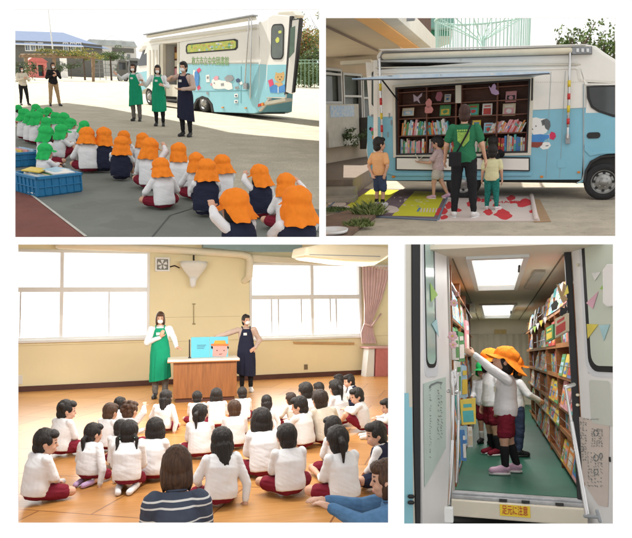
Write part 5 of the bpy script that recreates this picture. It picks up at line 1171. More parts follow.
# ---- people
PEACH=cloth('peach_cotton',(.78,.42,.20)); DENIM=cloth('navy_denim',(.05,.07,.13)); PFLW=cloth('pink_print_cotton',(.66,.50,.50),.25,sc=60); YLW=cloth('pale_yellow_cotton',(.70,.66,.40)); TEALL=cloth('teal_print',(.03,.26,.22),.4,sc=60); TSH=cloth('green_tshirt',(.03,.17,.085)); BEIS=cloth('pale_grey_shorts',(.55,.51,.45))
H_DARKBR=hairmat('hair_chestnut',(.075,.030,.022))
def lend(P,K,T):
    out=[]; c=V(P['che']); 
    k=MB(); y=-(K['che'][1]+.036)
    z=c.z
    # printed shape on the back of the shirt
    k.prism([V((-.085,y,z+.055)),V((.085,y,z+.055)),V((.08,y,z-.06)),V((.0,y+.01,z-.145)),V((-.08,y,z-.06))],(0,-.004,0)); out.append(('shirt_print',k.mesh('shirt_print',mat('print_lime',(.32,.55,.10),.7,.25,30))))
    k=MB(); 
    for i in range(6): k.box((-.088+.03*i,y-.004,z+.065),(-.066+.03*i,y,z+.09))
    out.append(('shirt_lettering',k.mesh('shirt_lettering',mat('print_lime',(.32,.55,.10)))))
    k=MB(); k.tube([(.10,-.10,1.33),(.05,-.168,1.2),(-.06,-.165,1.0),(-.10,-.15,.93)],.012); k.tube([(.10,-.10,1.33),(.10,.02,1.36),(.06,.12,1.3)],.012); out.append(('bag_strap',k.mesh('bag_strap',BLACKC,True)))
    k=MB(); k.box((-.19,-.24,.76),(-.02,-.17,.96)); out.append(('shoulder_bag',k.mesh('shoulder_bag',BLACKC,bevel=.02)))
    return out
W2_=person(stand(feet=dict(an=[(-.13,0,.075),(.15,0,.075)],to=[(-.17,.12,.03),(.19,.12,.03)],kn=[(-.11,.02,.45),(.12,.02,.45)]),el=[(-.245,.0,1.04),(.245,.0,1.04)],wr=[(-.275,.10,.84),(.29,.10,.83)]),ADU,vox=.007,top=TSH,sleeve='short',bottom=BLACKC,blen='long',hair='shortbob',hmat=H_DARKBR,shoes=SNEAK,extra=lend)
def stp(px,yf,ytop,real):
    p=S.G(px,yf); p=V((p.x,p.y,0)); return p,S.ztop(p,ytop)/real
p,s=stp(463,218,104,1.60); put(W2_,'woman in a green t-shirt with a black shoulder bag, seen from behind','woman',p,R_(-4),s)
K1=person(stand('kid',wr=[(-.06,-.11,.50),(.14,-.05,.52)],el=[(-.16,-.05,.62),(.17,-.03,.62)],yaw=-35,palm=((0,0,1),(0,1,0))),KIDS,vox=.006,top=PEACH,sleeve='short',bottom=DENIM,blen='knee',hair='short',shoes=SNEAK,socks=(BLACKC,.2))
p,s=stp(380,206.5,137,1.05); put(K1,'boy in a peach t-shirt and navy shorts with his hands behind his back','child',p,R_(-25),s)
K2=person(stand('kid',wr=[(-.06,.30,.63),(.07,.30,.64)],el=[(-.14,.10,.62),(.14,.10,.62)],pitch=22,palm=((0,0,1),(0,0,1)),feet=dict(an=[(-.05,.06,.055),(.05,-.16,.075)],to=[(-.05,.16,.028),(.06,-.07,.03)],kn=[(-.05,.06,.28),(.055,-.04,.29)])),KIDS,vox=.006,top=PFLW,sleeve='short',bottom=BEIS,blen='short',hair='bun',shoes=PINK)
p,s=stp(438,199,136.5,1.04); put(K2,'girl in a pink printed top and pale shorts holding an open book','child',p,R_(75),s)
f_=Frame(V((p.x-.42,p.y-.1,0)),V((1,.2,0)))
mb=MB(); z=s*.66
for sgn in(-1,1):
    q=V((p.x-.34*s,p.y+.08,z)); mb.prism([q,q+V((-.06,.02,.10*1.0)) if sgn<0 else q+V((.11,.03,.07)),(q+V((-.06,.02,.10)) if sgn<0 else q+V((.11,.03,.07)))+V((.03,-.20,.02)),q+V((.03,-.20,.02))],(0,0,.008))
tag(mb.build('picture_book',[PAGES]),'open picture book held by the girl in pink','book')
K3=person(stand('kid',feet=dict(an=[(-.07,.0,.055),(.09,-.06,.055)],to=[(-.09,.09,.028),(.14,.03,.028)],kn=[(-.06,.015,.28),(.07,.0,.28)])),KIDS,vox=.006,top=YLW,sleeve='short',bottom=TEALL,blen='long',hair='short',shoes=SNEAK)
p,s=stp(491,210,144.5,1.05); put(K3,'small child in a pale yellow t-shirt and teal leggings seen from behind','child',p,R_(-6),s)
K4=person(stand('kid',wr=[(-.1,.27,.72),(.10,.27,.80)],el=[(-.16,.10,.68),(.17,.12,.72)],palm=((0,0,-1),(0,0,-1))),KIDS,vox=.007,top=BLACKC,sleeve='short',bottom=BLACKC,blen='long',hair='short',shoes=SHOEB)
p,s=stp(491.5,200,135.5,1.05); put(K4,'child in black reaching to the shelf, behind the child in pale yellow','child',p,R_(0),s)

VB,VW=VB_keep,VW_keep
# ------------------------------------------------------------------ place 3: the hall
S=CUR[0]=HALL
def wood_floor():
    m=bpy.data.materials.new('hall_floor_wood'); m.use_nodes=True; nt=m.node_tree;N=nt.nodes;L=nt.links;b=N['Principled BSDF']
    tc=N.new('ShaderNodeTexCoord'); mp=N.new('ShaderNodeMapping'); mp.inputs['Rotation'].default_value=(0,0,R_(24)); L.new(tc.outputs['Object'],mp.inputs['Vector'])
    br=N.new('ShaderNodeTexBrick'); br.offset=.5; br.inputs['Scale'].default_value=1; br.inputs['Brick Width'].default_value=.95; br.inputs['Row Height'].default_value=.95; br.inputs['Mortar Size'].default_value=.008
    br.inputs['Color1'].default_value=(.45,.205,.06,1); br.inputs['Color2'].default_value=(.54,.27,.085,1); br.inputs['Mortar'].default_value=(.22,.09,.03,1)
    L.new(mp.outputs[0],br.inputs['Vector'])
    wv=N.new('ShaderNodeTexNoise'); m2=N.new('ShaderNodeMapping'); m2.inputs['Scale'].default_value=(1.2,16,1); m2.inputs['Rotation'].default_value=(0,0,R_(24)); L.new(tc.outputs['Object'],m2.inputs['Vector']); L.new(m2.outputs[0],wv.inputs['Vector']); wv.inputs['Scale'].default_value=2; wv.inputs['Detail'].default_value=6
    mx=N.new('ShaderNodeMix'); mx.data_type='RGBA'; mx.blend_type='MULTIPLY'; mx.inputs[0].default_value=.55
    cr=N.new('ShaderNodeValToRGB'); cr.color_ramp.elements[0].position=.3; cr.color_ramp.elements[0].color=(.6,.55,.5,1); cr.color_ramp.elements[1].position=.65; L.new(wv.outputs['Fac'],cr.inputs[0])
    L.new(br.outputs['Color'],mx.inputs[6]); L.new(cr.outputs[0],mx.inputs[7]); L.new(mx.outputs[2],b.inputs['Base Color'])
    b.inputs['Roughness'].default_value=.36; b.inputs['Specular IOR Level'].default_value=.35
    return m
mb=MB(); mb.add([(-9,2.2,0),(9,2.2,0),(16,26,0),(-16,26,0)],[(0,1,2,3)]); tag(mb.build('floor',wood_floor()),kind='structure')
fh=gframe((18,392),(388,373.2))
PL=mat('hall_wall_cream',(.85,.77,.50),.8,.05,.8,bump=.06,bscale=30); TRIM=mat('skirting_brown',(.09,.03,.02),.5,.15,4); WFR=mat('window_frame_pale',(.74,.76,.75),.4,.04,3); CRM=mat('pipe_cream',(.80,.74,.56),.5,.04,3)
def glow(name,c,e):
    return mat(name,c,.5,.02,3,emit=e)
LIT=glow('window_daylight',(1,1,.99),.62)  # panes glow to stand in for the daylight outside
_b=LIT.node_tree.nodes['Principled BSDF']; _r=[n for n in LIT.node_tree.nodes if n.type=='VALTORGB'][0]; LIT.node_tree.links.new(_r.outputs[0],_b.inputs['Emission Color'])
_r.color_ramp.elements[0].color=(.42,.50,.53,1); _r.color_ramp.elements[0].position=.30; _r.color_ramp.elements[1].position=.44; [n for n in LIT.node_tree.nodes if n.type=='TEX_NOISE'][0].inputs['Scale'].default_value=1.6
U=lambda x,y:fh.uv(x,y)
wl=(U(10,338.5)[0],U(80,338.5)[1],U(149.5,300)[0],U(80,246)[1]); wl=(U(-6,330)[0],U(140,337.6)[1],U(149.5,300)[0],U(148,251.5)[1])
wr=(U(249.5,300)[0],U(300,337.2)[1],U(361,300)[0],U(300,263.2)[1])
ztop_=U(203,236)[1]
mb=MB(); fh.panel(mb,U(-20,300)[0],0,U(400,300)[0],ztop_,[wl,wr],-.2,0); hw=mb.build('wall',PL); tag(hw,kind='structure')
mb=MB(); fh.rect(mb,U(-20,300)[0],0,U(400,300)[0],.11,.002,.03); tag(mb.build('skirting',TRIM),kind='structure')
mb=MB(); fh.rect(mb,U(-20,300)[0],U(203,340)[1]-.02,U(400,300)[0],U(203,340)[1]-.012,.0,.004); fh.rect(mb,U(160,300)[0],U(203,317)[1],U(240,300)[0],U(203,317)[1]+.008,.0,.004); tag(mb.build('wall_joint',mat('joint_cream',(.60,.50,.28),.8)),kind='structure')
def window(q,mull,trans,lab,label,bars=()):
    e=thing('window',label,'window')
    mb=MB(); t=.055; fh.panel(mb,q[0],q[1],q[2],q[3],[(q[0]+t,q[1]+t,q[2]-t,q[3]-t)],-.12,.03); mb.build('frame',WFR,e)
    xs=[q[0]+t]+[m for m in mull]+[q[2]-t]
    for m in mull:
        mb=MB(); fh.rect(mb,m-.035,q[1]+t,m+.035,q[3]-t,-.10,.0); mb.build('mullion',WFR,e)
    mb=MB(); fh.rect(mb,q[0]+t,trans-.05,q[2]-t,trans+.05,-.11,-.005); mb.build('transom',WFR,e)
    for x in bars:
        mb=MB(); fh.rect(mb,x-.013,q[1]+t,x+.013,trans-.05,-.09,-.03); mb.build('sash_bar',mat('sash_grey',(.60,.62,.63),.4),e)
    for a,b in zip(xs[:-1],xs[1:]):
        for z0,z1 in((q[1]+t,trans-.05),(trans+.05,q[3]-t)):
            mb=MB(); fh.rect(mb,a,z0,b,z1,-.16,-.15); mb.build('pane',LIT,e)
    mb=MB(); fh.rect(mb,q[0]-.04,q[1]-.05,q[2]+.04,q[1],-.02,.07); mb.build('sill',WFR,e)
    return e
window(wl,[U(61.5,300)[0]],U(100,289.5)[1],'', 'wide glaring window left of the woman in the green apron',bars=(U(20,310)[0],U(109,310)[0]))
window(wr,[U(312.5,300)[0]],U(300,297)[1],'','wide glaring window between the navy apron woman and the pink curtain',bars=(U(272,310)[0],U(279,310)[0],U(302,310)[0],U(331,310)[0],U(337,310)[0]))
# vague dark shapes seen through the glare: sash locks
for x,y,l in((303,316,'left'),(330,300,'b'),(57,322,'c')): pass
# ceiling, beams and pipes
mb=MB(); fh.rect(mb,U(-20,300)[0],ztop_-.02,U(400,300)[0],ztop_+.05,.0,1.6); tag(mb.build('ceiling',mat('ceiling_board',(.55,.58,.55),.8,.05,2)),kind='structure')
mb=MB(); mb.tube([fh.px(60,246.2,.2),fh.px(150,249.6,.2),fh.px(240,255.3,.2)],.085,12); mb.tube([fh.px(240,255.3,.2),fh.px(246.5,257.2,.2),fh.px(248,262,.2),fh.px(247.5,277,.16)],.085,12); mb.cap(fh.px(247.5,277,.16),fh.px(244,281,.02),.08,.07); tag(mb.build('ceiling_pipe',CRM,None,True),'cream duct along the top of the hall wall, bending down beside the window','pipe')
mb=MB(); fh.poly(mb,[(250,262),(250,255.5),(392,265.5),(392,272),(362,266.5)],.0,.16); tag(mb.build('beam',CRM),kind='structure')
mb=MB(); fh.poly(mb,[(200,249.5),(250,253.5),(296,253.5),(296,247),(200,243)],.3,.5); tag(mb.build('blue_beam',mat('beam_teal_grey',(.24,.36,.38),.6,.05)),kind='structure')
# ceiling light
cl=thing('ceiling_light','white enclosed ceiling light hanging at the top right above the hall window','ceiling lamp')
fl2=Frame(S.P(340,250,10.5),V((1,.38,0))); fl2.o.z=0
mb=MB(); fl2.poly(mb,[(297.5,257),(299.5,248),(318,244),(382,248),(385.5,253),(372,262),(340,261)],-.25,.25); mb.build('housing',CRM,cl,False,.04)
mb=MB(); fl2.poly(mb,[(300,258.2),(340,262),(371,263),(384,254.5),(380,259),(368,266),(335,263.8),(304,259.6)],-.2,.2); mb.build('diffuser',glow('lamp_glow',(1,.93,.74),.30),cl,False,.02)
mb=MB(); fl2.poly(mb,[(302,255.5),(372,257.2),(372,257.9),(302,256.2)],.251,.256); mb.build('housing_joint',GRS,cl)
# sound horn and fan box on the wall
fb_=thing('wall_fan','small square ventilator fan on the wall above the woman in the green apron','fan'); q0=U(155,271.5);q1=U(169.5,257.8)
mb=MB(); fh.panel(mb,q0[0],q0[1],q1[0],q1[1],[(q0[0]+.035,q0[1]+.035,q1[0]-.035,q1[1]-.035)],0,.08); mb.build('frame',WFR,fb_)
mb=MB(); fh.rect(mb,q0[0]+.03,q0[1]+.03,q1[0]-.03,q1[1]-.03,.005,.02); mb.build('back_plate',mat('fan_back',(.30,.30,.26),.6),fb_)
mb=MB(); c=fh.pt((q0[0]+q1[0])/2,(q0[1]+q1[1])/2,.04)
for k in range(5):
    t=2*math.pi*k/5; d=fh.u*math.cos(t)+fh.v*math.sin(t); d2_=fh.u*math.cos(t+.7)+fh.v*math.sin(t+.7); mb.prism([c+d*.02,c+d*.11,c+d2_*.11,c+d2_*.03],fh.n*.008)
mb.build('blade',WFR,fb_)
hn=thing('loudspeaker','white cone shaped shade on a cord high on the wall between the windows','lamp')
A0=fh.px(192,256,.05); ap=fh.px(191,286,.35)
mb=MB(); 
fr_c=fh.px(191.5,266,.4)
for r0 in (0,): 
    rings=[]
    for t,w_,z_ in((0,.30,0),(.25,.29,-.10),(.5,.21,-.22),(.75,.12,-.33),(1,.07,-.42)):
        c=fh.px(192,262.5,.32)+V((0,0,z_)); rings.append([c+fh.u*math.cos(a)*w_+fh.n*math.sin(a)*w_*.6 for a in [2*math.pi*k/20 for k in range(20)]])
    mb.loft(rings)
mb.build('shade',mat('shade_white',(.74,.74,.68),.5,.06,4),hn,True)
mb=MB(); mb.cap(fh.px(191,280,.34),fh.px(191,285.5,.34),.075,.06); mb.build('bulb_cap',WFR,hn,True)
mb=MB(); mb.tube([fh.px(170,267,.06),fh.px(174,266,.12),fh.px(178,268.5,.25)],.014); mb.tube([fh.px(192,262,.3),fh.px(193,252,.1)],.02); mb.build('cord',GASK,hn,True)
mb=MB(); mb.tube([fh.px(193.5,304,.02),fh.px(193.5,324,.02)],.01,5); mb.cap(fh.px(192.5,304,.02),fh.px(195,304,.02),.012,.012); mb.cap(fh.px(192.5,324,.02),fh.px(195,324,.02),.012,.012); tag(mb.build('wall_hook',mat('hook_brass',(.4,.32,.16),.4),None,True),'thin vertical metal rod fixed to the wall between the two women','hook')
sk=thing('wall_socket','small dark switch plate low on the wall right of the navy apron woman','socket'); mb=MB(); fh.prect(mb,304,369.5,307.5,364.5,.0,.02); mb.build('plate',mat('plate_dark',(.20,.16,.10),.5),sk)
sk=thing('wall_socket','pale socket plate low on the wall at the far left','socket'); mb=MB(); fh.prect(mb,18,384,22.5,375.5,.0,.02); mb.build('plate',WFR,sk)
mb=MB(); fh.poly(mb,[(293,341.6),(353,342.4),(353,344.4),(293,343.4)],.02,.09); tag(mb.build('wall_rail',mat('rail_wood',(.55,.33,.14),.5,.15,6)),'wooden hook rail under the right hand window','rail')
# curtain and side of the room
CUR_=cloth('curtain_pink',(.85,.64,.63),.1,sc=5); ct=[]
cu=thing('curtain','faded pink curtain tied back at the right of the glaring window','curtain')
def pleat(pts_l,pts_r,nm,parent,off=.16,n=40,fold=9):
    rows=[]
    for (xl,yl),(xr,yr) in zip(pts_l,pts_r):
        rows.append([fh.px(xl+(xr-xl)*k/n,yl+(yr-yl)*k/n)+fh.n*(off+.045*math.sin(k/n*math.pi*2*fold)) for k in range(n+1)])
    mb=MB(); vs=[p for r in rows for p in r]; mb.add(vs,[(j*(n+1)+k,j*(n+1)+k+1,(j+1)*(n+1)+k+1,(j+1)*(n+1)+k) for j in range(len(rows)-1) for k in range(n)])
    return mb.build(nm,CUR_,parent,True)
pleat([(359.5,265.5),(360,285),(361.5,305),(361.5,322),(358,333),(359,343)],[(386.5,266.5),(385,280),(379,300),(370,320),(371,332),(374,343)],'drape',cu)
mb=MB(); mb.tube([fh.px(360,324,.30),fh.px(366,326,.33),fh.px(372,320,.25),fh.px(379,314,.1)],.022); mb.build('tieback',mat('tieback',(.60,.40,.38),.8),cu,True)
mb=MB(); mb.tube([fh.px(356,265.5,.18),fh.px(392,267,.18)],.02); mb.build('curtain_rail',WFR,cu,True)
cb=thing('low_cabinet','low pink cloth covered cabinet with a white end standing under the curtain','cabinet')
mb=MB(); fh.poly(mb,[(366.5,377),(367.5,347),(392,346.5),(392,379)],.06,.55); mb.build('cloth_cover',cloth('cover_pink',(.55,.20,.19),.08),cb,False,.02)
mb=MB(); fh.poly(mb,[(357.5,376),(360.5,347.5),(366.5,347.5),(365.5,376)],.2,.5); mb.build('end_panel',WFR,cb,False,.01); mb=MB(); fh.poly(mb,[(359,347.5),(359,346.2),(392,345),(392,346.8)],.05,.58); mb.build('top',mat('top_pink',(.62,.36,.34),.6),cb)
# desk
DW=mat('desk_wood',(.30,.115,.035),.45,.22,4,bump=.08,stretch=(7,7,.6)); DT=mat('desk_top_pale',(.72,.66,.55),.4,.05,3)
dk0=gframe((173.5,399),(237,393)); p0=dk0.px(173.5,399); 
dk=thing('teachers_desk','wooden panel fronted desk with a pale top between the two women','desk')
p0=V((S.P(173.5,311,10.9).x,10.9,0)); p1=V((S.P(236.5,311,10.95).x,10.95,0)); fd_=Frame(p0,p1-p0); W_=(p1-p0).length; zt=fd_.uv(200,359)[1]
mb=MB(); fd_.rect(mb,0,.07,W_,zt-.05,-.6,0); mb.build('front_panel',DW,dk,False,.006)
mb=MB(); fd_.rect(mb,.04,0,W_-.04,.07,-.55,-.03); mb.build('plinth',TRIM,dk)
mb=MB(); fd_.rect(mb,-.10,zt-.05,W_+.05,zt,-.68,.05); mb.build('top',DT,dk,False,.008)
mb=MB(); fd_.rect(mb,-.10,zt-.052,W_+.05,zt-.035,.051,.056); mb.build('top_edge',mat('edge_orange',(.45,.18,.06),.5),dk)
# big picture book on the desk
bk=thing('giant_picture_book','large open cyan picture book with a hatted face standing on the desk','book')
fbk=Frame(fd_.pt(0,0,-.28),fd_.u); c0_=fbk.uv(191,357.5); c1_=fbk.uv(228,336.5); zb0=zt+.004
mb=MB(); fbk.rect(mb,c0_[0],zb0,(c0_[0]+c1_[0])/2-.002,c1_[1],-.02,.0); mb.build('page',mat('book_cyan',(.10,.45,.58),.5,.04),bk)
mb=MB(); fbk.rect(mb,(c0_[0]+c1_[0])/2+.002,zb0,c1_[0],c1_[1],-.02,.0); mb.build('page',mat('book_cyan',(.10,.45,.58),.5),bk)
mb=MB(); fbk.poly(mb,[(212.5,356.5),(213,346),(227,346),(227.5,352),(226,356.5)],.001,.004,0); fbk.poly(mb,[(211,346),(211,343.8),(228.5,343.8),(228.5,346)],.0015,.006,1); fbk.poly(mb,[(213.5,343.9),(215,340.5),(225,340.5),(226,343.9)],.0015,.006,2)
for x,y in((217,350.5),(224,350.5)): fbk.poly(mb,blobpts(x,y,.6,.6,n=10,amp=0),.0042,.006,3)
fbk.poly(mb,[(219,354),(222,353.7),(222,354.3),(219,354.6)],.0042,.006,3); fbk.poly(mb,blobpts(212,347.5,1,1.4,n=10),.0055,.0075,3); fbk.poly(mb,blobpts(228,347.5,.9,1.3,n=10),.0055,.0075,3)
mb.build('picture',[mat('face_pink',(.62,.28,.25),.5,.05),mat('hat_band',(.55,.16,.03),.5),mat('hat_orange',(.75,.32,.03),.5),BLACKC],bk)
mb=MB()
for k in range(3): fbk.rect(mb,fbk.uv(197,350)[0],fbk.uv(197,345.5+1.6*k)[1],fbk.uv(206-k,350)[0],fbk.uv(197,345.1+1.6*k)[1],.001,.003)
mb.build('printed_line',GASK,bk)
mb=MB(); mb.tube([fbk.px(189.5,357,0),fbk.px(189.5,340,0)],.012); mb.cap(fbk.px(188.8,357.5,.03),fbk.px(190.5,357.5,.03),.012,.012); tag(mb.build('book_stand',GASK,None,True),'thin black stand at the left edge of the large cyan book','stand')
# people: two women
GAPR=APG
WA=person(stand(wr=[(-.30,.10,.93),(-.02,.17,1.13)],el=[(-.26,.0,1.06),(.24,.05,1.02)],pitch=8,palm=((0,0,-1),(0,-1,.2)),fd=((-.6,.6,-.1),(-.3,.3,.9))),ADU,vox=.0075,top=WHITE,bottom=GREYC,blen='wide',hair='bob',hmat=H_BROWN,mask=True,apron=APG,badge=True,shoes=SHOEB,apron_s=2,apron_lo=.34)
WB=person(stand(wr=[(-.17,.12,.90),(.62,.20,1.15)],el=[(-.29,-.10,1.05),(.42,.12,1.20)],yaw=30,palm=((0,1,0),(0,0,-1)),fd=((.8,.2,-.5),(.95,.1,-.15))),ADU,vox=.0075,top=BEIGE,bottom=BLACKC,blen='long',hair='short',hmat=H_BLACK,mask=True,apron=NAVY,badge=True,shoes=SNEAK,apron_s=4,apron_lo=.36)
def std(px,D,ytop,real):
    p=S.P(px,S.yh,D); p=V((p.x,p.y,0)); return p,S.ztop(p,ytop)/real
p,s=std(160.5,11.6,311.5,1.60); put(WA,'woman in a bright green apron and glasses leaning a hand on the desk','woman',p,R_(180),s)
p,s=std(246,12.0,314,1.60); put(WB,'woman in a long navy apron pointing to the big cyan book','woman',p,R_(180),s)
# children
H=HALL
bo=dict(top=WHITE,bottom=MAROON)
P1=proto('h_boy',pose=kid_sit('cross',arms='lap'),hair='short',**bo)
P2=proto('h_boyr',pose=kid_sit('kneeout',arms='lap',yaw=-30,seed=3),hair='short',**bo)
P3=proto('h_bob',pose=kid_sit('side',arms='lap',yaw=10,seed=4),hair='bob',**bo)
P4_=proto('h_long',pose=kid_sit('side',arms='down',yaw=-5,side_lean=.03,seed=5),hair='long',**bo)
P5=proto('h_twin',pose=kid_sit('kneel',arms='lap',seed=6),hair='twin',socks=(SOCKW,.3),**bo)
P6=proto('h_pony',pose=kid_sit('cross',arms='lap',yaw=-18,seed=7),hair='pony',**bo)
P7=proto('h_buns',pose=kid_sit('cross',arms='lap',yaw=-35,seed=8),hair='buns',**bo)
P8=proto('h_side',pose=kid_sit('kneel',arms='down',yaw=-25,seed=9),hair='sidepony',shoes=LAV,**bo)
P9=proto('h_face',pose=kid_sit('up',arms='knees',yaw=30,pitch=12,seed=10),hair='short',**bo)
P10=proto('h_curl',pose=kid_sit('cross',arms='raise',yaw=-10,seed=11),hair='curly',hmat=H_BROWN,**bo)
P11=proto('h_boy2',pose=kid_sit('cross',arms='knees',pitch=-4,seed=12,side_lean=-.03),hair='short',hmat=H_DARK,top=CREAM,bottom=MAROON)
P12=proto('h_vest',pose=kid_sit('cross',arms='lap',yaw=35,seed=13),hair='short',top=WHITE,vest=NAVY,bottom=NAVY)
P13=proto('h_brown',pose=kid_sit('cross',arms='lap',seed=14),hair='short',hmat=H_BROWN,**bo)
tg=gpt(205,386)
KD=[(36,429,26,P2,-38,'boy with short black hair and white socks at the lower left, sitting sideways'),
(60,400,20,P7,-25,'girl with two small buns looking right, behind the boy at the lower left'),
(88,428,20,P8,-22,'girl kneeling in lavender socks left of the braided girl'),
(127,426,23,P5,0,'girl kneeling with two long braids and mint hair ties'),
(105,403,17,P13,-30,'boy with light brown hair next to the curly haired child'),
(126,401,18,P10,-18,'child with curly light brown hair lifting a hand'),
(117,397,11,P1,-10,'dark head just visible behind the curly haired child'),
(118,420,16,P1,-10,'boy half hidden behind the braided girl'),
(152,418,22,P3,-12,'girl with bobbed dark hair right of the braided girl'),
(162,390,15,P4_,-8,'girl with long black hair sitting alone in front of the green apron woman'),
(197,391,12,P1,0,'boy in front of the desk, left of two, seen from behind'),
(217,388,14,P3,4,'girl with bobbed hair right in front of the desk'),
(200,404,19,P6,0,'girl with a ponytail right behind the long haired girl by the desk'),
(221,428,27,P4_,12,'girl with very long black hair leaning on one hand, lower middle'),
(235,400,17,P13,0,'boy with brownish cropped hair in the middle of the children'),
(243,387,12,P1,0,'small boy below the navy apron woman feet'),
(266,395,13,P4_,0,'girl with long dark hair alone right of the middle'),
(264,408,24,P3,6,'girl with a full dark bob left behind the large boy'),
(290,424,25,P1,6,'large boy in white with his left knee sticking out, lower centre right'),
(305,396,18,P9,30,'boy looking up left, behind the large boy'),
(295,392,12,P11,10,'small boy leaning forward right of the bobbed girl'),
(309,382,17,P1,4,'boy with thick black hair in the farthest rank of the right group'),
(322,382,12,P1,8,'child peeking between two boys in the farthest rank'),
(326,389,19,P11,6,'boy in cream with broad back in the right group'),
(341,379,16,P6,16,'girl with a long ponytail in the right group'),
(363,387,15,P9,48,'boy in profile looking left at the far right of the floor group'),
(354,374,12,P12,30,'dark haired child in navy farthest right at the back'),
(343,374,11,P1,14,'dark head at the back left of the navy child'),
(338,416,20,P3,20,'dark bobbed girl just behind the ponytail girl at the lower right'),
(344,426,27,P6,14,'large girl with a black ponytail at the lower right'),
(385,421,23,P12,45,'child in a navy vest at the right edge, looking left'),
(392,398,12,P9,60,'child mostly cut off by the right edge with feet showing')]
for px,yt,w,pr,turn,lab in KD:
    p,s=kid_at(px,yt,w,w=.215,lo=.8,zt=.61); put(pr,lab,'child',p,face_rot(p,tg,turn),s,'children seated on the hall floor')
# adults at the front
STRP=mat('striped_knit',(.055,.07,.11),.9,.1,10)
def stripes(m):
    nt=m.node_tree;N=nt.nodes;L=nt.links;b=N['Principled BSDF']; src=b.inputs['Base Color'].links[0].from_socket
    tc=N.new('ShaderNodeTexCoord'); sp_=N.new('ShaderNodeSeparateXYZ'); L.new(tc.outputs['Object'],sp_.inputs[0]); 
    m1=N.new('ShaderNodeMath'); m1.operation='MULTIPLY'; m1.inputs[1].default_value=26; L.new(sp_.outputs[2],m1.inputs[0])
    m2=N.new('ShaderNodeMath'); m2.operation='FRACT'; L.new(m1.outputs[0],m2.inputs[0])
    m3=N.new('ShaderNodeMath'); m3.operation='GREATER_THAN'; m3.inputs[1].default_value=.72; L.new(m2.outputs[0],m3.inputs[0])
    g=N.new('ShaderNodeMath'); g.operation='MULTIPLY'; g.inputs[1].default_value=7.4; L.new(sp_.outputs[2],g.inputs[0]); g2=N.new('ShaderNodeMath'); g2.operation='FRACT'; L.new(g.outputs[0],g2.inputs[0]); g3=N.new('ShaderNodeMath'); g3.operation='LESS_THAN'; g3.inputs[1].default_value=.68; L.new(g2.outputs[0],g3.inputs[0])
    mm=N.new('ShaderNodeMath'); mm.operation='MULTIPLY'; L.new(m3.outputs[0],mm.inputs[0]); L.new(g3.outputs[0],mm.inputs[1])
    mx=N.new('ShaderNodeMix'); mx.data_type='RGBA'; L.new(mm.outputs[0],mx.inputs[0]); L.new(src,mx.inputs[6]); mx.inputs[7].default_value=(.7,.7,.68,1); L.new(mx.outputs[2],b.inputs['Base Color'])
stripes(STRP)
def adult_sit(yaw=0,wr=None,seed=0):
    P=scaleP(kid_sit('kneel',yaw=yaw,seed=seed),1.0); 
    P=dict(pel=(0,0,.22),che=(0,.03,.50),nk=(0,.07,.655),hd=(0,.11,.765),Mh=rotM(yaw,-4),seed=seed)
    P['hp']=[(-.09,.02,.2),(.09,.02,.2)]; P['kn']=[(-.14,.42,.09),(.14,.42,.09)]; P['an']=[(-.11,.0,.06),(.11,.0,.06)]; P['to']=[(-.08,-.15,.04),(.08,-.15,.04)]
    P['sh']=[(-.132,.03,.585),(.132,.03,.585)]; P['el']=[(-.17,.10,.36),(.17,.10,.36)]; P['wr']=wr or [(-.10,.3,.30),(.10,.3,.30)]
    if wr: P['el']=[tuple((V(P['sh'][i])+V(wr[i]))/2+V(((-.07,.07)[i],0,-.06))) for i in(0,1)]
    return P
AD=dict(ADU); AD['head']=(.082,.095,.118); AD['che']=(.125,.10); AD['sho']=(.125,.075); AD['ua']=(.055,.047); AD['fa']=(.045,.026)
A1=person(adult_sit(seed=1),AD,vox=.007,top=STRP,bottom=GREYC,blen='long',hair='bob',hmat=H_BROWN)
p,s=kid_at(177,448,44,zt=.91,w=.262,lo=.9); put(A1,'woman with brown bobbed hair and a striped navy top, seen from behind','woman',p,face_rot(p,tg,4),s)
DEN=cloth('denim_blue',(.10,.22,.40),.15,sc=20)
A2=person(adult_sit(yaw=10,wr=[(-.10,.47,.60),(.05,.52,.60)],seed=2),AD,vox=.006,top=DEN,bottom=DEN,blen='long',hair='long',hmat=H_BROWN)
p=S.P(397,S.yh,3.35); put(A2,'woman in a blue denim shirt reaching in from the right edge, face in profile','woman',V((p.x,p.y,-.02)),R_(72),.84)
# lights of the hall: windows, and overhead lamps added as fill
def area(name,loc,dirn,sx,sy,e,col=(1,1,1)):
    l=bpy.data.lights.new(name,'AREA'); l.shape='RECTANGLE'; l.size=sx; l.size_y=sy; l.energy=e; l.color=col
    o=bpy.data.objects.new(name,l); COL.objects.link(o); M=(CUR[0].R@V(dirn).normalized()).to_track_quat('-Z','Y').to_matrix().to_4x4(); M.translation=CUR[0].M@V(loc); o.matrix_world=M; return o
cW=fh.pt((wr[0]+wr[2])/2,(wr[1]+wr[3])/2,.15); area('window_light',cW,fh.n+V((0,0,-.35)),2.6,1.7,60,(1,.99,.96))
cW=fh.pt((wl[0]+wl[2])/2,(wl[1]+wl[3])/2,.15); area('window_light',cW,fh.n+V((0,0,-.35)),2.6,1.9,42,(1,.99,.96))
area('hall_ceiling_lamp',S.P(120,246,8.6),(0.1,.4,-1),2.2,.35,66,(1,.98,.93)); area('hall_ceiling_lamp',S.P(290,246.5,8.0),(-.1,.4,-1),2.2,.35,66,(1,.98,.93))
area('hall_ceiling_lamp',S.P(203,248,5.6),(0,.25,-1),2.6,.35,38,(1,.98,.94))
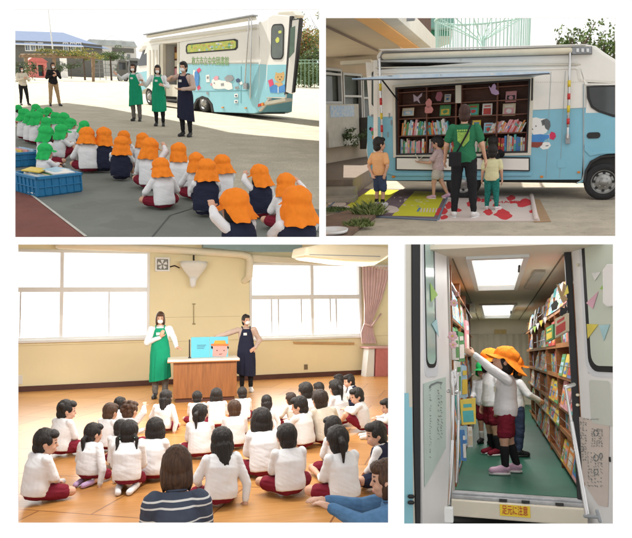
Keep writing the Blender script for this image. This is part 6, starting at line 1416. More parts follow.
# ------------------------------------------------------------------ place 4: inside the van, through its open rear doors
S=CUR[0]=VANIN
P_=S.P
ZC,D1=1.97,15.0
D0=S.G(500,492.5).y; XL=P_(452,356,D0).x; XR=P_(573,356,D0).x
XS0,XS1=P_(570,356,D0-.05).x,P_(577,356,D0-.05).x
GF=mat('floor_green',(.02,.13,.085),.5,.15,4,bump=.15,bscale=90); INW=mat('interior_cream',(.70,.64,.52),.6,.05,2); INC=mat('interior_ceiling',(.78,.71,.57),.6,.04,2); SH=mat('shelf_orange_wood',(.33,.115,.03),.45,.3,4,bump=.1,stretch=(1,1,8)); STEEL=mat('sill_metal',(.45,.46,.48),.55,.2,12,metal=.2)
mb=MB(); mb.box((XL-.32,D0,-.03),(XR+.32,D1,0)); tag(mb.build('floor',GF),kind='structure')
mb=MB(); mb.box((XL-.4,3.0,-.82),(3,20,-.80)); tag(mb.build('ground',mat('dark_ground',(.06,.055,.05),.95,.2,3)),kind='structure')
iv=thing('library_van','open rear and cream interior of the library van around the reaching girl','van')
mb=MB(); mb.box((XL-.36,D0+.02,0),(XL-.30,D1,ZC)); mb.build('side_wall',INW,iv)
mb=MB(); mb.box((XR+.30,D0+.02,0),(XR+.36,D1,ZC)); mb.build('side_wall',INW,iv)
mb=MB(); mb.box((XL-.36,D1,0),(XR+.36,D1+.05,ZC)); mb.build('front_bulkhead',INW,iv)
# ceiling with two roof hatches
def zx(px,py): q=S.G(px,py,ZC); return q.x,q.y
fc_=object.__new__(Frame); fc_.S=S; fc_.o=V((0,0,ZC)); fc_.u=V((1,0,0)); fc_.v=V((0,1,0)); fc_.n=V((0,0,-1))
h1=[zx(469.6,257.5),zx(524.5,257.5),zx(517,288)]; h2=[zx(481,304),zx(515,304),zx(512,317)]
H1=(h1[0][0],h1[2][1],h1[1][0],h1[0][1]); H1=(h1[0][0],min(h1[0][1],h1[2][1]),h1[1][0],max(h1[0][1],h1[2][1])); H2=(h2[0][0],min(h2[0][1],h2[2][1]),h2[1][0],max(h2[0][1],h2[2][1]))
mb=MB(); fc_.panel(mb,XL-.36,D0-.45,XR+.36,D1,[H1,H2],-.04,0); mb.build('ceiling_panel',INC,iv)
LITH=mat('roof_hatch_daylight',(1,1,1),.5,0,3,emit=.62)  # hatch panes are given a glow in place of open daylight
for i,Hh_ in enumerate((H1,H2)):
    mb=MB(); fc_.panel(mb,Hh_[0]-.03,Hh_[1]-.06,Hh_[2]+.03,Hh_[3]+.06,[(Hh_[0]+.015,Hh_[1]+.03,Hh_[2]-.015,Hh_[3]-.03)],-.03,.025); hf=mb.build('roof_hatch',WFR,iv,False,.004)
    mb=MB(); fc_.rect(mb,Hh_[0],Hh_[1],Hh_[2],Hh_[3],-.10,-.09); mb.build('hatch_pane',LITH,hf)
    mb=MB(); q=fc_.pt(Hh_[2]-.03,Hh_[1]+.5+i,.02); mb.cap(q,q+V((0,.15,-.03)),.012,.012); mb.build('hatch_handle',GASK,hf,True)
def cpoly(name,pts,o0,o1,m,par=iv): 
    mb=MB(); q=[S.G(x,y,ZC) for x,y in pts]; mb.prism([V((p.x,p.y,ZC-o0)) for p in q],(0,0,-(o1-o0))); return mb.build(name,m,par,False,.004)
q=cpoly('ceiling_vent',[(534.5,269.5),(545.5,269.5),(534,288),(524,287)],.001,.03,mat('vent_grey',(.40,.38,.33),.6)); 
mb=MB()
q=cpoly('ceiling_lamp',[(466,302.5),(474,302.5),(476,311.5),(469,311.5)],.001,.03,WFR); cpoly('lamp_lens',[(468,304),(473,304),(474.5,310),(470.5,310)],.031,.036,mat('lens',(.5,.5,.45),.3),q)
cpoly('ceiling_speaker',[(530,321),(538,321),(535,327),(528,327)],.001,.03,GRS)
cpoly('ceiling_lamp',[(493,324.6),(500,324.6),(499.6,327),(493.6,327)],.001,.03,GRS)
mb=MB(); mb.cap((XR+.28,D0+.1,ZC-.05),(XR+.28,D1,ZC-.05),.04,.04); mb.cap((XL-.28,D0+.1,ZC-.05),(XL-.28,D1,ZC-.05),.04,.04); mb.build('cornice',INC,iv,True)
mb=MB(); mb.box((XL+.02,D0+.05,ZC-.012),(XL+.03,D1,ZC-.001)); mb.box((XR-.03,D0+.05,ZC-.012),(XR-.02,D1,ZC-.001)); mb.build('ceiling_joint',mat('joint_brown',(.2,.16,.10),.7),iv)
# rear sill, bumper and plate
fs=Frame(V((0,D0-.10,0)),V((1,0,0)))
ZA=lambda py,D: P_(500,py,D).z
mb=MB(); mb.box((XL-.06,D0-.10,ZA(499.5,D0-.10)),(XR+.0,D0-.002,-.003)); mb.build('sill_plate',STEEL,iv,False,.005)
mb=MB(); mb.box((XL-.06,D0-.13,ZA(503,D0-.13)),(XR+.0,D0-.102,ZA(498.5,D0-.13))); mb.build('sill_step',STEEL,iv,False,.004)
for x in(.0,.17,.42): 
    mb=MB(); mb.box((x,D0-.145,ZA(501.5,D0-.14)),(x+.06,D0-.132,ZA(498.8,D0-.14))); mb.build('latch_catch',GASK,iv,False,.003)
mb=MB(); mb.box((XL-.12,D0-.19,ZA(520,D0-.19)),(XR+.02,D0-.132,ZA(503.5,D0-.19))); mb.build('rear_panel',mat('panel_cream',(.68,.62,.50),.45,.07,4),iv,False,.01)
fp_=Frame(V((0,D0-.192,0)),V((1,0,0)))
a=fp_.uv(500,515.5);b=fp_.uv(530,506.5); mb=MB(); fp_.rect(mb,a[0],a[1],b[0],b[1],0,.004); yp=mb.build('notice_plate',mat('plate_yellow',(.82,.58,.03),.5,.05),iv)
text('足元に注意','lettering',.075,mat('letter_red',(.5,.04,.02),.5),fp_,(a[0]+b[0])/2,(a[1]+b[1])/2,.006,yp,width=abs(b[0]-a[0])*.84)
mb=MB(); mb.box((XL-.12,D0-.14,-.8),(XR+.02,D0+1,-.24)); mb.build('under_step',UNDER,iv)
mb=MB()
for k in range(5): mb.box((.05+.1*k,D0-.26,-.45),(.12+.1*k,D0-.15,-.235))
mb.build('step_rail',mat('step_metal',(.14,.15,.16),.4,.2,9,metal=.4),iv)
# black seals round the opening
mb=MB(); mb.box((XS0,D0-.05,-.05),(XS1,D0+.0,2.1)); mb.build('door_seal',GASK,iv,False,.01)
mb=MB(); mb.box((XL-.03,D0-.05,-.05),(XL-.004,D0+.02,2.1)); mb.build('door_seal',mat('seal_pale',(.50,.48,.44),.5),iv,False,.008)
# left door
hl=V((XL-.02,D0-.08,0)); el_=V((P_(419.5,356,D0-.66).x,D0-.66,0)); fl_=Frame(hl,el_-hl); 
if fl_.n.x<0: fl_.n=-fl_.n
LW=(el_-hl).length
IVW=mat('door_inner_white',(.88,.87,.86),.4,.03,3)
ld=thing('van_door','open rear door with a narrow window and a green paper chart','door')
wv0=fl_.uv(434.5,374); wv1=fl_.uv(423,200); 
wu0,wu1=sorted((fl_.uv(436,330)[0],fl_.uv(424.5,330)[0])); wz0=fl_.uv(430,373)[1]
mb=MB(); fl_.panel(mb,0,-.28,LW,2.1,[(wu0,wz0,wu1,3)],-.03,0); mb.build('panel',IVW,ld)
mb=MB(); fl_.upoly(mb,rrect(wu0-.02,wz0-.03,wu1+.02,2.4,.06),-.025,.004); 
ms=mb.build('window_recess',mat('recess_pale',(.74,.76,.80),.4,.02),ld)
mb=MB(); fl_.upoly(mb,rrect(wu0+.015,wz0+.04,wu1-.01,2.4,.07),.005,.008); mb.build('window_seal',GASK,ld)
mb=MB(); fl_.upoly(mb,rrect(wu0+.045,wz0+.07,wu1-.02,2.4,.06),.009,.012); mb.build('window_pane',mat('pane_green_pale',(.42,.55,.50),.12,.06,2,spec=.7),ld)
def flag(fr,x,y,w,h,m,par,pts=None):
    mb=MB(); fr.poly(mb,pts or [(x-w,y),(x+w,y),(x,y+h)],.018,.021); mb.build('pennant',m,par)
LG=mat('flag_green',(.38,.62,.16),.7); LB=mat('flag_blue',(.45,.70,.75),.7); LP=mat('flag_pink',(.78,.45,.55),.7); LY=mat('flag_yellow',(.82,.68,.12),.7); LWH=mat('flag_white',(.8,.8,.78),.7)
flag(fl_,0,0,0,0,LG,ld,[(428,283),(429,302),(435.5,295)]); flag(fl_,0,0,0,0,LB,ld,[(429.5,324),(434.5,319),(436.5,337)])
mb=MB(); fl_.poly(mb,[(423,383.5),(445,377),(445,448),(424,487)],.004,.008); ch=mb.build('paper_chart',mat('chart_green',(.55,.66,.60),.7,.05,4),ld)
def scribble(fr,pts_area,par,n,seed,m=None,off=.01,w=.004):
    """tiny hand written strokes set in columns, too small to read in the photograph"""
    rr=random.Random(seed); mb=MB(); x0,y0,x1,y1=pts_area; A=(x1-x0)*(y1-y0); st=math.sqrt(A/n)
    x=x0+st/2
    while x<x1:
        y=y0+st/2
        while y<y1:
            if rr.random()<.86:
                for j in range(2):
                    a=(x+rr.uniform(-.42,.1)*st,y+rr.uniform(-.4,.1)*st); c=(a[0]+rr.uniform(.1,.5)*st,a[1]+rr.uniform(-.1,.55)*st); mb.tube([fr.px(*a,off),fr.px(*c,off)],w*.6,4)
            y+=st
        x+=st
    return mb.build('writing',m or mat('ink_grey',(.22,.25,.25),.7),par)
scribble(fl_,(428,386,431,462),ch,34,1,w=.0022); scribble(fl_,(436,383,441,440),ch,34,2,w=.0022)
mb=MB(); fl_.poly(mb,[(428,386),(430,384),(436,381.5),(441,382),(441,383.5),(436,383),(430,386),(428.5,389)],.010,.012); mb.build('writing',mat('ink_grey',(.12,.15,.15),.7),ch)
# edge of the door: black gasket, cream rim and blue outer skin
en=V((P_(404,356,D0-.71).x,D0-.71,0)); 
fe_=Frame(V((el_.x,el_.y,0)),V((en.x-el_.x,en.y-el_.y-.02,0)))
def ep(name,pts,o0,o1,m): mb=MB(); fe_.poly(mb,pts,o0,o1); return mb.build(name,m,ld,False,.004)
ep('edge_gasket',[(411.5,236),(419.8,236),(419.8,532),(416,532),(413.5,440),(411.8,330)],-.04,.012,GASK)
ep('edge_rim',[(398,236),(411.4,236),(411.7,330),(413.2,440),(415.6,532),(398,532)],-.04,0,VC)
ep('edge_blue',[(398,393),(408.5,393),(409,407),(412,407.5),(413,532),(398,532)],.001,.006,VB)
ep('edge_white',[(398,236),(405.5,236),(406,393),(398,393)],.001,.006,IVW)
mb=MB(); 
for y in(496,502): mb.cap(fe_.px(408.5,y,.02),fe_.px(411.5,y,.02),.014,.014)
mb.build('hinge',GASK,ld,True)
# chrome hand rail at the left
rl_=MB(); A=P_(452,374,4.7); rl_.tube([P_(449,391,4.72),P_(453.5,390,4.62),P_(455.5,378,4.6),P_(455,371.5,4.6),P_(452.5,372,4.6),P_(453,395,4.6),P_(452.5,440,4.6),P_(449,512,4.6)],.014,8); rl_.tube([P_(457.5,374,4.9),P_(458.5,420,4.9),P_(457,482,4.9)],.012,8); rl_.tube([P_(448,391.5,4.7),P_(457,392,4.7)],.012,8)
tag(rl_.build('hand_rail',CHROME,None,True),'bent chrome hand rail beside the left rear door','rail')
mb=MB(); q=P_(449,513,4.55); mb.box((q.x-.03,q.y-.03,q.z-.06),(q.x+.03,q.y+.03,q.z+.04)); tag(mb.build('rail_bracket',WFR,None,False,.006),'white bracket at the foot of the left hand rail','bracket')
# right door
hr=V((XS1+.004,D0-.06,0)); er=V((P_(634,356,D0-.62).x,D0-.62,0)); fr_=Frame(hr,er-hr)
if fr_.n.x>0: fr_.n=-fr_.n
RW=(er-hr).length
rd=thing('van_door','open rear door with a wide window and a pink sheet of drawings','door')
mb=MB(); q=fr_.uv(590,374); wz=q[1]; wu=fr_.uv(585.5,330)[0]; fr_.panel(mb,0,-.45,RW,2.3,[(wu,wz,RW-.05,2.5)],-.035,0); mb.build('panel',IVW,rd)
mb=MB(); fr_.upoly(mb,rrect(wu-.02,wz-.02,RW+.2,2.6,.12),-.03,.003); mb.build('window_recess',mat('recess_pale',(.74,.76,.80),.4,.02),rd)
mb=MB(); fr_.upoly(mb,rrect(wu+.02,wz+.02,RW+.2,2.6,.11),.004,.008); mb.build('window_seal',GASK,rd)
mb=MB(); fr_.upoly(mb,rrect(wu+.065,wz+.065,RW+.2,2.6,.09),.009,.013); mb.build('window_pane',mat('pane_pale',(.66,.72,.62),.12,.05,2,spec=.7),rd)
for pts,m in (([(588.5,303),(600.5,291.5),(595,309)],LP),([(602,289),(612,277),(611,291)],LG),([(589,324),(600.5,324.5),(590,338.5)],LY),([(601.5,325.5),(612,324.5),(606,341)],LB),([(594,273),(603,272),(597,281)],LWH)): flag(fr_,0,0,0,0,m,rd,pts)
mb=MB(); fr_.poly(mb,[(607,270),(611,264),(620,264),(620,306),(611,307),(607,303)],.016,.04); gh=mb.build('grab_handle',IVW,rd,False,.01)
mb=MB(); fr_.upoly(mb,rrect(*fr_.uv(592,423),*fr_.uv(611,381),.03),.0,.008); mb.build('access_panel',mat('panel_pale',(.66,.68,.62),.5,.03),rd,False,.003)
mb=MB(); fr_.poly(mb,[(576,416),(610,424),(608.5,507),(599,505),(586,485),(578,463)],.004,.007); sh_=mb.build('paper_sheet',mat('sheet_pink',(.70,.60,.54),.7,.06,4),rd)
scribble(fr_,(580,421,587,462),sh_,40,5,w=.003); scribble(fr_,(592,428,605,448),sh_,46,6,w=.003); scribble(fr_,(588,452,605,488),sh_,60,7,w=.003); scribble(fr_,(584,418.5,600,420.5),sh_,14,8,w=.003)
for x,y,r in((581,437,1.6),(583,449,2),(597,433,2.4),(597,458,2.5),(602,456,1.8),(597,472,2.2)):
    mb=MB(); mb.tube([fr_.px(x+r*math.cos(t),y+r*1.3*math.sin(t),.01) for t in [2*math.pi*k/10 for k in range(11)]],.003,4); mb.build('drawing',mat('ink_grey',(.12,.15,.15),.7),sh_)
mb=MB(); fr_.prect(mb,610,462,611.3,457,.004,.012); mb.build('door_latch',GASK,rd)
mb=MB()
for y in(265,395,405): mb.cap(fr_.px(578.5,y,0),fr_.px(579.5,y,.02),.012,.012)
mb.build('screw_cap',CRM,rd,True)
q1_,q2_=P_(565.5,387.5,4.75),P_(587,514,4.4)
mb=MB(); mb.cap(q1_,q1_.lerp(q2_,.45),.010,.010); mb.cap(q1_.lerp(q2_,.3),q2_,.015,.015); mb.cap(q1_,P_(574,384.5,4.8),.014,.014); gs=mb.build('strut',CHROME,None,True); tag(gs,'slanting chrome gas strut in front of the right rear door','strut')
mb=MB(); mb.cap(P_(585,516,4.4),P_(598,517,4.35),.012,.012); mb.cap(P_(597,511,4.35),P_(600,521,4.35),.012,.012); tag(mb.build('strut_bracket',GRS,None,True),'metal bracket holding the lower end of the gas strut','bracket')
# ---- left shelf
fL=Frame(V((XL,D0,0)),V((0,1,0))); 
if fL.n.x<0: fL.n=-fL.n
lsU=thing('bookcase','brown bookcase along the left wall of the van interior','bookcase')
YE=11.0
for z in(.05,.42,.80,1.12,1.45,1.78):
    mb=MB(); mb.box((XL-.30,D0+.12,z-.02),(XL,YE,z)); mb.build('shelf_board',SH,lsU)
y=D0+.12
while y<YE+.1:
    mb=MB(); mb.box((XL-.30,y-.012,0),(XL+.004,y+.012,1.92)); mb.build('upright',SH,lsU); y+=1.45
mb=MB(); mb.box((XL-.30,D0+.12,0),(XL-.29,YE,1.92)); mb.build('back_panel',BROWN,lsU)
# ---- right shelf
rsU=thing('bookcase','orange brown bookcase with face out books along the right wall of the van','bookcase')
RZ=(.08,.40,.62,.92,1.22,1.56)
for z in RZ:
    mb=MB(); mb.box((XR,D0+.10,z-.02),(XR+.29,12.5,z)); mb.build('shelf_board',SH,rsU)
    mb=MB(); mb.box((XR-.004,D0+.10,z-.026),(XR+.006,12.5,z+.018)); mb.build('shelf_lip',mat('lip_wood',(.42,.17,.05),.4,.2,5),rsU)
    mb=MB(); mb.cap((XR+.003,D0+.12,z+.10),(XR+.003,12.5,z+.10),.004,.004,n=5); mb.build('wire_rail',CHROME,rsU)
y=D0+.10; RY=[]
while y<12.6:
    RY.append(y); mb=MB(); mb.box((XR-.006,y-.014,0),(XR+.29,y+.014,1.72)); mb.build('upright',SH,rsU); y+=1.25
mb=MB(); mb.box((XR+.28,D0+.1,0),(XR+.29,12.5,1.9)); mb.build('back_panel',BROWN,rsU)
fR=Frame(V((XR+.02,D0,0)),V((0,1,0)))
if fR.n.x>0: fR.n=-fR.n
rr=random.Random(12)
desc=['lowest','second lowest','third','fourth','fifth','top']
FAR=MB()
for i,z in enumerate(RZ):
    hgt=(RZ[i+1]-z-.05) if i+1<len(RZ) else .27
    for b_ in range(len(RY)-1):
        if RY[b_]>11: break
        y=RY[b_]+.03; ye=RY[b_+1]-.03; SINK[0]=FAR if b_>=2 else None
        if (i+b_)%3==1 and b_<5:
            grp='spine out books on the right bookcase'
            spine_row(fR,y-D0,ye-D0,z,min(hgt,.25),-.03,'%s spined book in the'+f' {desc[i]} row of the right bookcase',grp,rr,.04,tw=(.05,.09))
            continue
        while y<ye-.18:
            w=min(rr.uniform(.24,.36),ye-y); h=min(hgt,rr.uniform(.20,.28)); m=rr.choice(BK); m2_=rr.choice(BK)
            face_book(fR,y+w/2-D0,z+.005,w,h,.035,m,m2_,f"{CN[m.name]} cover shown face out on the {desc[i]} shelf of the right bookcase",'face out books on the right bookcase',tilt=.05)
            y+=w+rr.uniform(.015,.06)
SINK[0]=None
tag(FAR.build('books',BK+[PAGES]),'mass of colourful books filling the far bays of the right bookcase','books',kind='stuff')
# left books: face out near the front, racks stepping back
rr=random.Random(31)
for i,z in enumerate((.05,.42,.80,1.12,1.45)):
    y=D0+.3
    while y<9.6:
        w=rr.uniform(.28,.5); h=rr.uniform(.22,.30); m=rr.choice([BKM[q] for q in('white','teal','yellow','sky','green','cream','pink','blue')]); 
        face_book(fL,y+w/2-D0,z+.005,w,h,-.0,m,rr.choice(BK),f"{CN[m.name]} cover facing out on the {desc[i]} shelf of the left bookcase",'face out books on the left bookcase',tilt=.03); y+=w+rr.uniform(.02,.1)
def free_book(pxs,D,dx,m,m2_,lab,th=.02,art=True):
    q=[P_(x,y_,D+(dx if k in(1,2) else 0)) for k,(x,y_) in enumerate(pxs)]
    n=(q[1]-q[0]).cross(q[3]-q[0]).normalized(); 
    if n.y>0: n=-n
    mb=MB(); mb.prism(q,-n*th,0)
    P=lambda a,b:q[0]+(q[1]-q[0])*a+(q[3]-q[0])*b+n*.001
    if art:
        mb.prism([P(.12,.1),P(.88,.1),P(.88,.55),P(.12,.55)],n*.002,1); mb.prism([P(.2,.68),P(.8,.68),P(.8,.82),P(.2,.82)],n*.002,1)
    o=mb.build('picture_book',[m,m2_,PAGES]); tag(o,lab,'book')
free_book([(462,425),(476,424),(475.5,398),(460,400)],5.35,.02,BKM['yellow'],BKM['teal'],'large yellow picture book with a teal sea picture hanging low on the left rack')
free_book([(456,395),(461,394.5),(460.5,362),(456.5,361)],5.3,.1,BKM['white'],BKM['green'],'tall white book with green marks on the left rack above the yellow one')
free_book([(461.3,398),(468,397),(466.5,366),(461.2,365)],5.45,.1,BKM['sky'],BKM['yellow'],'sky and yellow book cover right of the tall white one')
free_book([(463,445),(467.5,445),(467,426),(461,426)],5.4,.05,BKM['sky'],BKM['blue'],'pale blue book below the large yellow book')
free_book([(468.2,447),(473,447),(472.2,427),(467.8,427)],5.7,.05,BKM['white'],BKM['cream'],'white papers hanging below the large yellow book')
free_book([(463,461),(466.5,461),(464.5,430),(461.8,430)],5.2,.05,BKM['blue'],BKM['white'],'narrow blue book near the foot of the left rack')
free_book([(459,362),(465,361),(463.5,333),(458,331)],5.7,.1,BKM['green'],BKM['white'],'white and green book the girl is reaching for',th=.04)
free_book([(455.5,360),(459,360),(458.5,337),(455,336)],5.4,.1,BKM['white'],BKM['green'],'pale book left of the one the girl touches',th=.03)
free_book([(466.5,352),(469.5,352),(468.5,322),(465.8,320)],7.4,.1,BKM['pink'],BKM['white'],'dark pink book standing deep on the upper left shelf')
# paper blossoms at the left shelf
PB=mat('paper_blossom',(.80,.50,.54),.8,.08,9)
for i,(x,y_,r,D,lab) in enumerate(((454,303,3.6,5.1,'large pink paper blossom on the upper left shelf edge'),(452.5,336,4.6,5.1,'largest pink paper blossom, beside the white and green books'),(456.5,294,2.6,5.6,'small pink paper blossom above the others'),(453,345,3.6,5.0,'lower pink paper blossom beside the books'))):
    c=P_(x,y_,D); mb=MB(); rpx=r/F*D
    for k in range(5):
        t=2*math.pi*k/5+i; mb.ell(c+V((math.cos(t)*rpx*.6,0,math.sin(t)*rpx*.6)),(rpx*.48,.008,rpx*.48),n=10,m=6)
    e=thing('paper_blossom',lab,'decoration'); mb.build('petals',PB,e,True); mb=MB(); mb.ell(c+V((0,-.012,0)),(rpx*.22,.008,rpx*.22)); mb.build('centre',LY,e,True)
# paper garland, rabbit ears and figures along the right top
def paper(px,D,m,lab,name='paper_decoration'):
    q=[P_(x,y_,D) for x,y_ in px]; mb=MB(); mb.prism(q,(0,.006,0)); tag(mb.build(name,m),lab,'decoration')
paper([(562,302),(558,290),(556.5,284),(559,285),(562,292),(563.5,283),(566,285),(565.5,296),(568,299),(564,303)],5.2,mat('paper_kraft',(.45,.30,.16),.8),'brown paper rabbit eared shape at the upper right shelf')
paper([(563.5,296),(567.5,285),(568.8,293)],5.1,LY,'yellow paper triangle at the top right')
paper([(559.5,315),(560.5,307),(564.5,308),(565,304),(568,309),(566,314),(562,316)],5.3,GASK,'black paper bat shape on the right shelf')
paper([(551,305),(556,300),(558.5,303),(557,309),(552,311)],6.0,mat('paper_blackish',(.04,.04,.04),.8),'dark paper cut shape farther along the right shelf')
for i,(x,y_,m) in enumerate(((545,318,LWH),(541,321,LY),(537.5,324,LWH),(534.5,327,LG),(549,315,LY),(553,314,LWH),(531,329,LWH))):
    paper([(x-1.8,y_),(x+1.8,y_-1.2),(x+.3,y_+6)],6.4+.25*i,m,['white','yellow','pale','green','second yellow','white front','far white'][i]+' pennant of the paper garland over the right shelf','pennant')
mb=MB(); mb.tube([P_(568,303,5.3),P_(556,311,5.9),P_(545,317.5,6.5),P_(534,326.5,7.4),P_(524,334,8.5)],.004,4); tag(mb.build('garland_string',GASK,None,True),'thin string of the paper garland along the right shelf','string')
free_book([(546,342),(553,339),(552.8,324),(546,328)],5.9,-.15,BKM['green'],BKM['yellow'],'green frog coloured book standing on the upper right shelf')
free_book([(555,338),(567,331),(566.8,313),(555,319)],5.4,-.15,BKM['cream'],BKM['red'],'cream book with red figures facing out on the upper right shelf')
# wreath shapes and posters at the back
fB=Frame(V((0,D1-.01,0)),V((1,0,0)))
mb=MB(); fB.poly(mb,[(492,346),(494.5,329.5),(506.5,329.5),(506,340),(503,345),(498,349)],.001,.01); tag(mb.build('wall_poster',mat('poster_ochre',(.50,.36,.10),.7,.0,14,col2=(.55,.45,.28))),'ochre poster on the back wall above the orange caps','poster')
mb=MB()
n=36; mb.add([fB.pt(-.8+1.6*k/n,z_,.12+.03*math.sin(k*1.9)) for z_ in(.35,1.62) for k in range(n+1)],[(k,k+1,n+2+k,n+1+k) for k in range(n)]); tag(mb.build('curtain',mat('curtain_grey_beige',(.42,.38,.30),.85,.08,3),None,True),'grey beige pleated curtain across the far end of the van','curtain')
# ---- children in the van
G1_=person(stand('kid',wr=[(-.145,.265,1.00),(.15,.0,.50)],el=[(-.135,.13,.88),(.165,-.02,.64)],pitch=-20,yaw=4,palm=((1,0,-.2),(-1,0,0)),fd=((0,.9,.42),(0,.1,-1)),lean=(0,-.015),feet=dict(an=[(-.06,.03,.06),(.06,-.09,.06)],to=[(-.065,.14,.035),(.07,.02,.035)],kn=[(-.055,.03,.28),(.055,-.03,.28)])),KIDS,vox=.005,top=WHITE,sleeve='long',bottom=MAROON,blen='shorts',hair='pony',cap=ORANGE,shoes=PINK,socks=(BLACKC,.72),extra=lambda P,K,T:[])
p=S.G(508,474); p=V((p.x,p.y,0)); s=S.ztop(p,346.5)/1.07
e=put(G1_,'girl in pink trainers and an orange cap reaching for a book','child',p,R_(99),s)
mb=MB(); c=V((.0,.10,.70)); mb.box((-.065,.088,.685),(-.035,.097,.73)); o=obj('name_badge',mb.mesh('name_badge',mat('badge_cream',(.75,.68,.5),.5)),e)
G2_=person(stand('kid',yaw=-10,wr=[(-.14,.12,.55),(.13,.12,.6)]),KIDS,vox=.007,top=WHITE,bottom=MAROON,hair='short',cap=GREENC,socks=(SOCKW,.4),shoes=SHOEB)
p=P_(483,356,8.2); p=V((p.x,p.y,0)); s=S.ztop(p,362)/1.06; put(G2_,'child in a green cap facing out, standing behind the reaching girl','child',p,R_(165),s)
G3_=person(stand('kid',yaw=20),KIDS,vox=.007,top=WHITE,bottom=MAROON,hair='bob',cap=ORANGE,socks=(BLACKC,.6),shoes=MAROON)
p=P_(491,356,7.3); p=V((p.x,p.y,0)); s=S.ztop(p,350)/1.06; put(G3_,'child in an orange cap mostly hidden behind the reaching girl','child',p,R_(120),s)
G4_=person(stand('kid',wr=[(-.15,.05,.5),(.15,.20,.60)],el=[(-.15,0,.62),(.17,.06,.66)]),KIDS,vox=.007,top=WHITE,bottom=DENIM,blen='long',hair='bob',cap=ORANGE,shoes=SHOEB,socks=None)
p=P_(513,356,7.3); p=V((p.x,p.y,0)); s=S.ztop(p,358)/1.05; put(G4_,'child in blue trousers behind the girl, reaching to the right shelf','child',p,R_(-60),s)
# daylight entering through the two roof hatches
area('hatch_light',fc_.pt((H1[0]+H1[2])/2,(H1[1]+H1[3])/2,.03),(0,0,-1),abs(H1[2]-H1[0])*.9,abs(H1[3]-H1[1])*.9,20,(1,.98,.94))
area('hatch_light',fc_.pt((H2[0]+H2[2])/2,(H2[1]+H2[3])/2,.03),(0,0,-1),abs(H2[2]-H2[0])*.9,abs(H2[3]-H2[1])*.9,20,(1,.98,.94))
WORLD_CLOUD=.62; EXPO=1.0
# ------------------------------------------------------------------ the display wall with its four openings
WALLM=mat('display_wall_white',(.93,.93,.93),.9,.0,3,spec=.1)
BD=2.3
def build_display():
    CUR[0]=None
    class FakeS: pass
    mb=MB(); X=lambda px:(px-PPX)/F*BD; Z=lambda py:(PPY-py)/F*BD
    fr=object.__new__(Frame); fr.o=V((0,BD,0)); fr.u=V((1,0,0)); fr.v=V((0,0,1)); fr.n=V((0,-1,0))
    holes=[(X(15),Z(237),X(319.2),Z(9.5)),(X(325.9),Z(235.9),X(615.6),Z(17.8)),(X(18),Z(523),X(388.2),Z(244.5)),(X(404.2),Z(524),X(613.2),Z(244.3))]
    fr.panel(mb,X(-230),Z(720),X(862),Z(-180),holes,-.003,0)
    o=bpy.data.objects.new('display_wall',mb.mesh('display_wall',WALLM)); COL.objects.link(o); o['kind']='structure'
build_display()

# ------------------------------------------------------------------ finish: origins, placement, trimming where two places meet
bpy.context.view_layer.update()
def kids_of(o): return [c for c in bpy.data.objects if c.parent==o]
CH={}
for o in bpy.data.objects:
    if o.parent: CH.setdefault(o.parent.name,[]).append(o)
def walk(o):
    yield o
    for c in CH.get(o.name,[]): yield from walk(c)
for o,S_,auth in TOPS:
    if auth and o.type in('MESH','EMPTY'):
        pts=[]
        for q in walk(o):
            if q.type=='MESH' and len(q.data.vertices):
                n=len(q.data.vertices); a=np.empty(n*3); q.data.vertices.foreach_get('co',a); a=a.reshape(-1,3); pts.append((a.min(0),a.max(0)))
        if not pts: continue
        mn=np.min([p[0] for p in pts],0); mx=np.max([p[1] for p in pts],0); c=V(((mn[0]+mx[0])/2,(mn[1]+mx[1])/2,mn[2]))
        for q in walk(o):
            if q.type=='MESH': q.data.transform(Matrix.Translation(-c))
            elif q.type=='LIGHT' : q.location=q.location-c
        o.matrix_basis=S_.M@Matrix.Translation(c)
    else:
        o.matrix_basis=S_.M@o.matrix_basis
bpy.context.view_layer.update()
def trim():
    dead=[]; users={}
    for top,S_,auth in TOPS:
        if top.name.startswith('canopy_roof'): continue
        for o in list(walk(top)):
            if o.type!='MESH': continue
            M=o.matrix_world; me=o.data; n=len(me.vertices)
            if n==0: continue
            a=np.empty(n*3); me.vertices.foreach_get('co',a); a=a.reshape(-1,3); Mn=np.array(M); w=a@Mn[:3,:3].T+Mn[:3,3]
            cut=[]; gone=False
            for pn in S_.planes:
                d=w@np.array(pn)
                if d.max()<=0: gone=True; break
                if d.min()<0: cut.append(pn)
            if gone: dead.append(o); continue
            if cut:
                if me.users>1: o.data=me=me.copy()
                bm=bmesh.new(); bm.from_mesh(me); Mi=M.inverted()
                for pn in cut:
                    no=(M.to_3x3().transposed()@V(pn)); co=Mi@V((0,0,0))
                    bmesh.ops.bisect_plane(bm,geom=bm.verts[:]+bm.edges[:]+bm.faces[:],plane_co=co,plane_no=no.normalized(),clear_inner=True,dist=1e-5)
                bm.to_mesh(me); bm.free()
                if len(me.polygons)==0: dead.append(o)
    for o in dead:
        for c in CH.get(o.name,[]):
            if c not in dead:
                mw=c.matrix_world.copy(); c.parent=o.parent; c.matrix_world=mw
    names=[o.name for o in dead]
    for o in dead: bpy.data.objects.remove(o)
    for top,S_,auth in TOPS:
        try:
            if top.type=='EMPTY' and not any(c.parent==top for c in bpy.data.objects if c.parent): bpy.data.objects.remove(top)
        except ReferenceError: pass
trim()

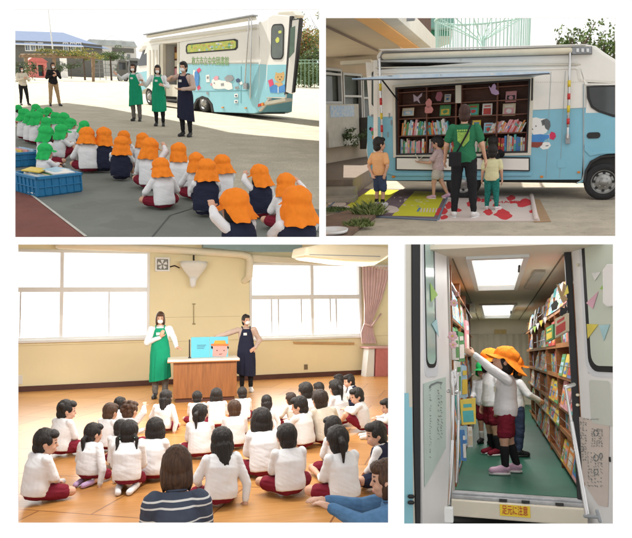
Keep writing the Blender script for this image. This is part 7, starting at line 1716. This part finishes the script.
# ------------------------------------------------------------------ light, sky, camera
SUNL=V((-.50,.62,.95)).normalized()     # direction to the sun in the yard's own frame
sd=(YARD.R@SUNL).normalized()
sun=bpy.data.lights.new('sun','SUN'); sun.energy=4.2; sun.angle=R_(.55); sun.color=(1,.95,.87)
so=bpy.data.objects.new('sun',sun); COL.objects.link(so); so.rotation_euler=sd.to_track_quat('Z','Y').to_euler()
w=bpy.data.worlds.new('World'); scn.world=w; w.use_nodes=True; nt=w.node_tree; N=nt.nodes; L=nt.links
for n in list(N): N.remove(n)
out=N.new('ShaderNodeOutputWorld'); bg=N.new('ShaderNodeBackground'); bg2=N.new('ShaderNodeBackground'); mix=N.new('ShaderNodeMixShader')
sky=N.new('ShaderNodeTexSky'); sky.sky_type='NISHITA'; sky.sun_disc=False; sky.sun_elevation=math.asin(sd.z); sky.sun_rotation=math.atan2(sd.x,sd.y)
sky.dust_density=3; L.new(sky.outputs[0],bg.inputs[0]); bg.inputs[1].default_value=.12
tc=N.new('ShaderNodeTexCoord'); no=N.new('ShaderNodeTexNoise'); no.inputs['Scale'].default_value=2.2; no.inputs['Detail'].default_value=7
L.new(tc.outputs['Generated'],no.inputs['Vector']); cr=N.new('ShaderNodeValToRGB'); cr.color_ramp.elements[0].position=.25; cr.color_ramp.elements[0].color=(.86,.86,.86,1); cr.color_ramp.elements[1].position=.6; cr.color_ramp.elements[1].color=(1,1,1,1)
L.new(no.outputs['Fac'],cr.inputs[0]); L.new(cr.outputs[0],mix.inputs[0]); bg2.inputs[0].default_value=(1,.99,.975,1); bg2.inputs[1].default_value=WORLD_CLOUD
L.new(bg.outputs[0],mix.inputs[1]); L.new(bg2.outputs[0],mix.inputs[2]); L.new(mix.outputs[0],out.inputs[0])
cam=bpy.data.cameras.new('camera'); co=bpy.data.objects.new('camera',cam); COL.objects.link(co); co.rotation_euler=(math.pi/2,0,0)
cam.sensor_fit='HORIZONTAL'; cam.sensor_width=36; cam.lens=36*F/632; cam.clip_end=2000; cam.clip_start=.05
scn.camera=co
# photograph 632x538: principal point is its centre
vs=scn.view_settings; vs.view_transform='Standard'; vs.look='None'; vs.gamma=1; vs.exposure=EXPO; vs.use_curve_mapping=False
scn.render.engine='CYCLES'; scn.cycles.use_denoising=True; scn.cycles.max_bounces=6; scn.cycles.diffuse_bounces=3; scn.cycles.glossy_bounces=2; scn.cycles.transmission_bounces=3; scn.cycles.caustics_reflective=False; scn.cycles.caustics_refractive=False
